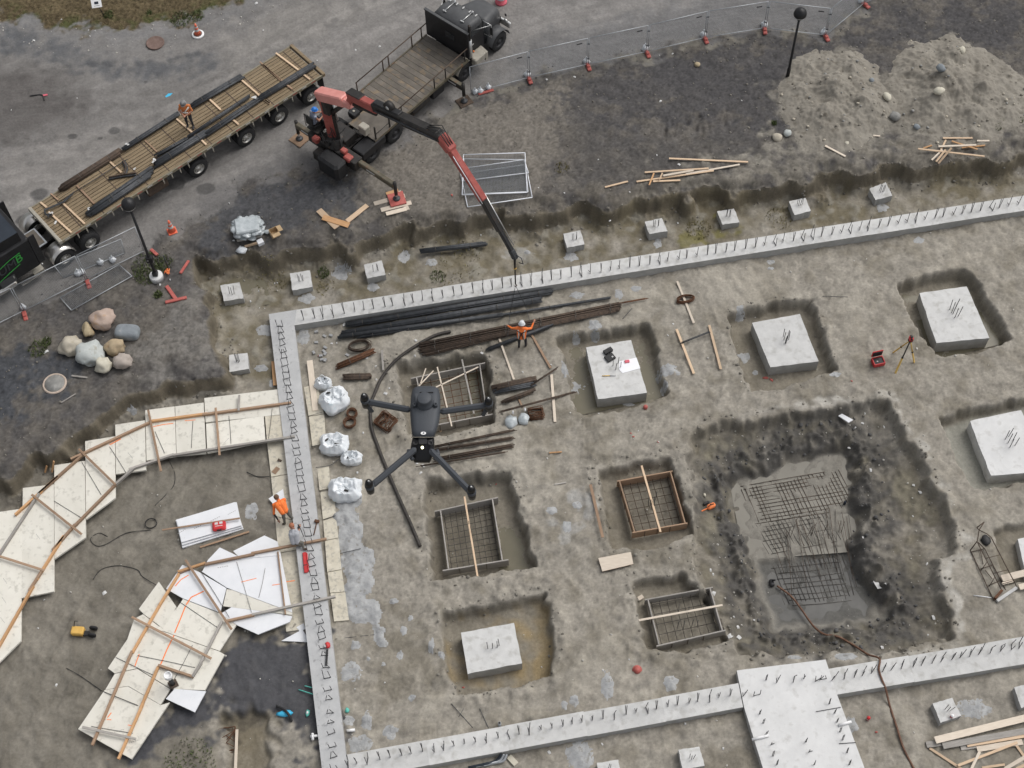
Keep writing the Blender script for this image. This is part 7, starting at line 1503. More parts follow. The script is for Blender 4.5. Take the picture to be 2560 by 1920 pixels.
# orange saw by the deep pit
p = G(22, 1690, 1075); t = thing('chain_saw', 'orange power saw on the mud left of the deep pit', 'saw', p); M = T(p) @ RZ(.45)
mb = MB(); mb.box((.05, 0, .13), (.36, .2, .22), 'orange_spray', M, bev=.05); mb.build('motor_body', t)
mb = MB(); mb.box((-.28, 0, .1), (.36, .05, .08), 'orange_spray', M, bev=.02); mb.box((-.05, .22, .12), (.28, .12, .12), 'black_plastic', M, bev=.03); mb.tube([M @ Vector((-.1, .0, .2)), M @ Vector((0, 0, .34)), M @ Vector((.16, 0, .24))], .02, 'black_plastic', 6); mb.build('handle', t)
mb = MB(); mb.blob(G(22, 1648, 970, .06), (.07, .10, .05), 'rock_cream', 2, .3, 1); tag(mb.build('pale_lump'), 'pale lump above the orange power saw', 'rock')
# red things on the floor
mb = MB(); mb.lathe([(.0, 0), (.09, 0), (.10, .12), (.07, .18), (0, .19)], 'red_plastic', T(G(22, 1180, 285)), 14); tag(mb.build('red_can'), 'red can standing below the paper-topped pad', 'can')
p = G(32, 1115, 885); t = thing('hard_hat', 'orange-red hard hat lying on the bare floor near the bottom', 'hard hat', p); mb = MB(); mb.lathe([(.155, 0), (.15, .06), (.12, .13), (.06, .17), (0, .18)], 'red_plastic', T(p) @ Matrix.Rotation(.4, 4, 'X'), 16); mb.build('shell', t); mb = MB(); mb.lathe([(.15, .0), (.19, .0), (.19, .015), (.15, .02)], 'red_plastic', T(p) @ Matrix.Rotation(.4, 4, 'X'), 16, cap=False); mb.build('brim', t)
# yellow compactor / cart at lower left
p = G(30, 650, 595); t = thing('yellow_cart', 'small yellow wheeled machine on the trodden ground at lower left', 'machine', p); M = T(p) @ RZ(-.1)
mb = MB(); mb.box((-.12, 0, .2), (.5, .34, .26), 'yellow_plastic', M, bev=.04); mb.build('housing', t)
mb = MB(); mb.box((.2, -.06, .16), (.3, .2, .08), 'black_plastic', M, bev=.02); mb.build('tray', t)
for y in (-.12, .18):
    mb = MB(); mb.lathe([(.05, -.04), (.16, -.04), (.17, 0), (.16, .04), (.05, .04)], 'tyre', M @ T((.46, y, .17)) @ AX, 16); mb.build('wheel', t)
mb = MB(); mb.tube([M @ Vector((-.3, .1, .25)), M @ Vector((-.22, .28, .55)), M @ Vector((-.1, .28, .55))], .02, 'black_plastic', 6); mb.build('handle', t)
# vent pipe
p0 = g(30, 1370, 1000, ZF); p1 = p0 + Vector((0, 0, .95)); t = thing('vent_pipe', 'dark upright pipe with a white cap beside the small arch', 'pipe', p0)
mb = MB(); mb.tube([p0, p1], .09, 'black_plastic', 14); mb.box((0, 0, .05), (.34, .3, .1), 'rust_dark', T(p0) @ RZ(.5)); mb.build('pipe', t)
mb = MB(); mb.lathe([(.16, -.12), (.16, .08), (.14, .10), (.12, .08), (.12, .02), (0, .02)], 'white_paint', T(p1), 18); mb.build('cap', t)
mb = MB(); q = [g(30, x, y, ZF + .003) for x, y in ((1345, 980), (1380, 1000), (1310, 1108), (1282, 1098))]; mb.prism([(v.x, v.y) for v in q], ZF - .2, ZF - .095, 'bag_dark'); tag(mb.build('membrane_strip'), 'dark membrane strip below the vent pipe', 'membrane')
# clutter near the grey footing, lower left
mb = MB(); mb.blob(G(31, 292, 1228, .06), (.30, .14, .09), 'cyan_plastic', 3, .4, 2, 1.5); tag(mb.build('blue_sack'), 'bright blue sack left of the grey footing', 'bag')
hose('black_strap', 'black strap bent over the bright blue sack', [G(31, 225, 1170, .08), G(31, 280, 1195, .2), G(31, 320, 1235, .2), G(31, 345, 1290, .05)], .05, 'black_plastic', 'strap')
for a, b_, lb in (((400, 1040), (522, 1078), 'longer green rod left of the grey footing'), ((448, 1010), (505, 1024), 'shorter green rod left of the grey footing')): hose('green_rod', lb, [G(31, *a, .05), G(31, *b_, .2)], .022, 'teal', 'rod', n=6)
mb = MB(); mb.tube([G(31, 495, 1410, .2), G(31, 560, 1402, .25)], .05, 'white_paint', 10); mb.tube([G(31, 510, 1385, .2), G(31, 512, 1438, .2)], .05, 'white_paint', 10); tag(mb.build('pipe_fitting'), 'white pipe fitting at the left side of the grey footing', 'pipe fitting')
mb = MB(); mb.tube([G(31, 780, 1365, .06), G(31, 845, 1358, .06)], .06, 'white_paint', 10); tag(mb.build('pipe_stub'), 'short white pipe inside the lower corner of the footings', 'pipe')
mb = MB(); mb.blob(G(31, 782, 1202, .05), (.09, .14, .05), 'teal', 3, .4, 1); tag(mb.build('teal_scrap'), 'teal scrap against the grey footing', 'scrap')
mb = MB(); mb.blob(G(31, 470, 1225, .05), (.09, .16, .05), 'teal', 5, .6, 1); mb.blob(G(31, 468, 1222, .08), (.05, .08, .05), 'white_paint', 5, .6, 1); tag(mb.build('teal_fitting'), 'small teal and white fitting left of the grey footing', 'pipe fitting')
p = G(31, 1990, 1340); mb = MB(); mb.tube([p, p + Vector((0, 0, .55))], .06, 'galv', 12); mb.lathe([(.045, 0), (0, 0)], 'bag_dark', T(p + Vector((0, 0, .552))), 10, cap=False); tag(mb.build('pipe_stub'), 'grey pipe stub standing behind the near footing', 'pipe')
for k in range(3):
    hose('conduit', ('left', 'middle', 'right')[k] + ' bent grey conduit below the near footing', [G(31, 1740 + 60 * k, 1655 - 8 * k, .1), G(31, 1880 + 40 * k, 1625 - 4 * k, .12), G(31, 1960 + 30 * k, 1600, .15), G(31, 2000 + 22 * k, 1550, .3)], .05, 'galv' if k else 'navy_paint', 'conduit')
slabthing('pale_block', 'pale rectangular block below the near footing', 'block', G(31, 2090, 1605), (.22, .42, .12), 'rock_cream', .7, G(31, 2090, 1605).z)
mb = MB(); p = g(33, 1640, 1255, ZB + .01); mb.lathe([(.06, 0), (.06, .16), (0, .17)], 'white_paint', T(p), 12); mb.lathe([(.062, .02), (.062, .1)], 'red_bright', T(p), 12, cap=False); tag(mb.build('paint_can'), 'red and white can on the pier block by the lumber', 'can')
mb = MB(); p = G(33, 978, 1275); mb.lathe([(.07, 0), (.07, .2), (.03, .24), (0, .24)], 'red_bright', T(p), 12); mb.lathe([(.073, .08), (.073, .14)], 'sticker', T(p), 12, cap=False); tag(mb.build('spray_can'), 'small red canister right of the wide slab', 'can')
stirrups('rusty little grid lying at the bottom edge left of the grey footing', 30, 1800, 1440, 55, 85, .15, 5)
for k, (rc, x, y) in enumerate(((22, 120, 395), (22, 215, 370))):
    mb = MB(); mb.blob(G(rc, x, y, .12), (.27, .30, .18), 'plastic_wrap', 5 + k, .5, 2, 1.6); mb.blob(G(rc, x + 15, y - 75, .2), (.05, .09, .08), 'white_paint', k, .5, 1); tag(mb.build('trash_bag'), ('left', 'right')[k] + ' clear trash bag beside the rusty stirrups right of the drone', 'trash bag')
for rc, x, y, lb in ((0, 290, 755, 'dark strap with a pink end lying on the wet patch of the street'),):
    hose('strap', lb, [G(0, 235, 758, .02), G(0, 290, 750, .03), G(0, 335, 752, .03), G(0, 350, 795, .02)], .03, 'black_plastic', 'strap'); mb = MB(); mb.beam(G(0, 335, 755, .03), G(0, 375, 748, .03), .10, .03, 'pink_plastic'); tag(mb.build('pink_tape'), 'pink tape at the end of the dark strap on the street', 'tape')
mb = MB(); q = [G(0, x, y, .006) for x, y in ((1305, 760), (1330, 738), (1365, 735), (1345, 755), (1310, 770))]; mb.add(q, [list(range(5))[::-1]], 'cyan_plastic'); tag(mb.build('blue_paint_mark'), 'blue paint mark sprayed on the street beyond the flatbed', 'paint mark')

# ------------------------------------------------------------------ hardened concrete splashes
def splash_into(mb, rc, x, y, rx, ry, seed, rz=0., thick=.018):
    k = ZS / 58; p = G(rc, x, y); NA, NRr = 30, 5; vs = []
    for i in range(NRr + 1):
        u = i / NRr
        for j in range(NA):
            th = 2 * math.pi * j / NA; c_, s_ = math.cos(th), math.sin(th); e = 1 + .42 * mnoise.noise(Vector((c_ * 1.4 + seed * 3.3, s_ * 1.4, seed))) + .22 * mnoise.noise(Vector((c_ * 3.8 + seed, s_ * 3.8, seed * 2)))
            X, Y = rx * k * c_ * e * u, ry * k * 1.15 * s_ * e * u; q = RZ(rz).to_3x3() @ Vector((X, Y, 0)); X, Y = p.x + q.x, p.y + q.y
            vs.append(Vector((X, Y, hz(X, Y) + thick * (1 - u ** 3) * (1 + .6 * mnoise.noise(Vector((X * 3, Y * 3, seed)))) - .025 * (u ** 6))))
    mb.add(vs, [[i * NA + j, (i + 1) * NA + j, (i + 1) * NA + (j + 1) % NA, i * NA + (j + 1) % NA] for i in range(NRr) for j in range(NA)], 'slurry', True)
BIGSP = [(31, 810, 900, 90, 70, 'grey concrete splash beside the red cordless saw'), (31, 940, 1285, 45, 68, 'grey concrete splash low beside the grey footing, upright oval'), (31, 1125, 1375, 62, 52, 'grey concrete splash near the corner of the near footing'), (31, 880, 1465, 95, 68, 'grey concrete splash in the corner of the footings under a wire loop'), (32, 880, 1010, 62, 110, 'tall grey concrete splash above the near footing'), (32, 1380, 985, 65, 62, 'round grey concrete splash left of the wide slab'), (32, 665, 1560, 120, 105, 'broad grey concrete splash below the near footing'),
         (12, 640, 862, 72, 38, 'pale concrete splash right of the black bundle ends'), (12, 970, 850, 38, 55, 'upright pale concrete splash below the far footing'), (12, 1105, 810, 52, 30, 'small pale concrete splash below the far footing'), (12, 780, 1105, 72, 55, 'grey concrete splash above the paper-topped pad pit'), (12, 545, 1435, 38, 90, 'long grey concrete splash left of the paper-topped pad pit'), (12, 655, 1595, 72, 70, 'round grey concrete splash at the lower left of the paper-topped pad'), (12, 1350, 1455, 110, 60, 'ragged grey concrete splash right of the paper-topped pad'), (12, 1960, 1352, 60, 45, 'grey concrete splash left of the speckled pad'), (12, 1930, 990, 48, 45, 'grey concrete splash above the speckled pad'), (11, 440, 1190, 60, 85, 'grey concrete splash in the corner of the far and grey footings'), (33, 1810, 1190, 150, 75, 'broad grey concrete splash right of the pier block by the lumber')]
for k, (rc, x, y, rx, ry, lb) in enumerate(BIGSP):
    mb = MB(); splash_into(mb, rc, x, y, rx, ry, k + 1); tag(mb.build('concrete_splash'), lb, 'concrete splash')
sp = poly_sdf(W([px(21, x, y) for x, y in ((700, 1000), (790, 960), (880, 1000), (868, 1200), (955, 1400), (985, 1560), (975, 1700), (960, 1770), (1030, 1820), (1060, 1970), (1085, 2180), (1010, 2160), (1000, 1970), (930, 2000), (830, 1970), (770, 1950), (745, 1600), (715, 1300), (690, 1130))], F), 1.) + .10 * NP + .03 * N1
ms_ = cells(sp) > 0; jj, ii = np.nonzero(ms_); mb = MB(); vid = {}
def vv(j, i):
    if (j, i) not in vid: vid[(j, i)] = len(mb.v); mb.v.append(Vector((gx[i], gy[j], h[j, i] + .008 + .05 * float(sm(0, .25, sp[j, i])) + .02 * float(NP[j, i]) * float(sm(0, .2, sp[j, i])))))
    return vid[(j, i)]
kk_ = mb.m('slurry')
for j, i in zip(jj, ii): mb.f.append([vv(j, i), vv(j, i + 1), vv(j + 1, i + 1), vv(j + 1, i)]); mb.mi.append(kk_); mb.smooth.append(True)
tag(mb.build('concrete_spill'), 'long grey concrete spill running down right of the grey footing below the bags', 'concrete spill')
mb = MB(); k = 0
for rc, l in ((31, ((850, 690, 40, 40), (1230, 570, 32, 40), (1295, 1105, 32, 24), (1200, 770, 32, 35), (1285, 475, 24, 24), (1150, 340, 42, 26), (800, 1290, 42, 42), (1450, 690, 30, 60), (1530, 760, 28, 30), (1070, 840, 18, 18), (950, 795, 18, 16))), (32, ((615, 1130, 38, 45), (540, 1160, 28, 32))), (12, ((630, 1215, 36, 34), (785, 1205, 42, 26), (1330, 1600, 30, 40))), (13, ((210, 600, 42, 30), (1380, 430, 52, 38), (720, 1490, 55, 26), (90, 1475, 30, 22))),
              (11, ((460, 890, 85, 50), (990, 800, 60, 45), (730, 690, 85, 75), (1450, 600, 65, 45), (200, 1560, 40, 50), (1230, 560, 60, 60))), (12, ((590, 560, 70, 55), (1275, 450, 40, 60), (250, 520, 30, 25))), (13, ((1090, 170, 70, 42), (210, 650, 30, 20))), (22, ((650, 250, 35, 40), (890, 280, 30, 26), (1045, 250, 65, 26), (1330, 140, 32, 38), (640, 1050, 45, 30), (440, 1090, 55, 35), (560, 1220, 40, 50))), (20, ((1990, 1100, 60, 70), (1050, 300, 40, 26))), (10, ((2100, 1140, 90, 50), (2060, 1440, 70, 30))), (33, ((800, 780, 100, 30), (400, 785, 60, 18), (1080, 860, 40, 20), (840, 1330, 60, 60)))):
    for a in l: k += 1; splash_into(mb, rc, *a, k + 70)
o = mb.build('concrete_splatter'); o['kind'] = 'stuff'; o['label'] = 'small pale concrete splatters strewn over the excavation floor'; o['category'] = 'splatter'

# ------------------------------------------------------------------ people
def person(label, J, cols, helmet=None, extra=None, r=1.):
    """J: joint name -> world point. one continuous body from tapered limbs, clothing by region"""
    prim = []
    def cap(a, b_, r0, r1, lab): prim.append((Vector(a), Vector(b_), r0 * r, r1 * r, lab))
    pel, ch, nk, hd = J['pelvis'], J['chest'], J['neck'], J['head']; ax = (J['shR'] - J['shL']).normalized()
    cap(pel + ax * .07, ch + ax * .09, .125, .135, 'top'); cap(pel - ax * .07, ch - ax * .09, .125, .135, 'top'); cap(ch, nk, .14, .075, 'top'); cap(J['shL'], J['shR'], .08, .08, 'top')
    cap(nk, hd, .055, .06, 'skin'); dn = (hd - nk).normalized(); cap(hd - dn * .01, hd + dn * .05, .095, .10, 'skin'); fc = J['face'].normalized()
    cap(hd + fc * .07 - dn * .05, hd + fc * .085 - dn * .06, .05, .04, 'skin'); cap(hd + fc * .10, hd + fc * .125 - dn * .01, .018, .014, 'skin')
    sx = fc.cross(dn).normalized()
    for s in (-1, 1): cap(hd + sx * .095 * s, hd + sx * .11 * s + dn * .02, .022, .018, 'skin')
    for S in 'LR':
        cap(J['sh' + S], J['el' + S], .062, .048, 'arm'); cap(J['el' + S], J['wr' + S], .046, .034, 'fore')
        d = (J['wr' + S] - J['el' + S]).normalized(); pl = J['wr' + S] + d * .09; side_ = d.cross(Vector((0, 0, 1))); side_ = (side_ if side_.length > .1 else Vector((1, 0, 0))).normalized(); cap(J['wr' + S], pl, .034, .036, 'hand')
        for f_ in range(4):
            o_ = side_ * (f_ - 1.5) * .021; kn = pl + o_ + d * (.045 + (.008 if f_ in (1, 2) else 0)); cap(pl + o_, kn, .011, .0105, 'hand'); cap(kn, kn + (d * .5 + Vector((0, 0, -.7))).normalized() * (.045 - .006 * abs(f_ - 1.5)), .0105, .009, 'hand')
        cap(J['wr' + S] + d * .03, J['wr' + S] + d * .07 + side_ * .055, .014, .011, 'hand')
        cap(pel + (J['hip' + S] - pel), J['kn' + S], .095, .068, 'leg'); cap(J['kn' + S], J['an' + S], .064, .045, 'leg'); cap(J['an' + S] + Vector((0, 0, -.01)), J['toe' + S], .05, .04, 'boot')
    mb = MB()
    for a, b_, r0, r1, lab in prim:
        d = b_ - a; L_ = max(d.length, 1e-4); d = d / L_; M = T(a) @ d.to_track_quat('Z', 'Y').to_matrix().to_4x4(); prof = []
        for i in range(5): an = math.pi / 2 * (1 - i / 4); prof.append((max(1e-3, r0 * math.cos(an)), -r0 * math.sin(an)))
        for i in range(5): an = math.pi / 2 * i / 4; prof.append((max(1e-3, r1 * math.cos(an)), L_ + r1 * math.sin(an)))
        mb.lathe(prof, 'skin', M, 12)
    base = Vector((pel.x, pel.y, min(J['toeL'].z, J['toeR'].z) - .04)); tmp = mb.build('tmp', origin=base)
    rm = tmp.modifiers.new('r', 'REMESH'); rm.mode = 'VOXEL'; rm.voxel_size = .0105; rm.use_smooth_shade = True
    sm_ = tmp.modifiers.new('s', 'SMOOTH'); sm_.factor = .5; sm_.iterations = 2
    dg_ = bpy.context.evaluated_depsgraph_get(); me = bpy.data.meshes.new_from_object(tmp.evaluated_get(dg_)); bpy.data.objects.remove(tmp); me.name = 'person'
    me.materials.clear(); labs = list(cols); [me.materials.append(MATS[cols[l]]) for l in labs]
    nP = len(me.polygons); cen = np.empty(nP * 3); me.polygons.foreach_get('center', cen); cen = cen.reshape(-1, 3) + np.array(base); best = np.full(nP, 1e9); idx = np.zeros(nP, int)
    for a, b_, r0, r1, lab in prim:
        A = np.array(a); D = np.array(b_) - A; t_ = np.clip(((cen - A) @ D) / (D @ D + 1e-9), 0, 1); dist = np.linalg.norm(cen - A - t_[:, None] * D, axis=1) - (r0 + (r1 - r0) * t_); k = dist < best; best[k] = dist[k]; idx[k] = labs.index(lab)
    me.polygons.foreach_set('material_index', idx.astype(np.int32)); me.polygons.foreach_set('use_smooth', np.ones(nP, bool)); me.update()
    o = bpy.data.objects.new('person', me); COL.objects.link(o); o.location = base; o['_w'] = list(base); tag(o, label, 'person')
    dn3 = dn.to_track_quat('Z', 'Y').to_matrix().to_4x4()
    if helmet:
        b2 = MB(); c = T(hd + dn * .045) @ dn3; b2.lathe([(.135, .0), (.13, .05), (.11, .10), (.07, .135), (0, .15)], helmet, c, 18); b2.lathe([(.12, .0), (.155, -.005), (.155, .008), (.12, .015)], helmet, c, 18, cap=False); b2.box((0, 0, 0), (.14, .10, .012), helmet, T(hd + dn * .045 + fc * .14) @ frame(Vector(), sx).to_3x3().to_4x4()); b2.box((0, 0, .145), (.03, .2, .012), helmet, c); b2.build('helmet', o)
    else:
        b2 = MB(); c = T(hd + dn * .03 - fc * .015) @ dn3; b2.lathe([(.108, -.02), (.112, .03), (.095, .09), (.055, .125), (0, .135)], cols.get('hair', 'hair_brown'), c, 16); b2.build('hair' if 'hair' not in cols or cols['hair'] == 'hair_brown' else 'cap', o)
    for nm, mt_, wd, pts in extra or ():
        b2 = MB(); b2.tube(pts, wd, mt_, 6); b2.build(nm, o)
    return o
def stand(base, yaw, **k):
    """joints of a standing figure, facing yaw (0 = +Y); overrides in local coordinates"""
    d = dict(pelvis=(0, 0, .95), chest=(0, .01, 1.28), neck=(0, .0, 1.48), head=(0, .03, 1.62), shL=(-.20, 0, 1.42), shR=(.20, 0, 1.42), elL=(-.27, .03, 1.14), elR=(.27, .03, 1.14), wrL=(-.28, .14, .92), wrR=(.28, .14, .92), hipL=(-.10, 0, .92), hipR=(.10, 0, .92), knL=(-.12, .05, .50), knR=(.12, .05, .50), anL=(-.13, 0, .09), anR=(.13, 0, .09), toeL=(-.15, .18, .04), toeR=(.15, .18, .04))
    face = k.pop('face', (0, 1, 0)); d.update(k); M = T(base) @ RZ(yaw); J = {a: M @ Vector(b_) for a, b_ in d.items()}; J['face'] = RZ(yaw).to_3x3() @ Vector(face); return J
# rigger guiding the bundle, seen from behind
b0 = G(12, 205, 1280); J = stand(b0, math.radians(-8), elL=(-.44, .14, 1.30), elR=(.40, .16, 1.38), wrL=(-.62, .34, 1.15), wrR=(.48, .40, 1.48), pelvis=(0, -.04, .95), chest=(0, .06, 1.30), neck=(0, .10, 1.49), head=(.0, .15, 1.62), shL=(-.2, .08, 1.43), shR=(.2, .08, 1.43), anR=(.16, .10, .09), toeR=(.18, .28, .04), knR=(.15, .16, .5))
up9 = lambda a, b_, k, o: lerp(J[a], J[b_], k) + o
bk_ = (RZ(math.radians(-8)).to_3x3() @ Vector((0, -.165, .0)))
person('worker in an orange jacket and white hard hat guiding the steel with arms spread', J, dict(skin='skin', top='vest_orange', arm='vest_orange', fore='vest_orange', hand='skin', leg='trousers_dark', boot='boots'), 'helmet_white',
       [('harness_strap', 'black_plastic', .022, [J['shL'] + bk_ * .75, J['chest'] + bk_, J['pelvis'] + bk_ * .8 + (J['shR'] - J['shL']) * .25]), ('harness_strap', 'black_plastic', .022, [J['shR'] + bk_ * .75, J['chest'] + bk_, J['pelvis'] + bk_ * .8 - (J['shR'] - J['shL']) * .25]), ('reflective_strip', 'reflective', .028, [J['shR'] + bk_ * .55 - (J['shR'] - J['shL']) * .12, J['chest'] + bk_ * .85 + (J['shR'] - J['shL']) * .28, J['pelvis'] + bk_ * .7 + (J['shR'] - J['shL']) * .30]), ('reflective_strip', 'reflective', .028, [J['shL'] + bk_ * .55 + (J['shR'] - J['shL']) * .12, J['chest'] + bk_ * .85 - (J['shR'] - J['shL']) * .28, J['pelvis'] + bk_ * .7 - (J['shR'] - J['shL']) * .30])])
# worker on the flatbed, facing the camera, hands together
b0 = g(0, 1508, 1000, TZ); J = stand(b0, math.radians(175), elL=(-.30, .05, 1.15), elR=(.30, .05, 1.15), wrL=(-.08, .26, 1.10), wrR=(.10, .28, 1.12), head=(0, .06, 1.62), face=(0, 1, -.35))
f_ = RZ(math.radians(175)).to_3x3() @ Vector((0, .15, 0))
person('worker in a dull orange vest and grey hard hat standing on the flatbed deck', J, dict(skin='skin', top='vest_orange_dull', arm='vest_orange_dull', fore='skin', hand='skin', leg='trousers_dark', boot='trousers_dark'), 'helmet_grey', [('reflective_strip', 'reflective', .03, [J['shL'] + f_ * .6, lerp(J['chest'], J['pelvis'], .3) + f_ * .95, lerp(J['chest'], J['pelvis'], .5) + f_ * .95]), ('reflective_strip', 'reflective', .03, [lerp(J['chest'], J['pelvis'], .45) + f_ + (J['shR'] - J['shL']) * .3, lerp(J['chest'], J['pelvis'], .5) + f_ * 1.1, lerp(J['chest'], J['pelvis'], .45) + f_ - (J['shR'] - J['shL']) * .3])])
# crane operator, seated
sb_ = BM @ Vector((-1.12, 2.55, 1.10)); J = stand(sb_, math.radians(48.4 - 90 - 18), pelvis=(0, 0, .78), chest=(0, .05, 1.08), neck=(0, .09, 1.28), head=(0, .14, 1.42), shL=(-.20, .06, 1.21), shR=(.20, .06, 1.21), elL=(-.28, .18, .98), elR=(.28, .18, .98), wrL=(-.16, .42, 1.0), wrR=(.16, .42, 1.0), hipL=(-.1, .04, .76), hipR=(.1, .04, .76), knL=(-.15, .44, .76), knR=(.15, .44, .76), anL=(-.15, .46, .36), anR=(.15, .46, .36), toeL=(-.15, .62, .31), toeR=(.15, .62, .31), face=(0, 1, -.4))
person('crane operator in a blue hard hat seated at the controls of the boom truck', J, dict(skin='skin', top='shirt_blue', arm='skin', fore='skin', hand='skin', leg='trousers_dark', boot='boots'), 'helmet_blue')
# orange worker stooping over the foam
zf = ZD
def q21(x, y, z): return g(21, x, y, zf + z)
J = dict(pelvis=q21(285, 1100, .82), chest=q21(250, 1045, 1.0), neck=q21(240, 1012, .98), head=q21(243, 1025, 1.12), shL=q21(205, 1050, .95), shR=q21(285, 1010, .98), elL=q21(205, 1120, .62), elR=q21(305, 1080, .72), wrL=q21(235, 1165, .35), wrR=q21(310, 1090, .5), hipL=q21(275, 1110, .82), hipR=q21(305, 1095, .82), knL=q21(285, 1160, .45), knR=q21(335, 1140, .45), anL=q21(290, 1195, .08), anR=q21(372, 1175, .08), toeL=q21(276, 1200, .04), toeR=q21(356, 1185, .04), face=Vector((-.5, .2, -.8)))
J['head'] = J['neck'] + Vector((-.05, .04, .13))
person('worker in a bright orange shirt stooping over the foam left of the grey footing', J, dict(skin='skin', top='vest_orange', arm='vest_orange', fore='trousers_dark', hand='skin', leg='trousers_grey', boot='boots', hair='hair_brown'))
# worker in grey kneeling against the footing with a drill
J = dict(pelvis=q21(372, 1340, .62), chest=q21(362, 1280, .92), neck=q21(352, 1245, 1.06), head=q21(348, 1222, 1.18), shL=q21(378, 1255, 1.02), shR=q21(338, 1262, .98), elL=q21(398, 1262, .78), elR=q21(370, 1300, .72), wrL=q21(405, 1232, .82), wrR=q21(392, 1262, .72), hipL=q21(385, 1338, .62), hipR=q21(358, 1345, .60), knL=q21(430, 1350, .58), knR=q21(420, 1365, .50), anL=q21(440, 1395, .42), anR=q21(400, 1380, .10), toeL=q21(462, 1398, .39), toeR=q21(392, 1395, .06), face=Vector((.7, -.1, -.6)))
person('worker in a grey T-shirt and reddish cap crouching against the grey footing with a drill', J, dict(skin='skin', top='shirt_grey', arm='shirt_grey', fore='skin', hand='skin', leg='trousers_grey', boot='boots', hair='cap_orange'))
t = thing('rotary_drill', 'black rotary drill held by the crouching worker', 'drill', q21(400, 1222, .75)); mb = MB(); mb.beam(q21(392, 1225, .82), q21(412, 1232, .80), .12, .16, 'black_plastic', bev=.03); mb.beam(q21(395, 1205, .84), q21(402, 1222, .84), .05, .12, 'black_plastic', bev=.02); mb.build('motor_body', t); mb = MB(); mb.tube([q21(412, 1232, .80), q21(440, 1300, .40)], .015, 'steel_dark', 6); mb.build('bit', t)
# ------------------------------------------------------------------ the drone hovering in front
ZDR = 49.72
def dq(x, y, dz=0.): return P(880 + x * 380 / 1970, 940 + y * 320 / 1659, ZDR + dz)
t = thing('camera_drone', 'dark grey quadcopter drone hovering above the site, camera towards the bottom', 'drone', dq(940, 600, -.05))
u1 = abs(dq(1, 0).x - dq(0, 0).x)                              # metres per picture unit
mb = MB(); secs = [(128, 955, 70, .016, .006), (140, 955, 125, .022, -.004), (165, 955, 168, .028, -.02), (260, 955, 190, .034, -.03), (450, 950, 198, .034, -.034), (600, 945, 185, .033, -.034), (700, 935, 165, .030, -.032), (790, 925, 145, .024, -.03)]
ring = []
for y, xc, hw, zt2, zb2 in secs:
    pts = []
    for i in range(24):
        an = 2 * math.pi * i / 24; c_, s_ = math.cos(an), math.sin(an); ex = (abs(c_) ** .45) * (1 if c_ > 0 else -1); ez = (abs(s_) ** .6) * (1 if s_ > 0 else -1)
        pts.append((xc + hw * ex, y, (zt2 + zb2) / 2 + (zt2 - zb2) / 2 * ez))
    ring.append([dq(a, b_, c2) for a, b_, c2 in pts])
k = 24; vs = [v for r_ in ring for v in r_]; fs = [[i * k + j, i * k + (j + 1) % k, (i + 1) * k + (j + 1) % k, (i + 1) * k + j] for i in range(len(ring) - 1) for j in range(k)] + [list(range(k))[::-1], [(len(ring) - 1) * k + j for j in range(k)]]
mb.add(vs, fs, 'drone_body', True); bodyo = mb.build('body', t)
mb = MB(); secs = [(795, 925, 138, .014, -.03), (860, 920, 150, .008, -.034), (960, 912, 158, -.002, -.04), (1000, 910, 150, -.008, -.042), (1090, 908, 120, -.02, -.046), (1125, 908, 100, -.028, -.046)]; ring = []
for y, xc, hw, zt2, zb2 in secs:
    pts = []
    for i in range(24):
        an = 2 * math.pi * i / 24; c_, s_ = math.cos(an), math.sin(an); ex = (abs(c_) ** .5) * (1 if c_ > 0 else -1); ez = (abs(s_) ** .6) * (1 if s_ > 0 else -1)
        pts.append(dq(xc + hw * ex, y, (zt2 + zb2) / 2 + (zt2 - zb2) / 2 * ez))
    ring.append(pts)
vs = [v for r_ in ring for v in r_]; fs = [[i * k + j, i * k + (j + 1) % k, (i + 1) * k + (j + 1) % k, (i + 1) * k + j] for i in range(len(ring) - 1) for j in range(k)] + [list(range(k))[::-1], [(len(ring) - 1) * k + j for j in range(k)]]
mb.add(vs, fs, 'drone_black', True); nose = mb.build('nose', t)
c = dq(945, 345, .034); mb = MB(); mb.lathe([(118 * u1, -.004), (112 * u1, .004), (98 * u1, .006), (92 * u1, .020), (88 * u1, .024), (80 * u1, .025), (0, .0255)], 'drone_body', T(c), 40); mb.build('antenna_dome', t)
mb = MB(); mb.prism([(dq(x, y).x, dq(x, y).y) for x, y in ((835, 330), (1060, 330), (1058, 440), (1010, 492), (890, 492), (838, 440))], ZDR + .028, ZDR + .040, 'drone_body'); mb.build('module_base', t)
for x in (812, 1085):
    mb = MB(); mb.lathe([(26 * u1, 0), (26 * u1, .010), (16 * u1, .012), (14 * u1, .008), (0, .008)], 'drone_body', T(dq(x, 392, .031)), 14); mb.build('knob', t)
mb = MB(); mb.beam(dq(878, 212, .0335), dq(1055, 212, .0335), 9 * u1, .002, 'drone_black'); mb.build('panel_slot', bodyo)
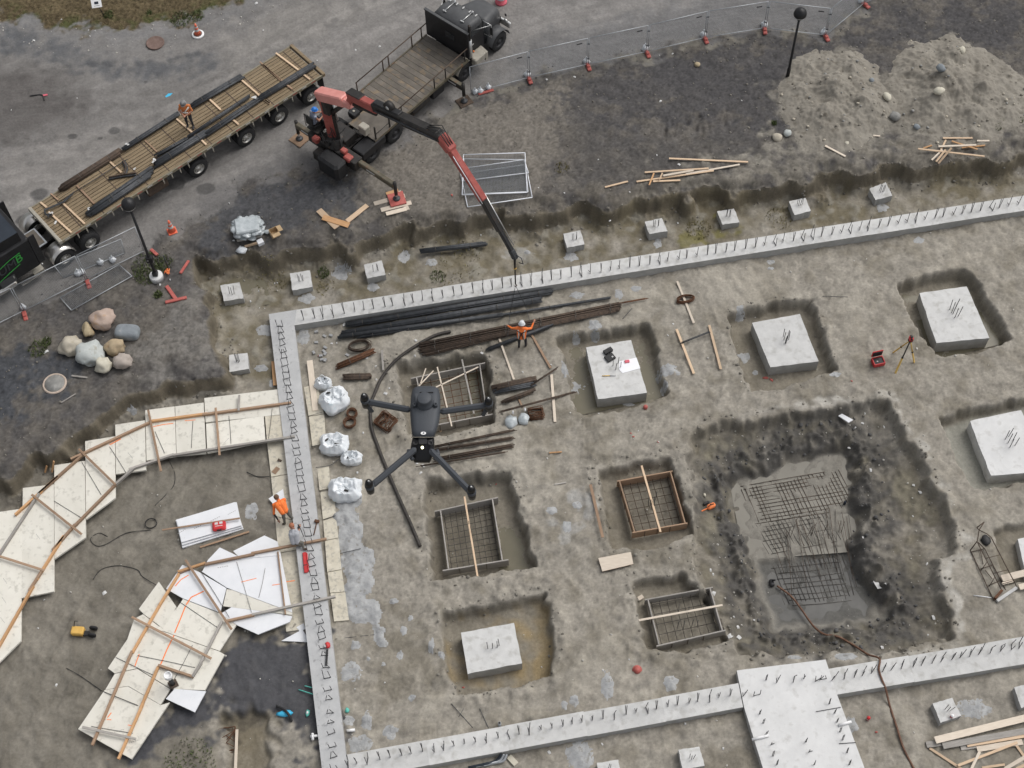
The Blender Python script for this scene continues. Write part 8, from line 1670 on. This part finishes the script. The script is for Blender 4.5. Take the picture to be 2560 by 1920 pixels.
def motor(x, y, ax_, ay_, r0, leg=False):
    m0 = dq(x, y, .012); mb = MB(); mb.lathe([(48 * u1, -.034), (52 * u1, -.022), (50 * u1, -.008), (46 * u1, -.006)], 'drone_black', T(m0), 24); mb.lathe([(57 * u1, -.010), (59 * u1, -.007), (59 * u1, .0), (50 * u1, .001)], 'drone_body', T(m0), 24, cap=False); mb.lathe([(50 * u1, -.004), (50 * u1, .010), (42 * u1, .018), (20 * u1, .022), (0, .022)], 'drone_black', T(m0), 24); mo_ = mb.build('motor', t)
    mb = MB(); mb.lathe([(14 * u1, 0), (10 * u1, .003), (0, .0035)], 'silver', T(m0 + Vector((0, 0, .0215))), 12); mb.build('shaft_cap', mo_)
    a = dq(ax_, ay_, .008); e = m0 + Vector((0, 0, -.012)); mb = MB(); d = (e - a).normalized(); mb.beam(a, e - d * 30 * u1, 74 * u1, .020, 'drone_body', bev=.006); mb.build('arm', t)
motor(165, 300, 760, 440, 0); motor(1770, 345, 1140, 465, 0); motor(225, 1415, 830, 940, 0); motor(1548, 1490, 1010, 955, 0)
for (x0, y0), (x1, y1) in (((190, 370), (265, 470)), ((1760, 400), (1695, 515))):
    mb = MB(); mb.beam(dq(x0, y0, -.01), dq(x1, y1, -.045), 44 * u1, .014, 'drone_body', bev=.004); mb.build('landing_leg', t)
mb = MB(); mb.lathe([(20 * u1, 0), (16 * u1, .004), (0, .005)], 'led', T(dq(912, 930, -.001)), 14); mb.build('beacon_light', nose)
for x in (818, 1015):
    mb = MB(); mb.lathe([(34 * u1, 0), (34 * u1, .003), (24 * u1, .004), (22 * u1, .001), (0, .001)], 'black_plastic', T(dq(x, 875, .006)), 18); mb.build('sensor_lens', nose)
mb = MB(); mb.beam(dq(918, 800, .0155), dq(918, 880, .011), 100 * u1, .004, 'black_plastic'); mb.build('sensor_window', nose)
# emblem: small white rounded mark with a dark slanting bar
M = T(dq(925, 742, .0292)); mb = MB(); mb.prism([(34 * u1 * math.cos(a), 22 * u1 * math.sin(a)) for a in np.linspace(0, 2 * math.pi, 18)[:-1]], -.0006, .0006, 'white_paint', None, M); em = mb.build('emblem', bodyo)
mb = MB(); mb.box((0, 0, .0012), (7 * u1, 30 * u1, .0008), 'drone_body', M @ RZ(-.4)); mb.box((10 * u1, 2 * u1, .0012), (5 * u1, 16 * u1, .0008), 'drone_body', M @ RZ(-.4)); mb.build('emblem_bar', t)
for s, x in ((-1, 795), (1, 1055)):
    for k2 in range(2):
        mb = MB(); mb.beam(dq(x + s * 4, 745 + 22 * k2, .018), dq(x + s * 18, 730 + 22 * k2, .005), 8 * u1, .003, 'drone_black'); mb.build('vent_slot', t)
for pts in ([(1100, 960), (1118, 1010), (1075, 1090)], [(735, 960), (740, 1020), (790, 1085)]):
    mb = MB(); mb.tube([dq(x, y, -.012) for x, y in pts], 26 * u1, 'drone_body', 8); mb.build('arm_shoulder', t)

# ------------------------------------------------------------------ ground cover and litter
def tuft_field(name, spots, hgt_, mt_, label):
    mb = MB()
    for rc, x, y, rad, n in spots:
        c = G(rc, x, y); k = ZS / 55
        for i in range(n):
            a = random.uniform(0, 6.28); r_ = rad * k * math.sqrt(random.random()); X, Y = c.x + r_ * math.cos(a), c.y + r_ * 1.1 * math.sin(a); z = hz(X, Y); hh = hgt_ * random.uniform(.4, 1.1); b_ = random.uniform(0, 6.28); wv = random.uniform(.012, .03); d = Vector((math.cos(b_), math.sin(b_), 0)); p_ = Vector((X, Y, z)); l_ = Vector((random.uniform(-.6, .6), random.uniform(-.6, .6), 0)) * hh
            mb.add([p_ - d * wv, p_ + d * wv, p_ + l_ * .5 + d * wv * .8 + Vector((0, 0, hh * .6)), p_ + l_ + Vector((0, 0, hh))], [[0, 1, 2, 3]], mt_)
    o = mb.build(name); o['kind'] = 'stuff'; o['label'] = label; o['category'] = 'weeds'; return o
tuft_field('weeds', [(10, 1170, 640, 130, 420), (10, 1290, 620, 80, 200), (10, 1150, 720, 80, 170), (10, 1250, 860, 35, 120), (10, 300, 1290, 70, 200), (10, 370, 1235, 35, 120), (11, 600, 690, 45, 160), (11, 1500, 720, 60, 120), (30, 1500, 1640, 170, 420), (0, 860, 120, 50, 140), (0, 1430, 155, 90, 260), (0, 1560, 130, 60, 150), (0, 1180, 105, 25, 60), (3, 235, 980, 18, 60), (3, 2000, 1010, 35, 70), (3, 2040, 950, 22, 50), (3, 2185, 950, 30, 70), (3, 2115, 830, 18, 40), (2, 2200, 980, 20, 60)], .17, 'leaf', 'green weeds round the lamp base and along the verges')
tuft_field('weeds', [(11, 180, 760, 120, 150), (11, 1650, 620, 200, 160), (12, 1600, 340, 100, 200), (2, 520, 1330, 60, 90), (11, 620, 800, 80, 80), (13, 280, 240, 110, 120)], .13, 'leaf_dry', 'dry yellowish weeds in the trench')
# dry grass on the verge
gi = np.argwhere(c_gr & (cells(dg) < .1)); gi = gi[RNG.choice(len(gi), min(len(gi), 16000), replace=False)]
V, FC = [], []
for j, i in gi:
    X = gx[i] + RNG.random() * CELL; Y = gy[j] + RNG.random() * CELL
    if Y > 60: continue
    z = h[j, i]; a = RNG.random() * 6.28; hh = .05 + .07 * RNG.random(); c_, s_ = math.cos(a) * .012, math.sin(a) * .012; lx, ly = (RNG.random(2) - .5) * .12; n = len(V)
    V += [(X - c_, Y - s_, z), (X + c_, Y + s_, z), (X + lx, Y + ly, z + hh)]; FC.append((n, n + 1, n + 2))
mat('dry_grass', (.155, .115, .058), (.22, .17, .09), .9, 4, c3=(.085, .10, .035), s3=1.2, t3=.58)
mb = MB(); mb.v = [Vector(v) for v in V]; mb.f = [list(f) for f in FC]; k_ = mb.m('dry_grass'); mb.mi = [k_] * len(FC); mb.smooth = [False] * len(FC); o = mb.build('dry_grass', origin=(0, 0, 0)); o['kind'] = 'stuff'; o['label'] = 'short dry brown grass on the verge at the top left'; o['category'] = 'grass'
# stones: many small ones, one object per kind
def scatter(name, label, n, fn, smin, smax, mt_, seed):
    r_ = np.random.default_rng(seed); bm = bmesh.new(); bmesh.ops.create_icosphere(bm, subdivisions=1, radius=1); bv = np.array([v.co for v in bm.verts]); bf = np.array([[v.index for v in f.verts] for f in bm.faces]); bm.free()
    P_ = fn(r_, n); VV = []; FF = []; off = 0
    for X, Y in P_:
        z = hz(X, Y); s = smin + (smax - smin) * r_.random() ** 3; q = bv * (s * (.6 + .8 * r_.random(3)))[None, :] * (1 + .35 * (r_.random((len(bv), 1)) - .5)); a = r_.random() * 6.28; c_, s_ = math.cos(a), math.sin(a)
        VV.append(np.stack([X + q[:, 0] * c_ - q[:, 1] * s_, Y + q[:, 0] * s_ + q[:, 1] * c_, z + q[:, 2] * .7 + s * .25], 1)); FF.append(bf + off); off += len(bv)
    me = bpy.data.meshes.new(name); V = np.concatenate(VV); Fq = np.concatenate(FF); me.vertices.add(len(V)); me.vertices.foreach_set('co', V.astype(np.float32).ravel()); me.loops.add(len(Fq) * 3); me.loops.foreach_set('vertex_index', Fq.astype(np.int32).ravel()); me.polygons.add(len(Fq)); me.polygons.foreach_set('loop_start', np.arange(0, len(Fq) * 3, 3, dtype=np.int32)); me.polygons.foreach_set('loop_total', np.full(len(Fq), 3, np.int32)); me.materials.append(MATS[mt_]); me.update(); me.validate()
    o = bpy.data.objects.new(name, me); COL.objects.link(o); o['kind'] = 'stuff'; o['label'] = label; o['category'] = 'stones'
    return o
def from_mask(mask):
    ids = np.flatnonzero(mask.ravel())
    def fn(r_, n):
        k = r_.choice(ids, n); return np.stack([GX.ravel()[k] + (r_.random(n) - .5) * CELL, GY.ravel()[k] + (r_.random(n) - .5) * CELL], 1)
    return fn
mat('stone_pale', (.36, .345, .31), (.52, .50, .46), .9, 2., detail=1); mat('stone_mid', (.12, .11, .092), (.23, .215, .185), .9, 2., detail=1); mat('stone_dark', (.06, .06, .062), (.11, .108, .105), .9, 2., detail=1)
inv = (GY < 58) & (np.abs(GX) < .52 * GY + 6)
scatter('pale_stones', 'pale pebbles and crumbs strewn over the whole site', 520, from_mask(inv & (floor_m > .5) & (np.clip(.2 + NM, 0, 1) > .3)), .010, .055, 'stone_pale', 1)
scatter('pale_stones', 'white pebbles on the gravel edge of the dry grass', 170, from_mask(inv & (dg > 0) & (dg < 1.9) & (rk > .5)), .012, .055, 'stone_pale', 2)
scatter('pale_stones', 'white pebbles in the dark mud of the deep pit', 150, from_mask((s_o > .2) & (s_i < .2)), .015, .05, 'stone_pale', 3)
scatter('brown_stones', 'earth clods along the foot of the banks and pit edges', 1500, from_mask(inv & ((np.abs(ed - .5) < .5) | (np.abs(s_o) < .4) | (PIT['E'][0] > -.4) & (PIT['E'][0] < .2) | (np.abs(PIT['F'][0]) < .3) | (np.abs(PIT['G'][0]) < .35) | (np.abs(PIT['H'][0]) < .3) | (np.abs(PIT['I'][0]) < .3) | (np.abs(PIT['B'][0]) < .25))), .02, .08, 'stone_mid', 4)
scatter('dark_stones', 'dark stones in the mud of the deep pit', 420, from_mask((np.abs(s_i + .2) < .7)), .02, .09, 'stone_dark', 5)
scatter('brown_stones', 'small stones on the dark ground beyond the fence', 1600, from_mask(inv & (plate > .5) & (rk < .5)), .012, .06, 'stone_mid', 6)
scatter('dark_stones', 'loose gravel at the street edge', 500, from_mask(inv & (np.abs(road) < .6) & (plate > .5)), .015, .05, 'stone_dark', 7)
# paper-white litter bits
mb = MB()
for rc, l in ((11, ((760, 1095, .12), (835, 1150, .08), (1325, 1220, .10), (1320, 1340, .08), (1380, 1330, .07), (1845, 1318, .12), (940, 1355, .12), (1010, 1425, .08), (905, 1505, .13), (1015, 1530, .07), (1085, 1640, .1), (700, 1240, .06), (1840, 388, .08), (20, 910, .07), (85, 830, .05), (660, 1245, .08))), (21, ((1085, 170, .12), (1115, 130, .07), (910, 480, .07), (1385, 740, .12), (1365, 797, .11), (1335, 722, .08), (865, 795, .08))), (12, ((900, 275, .08), (1435, 292, .08), (1140, 425, .08), (1345, 905, .0), (1398, 1090, .07), (1357, 1180, .07), (435, 1412, .05), (210, 1470, .06))), (31, ((845, 1035, .05), (1080, 985, .05))), (10, ((1980, 915, .06), (2050, 965, .05), (2090, 968, .04), (2045, 830, .05), (2170, 770, .06), (2190, 765, .05), (365, 1310, .16), (1845, 432, .07), (1810, 135, .05), (1345, 740, .07), (1265, 780, .08))), (22, ((297, 78, .06), (305, 45, .06), (768, 288, .05), (810, 328, .05), (1125, 465, .05), (1285, 552, .05))), (32, ((845, 888, .06), (1052, 802, .05), (1495, 1308, .07), (838, 1470, .08), (1795, 1505, .07), (1720, 280, .14), (1910, 545, .1), (1850, 615, .16), (1915, 625, .16), (1695, 95, .1), (1715, 128, .08), (420, 1535, .1), (1880, 465, .06), (360, 862, .05))), (33, ((1060, 205, .3), (1120, 205, .08), (1445, 45, .1), (1495, 470, .14), (1452, 608, .06), (80, 490, .06), (1090, 705, .1))), (23, ((1000, 775, .12), (1390, 950, .11), (1340, 895, .09), (1333, 1140, .06), (935, 405, .1), (880, 440, .07), (955, 328, .07), (1105, 435, .1), (940, 1310, .09), (830, 600, .1))), (20, ((2050, 235, .05), (685, 570, .05))), (30, ((825, 275, .13), (350, 330, .06), (300, 555, .06), (445, 1005, .1))), (0, ((265, 320, .1), (485, 155, .06), (700, 240, .06), (750, 245, .06), (710, 285, .06), (2025, 25, .12), (90, 870, .06), (610, 775, .05))), (2, ((1300, 800, .1), (400, 628, .08), (620, 608, .1), (1290, 437, .05), (1395, 425, .08), (808, 1262, .06), (1270, 1225, .07), (1445, 1300, .1), (1055, 1518, .06), (540, 1525, .06), (335, 1485, .05), (1940, 795, .06))), (1, ((850, 395, .08), (1040, 368, .09), (545, 480, .06), (120, 240, .06), (805, 1325, .08), (780, 1385, .06)))):
    for x, y, s in l:
        s *= .72
        if s <= 0: continue
        p = G(rc, x, y, .012); M = T(p) @ RZ(random.uniform(0, 3.1)) @ Matrix.Rotation(random.uniform(-.25, .25), 4, 'X'); a, b_ = s, s * random.uniform(.45, .8)
        mb.add([M @ Vector(v) for v in ((-a, -b_, .0), (0, -b_ * 1.1, .03), (a, -b_ * .7, .0), (a * .8, b_, .02), (-.1 * a, b_ * .9, .035), (-a * .9, b_ * .7, 0))], [[0, 1, 4, 5], [1, 2, 3, 4]], 'sticker')
o = mb.build('litter'); o['kind'] = 'stuff'; o['label'] = 'white scraps of paper and foam strewn about'; o['category'] = 'litter'
mb = MB()
for rc, x, y, s in ((22, 1065, 483, .06), (22, 1085, 510, .07), (22, 1280, 552, .06), (13, 170, 1515, .14), (13, 215, 1530, .13), (13, 850, 1540, .06), (31, 1700, 1022, .07), (33, 1045, 1375, .07), (1, 1610, 1540, .09), (11, 560, 1340, .08), (21, 1960, 885, .05)):
    p = G(rc, x, y, .015); mb.blob(p, (s, s * .6, .025), 'red_plastic', s * 100, .5, 1, 2., RZ(s * 90).to_3x3())
o = mb.build('litter'); o['kind'] = 'stuff'; o['label'] = 'red plastic scraps strewn about'; o['category'] = 'litter'

# ------------------------------------------------------------------ tidy
for o in bpy.data.objects:
    if '_w' in o: del o['_w']
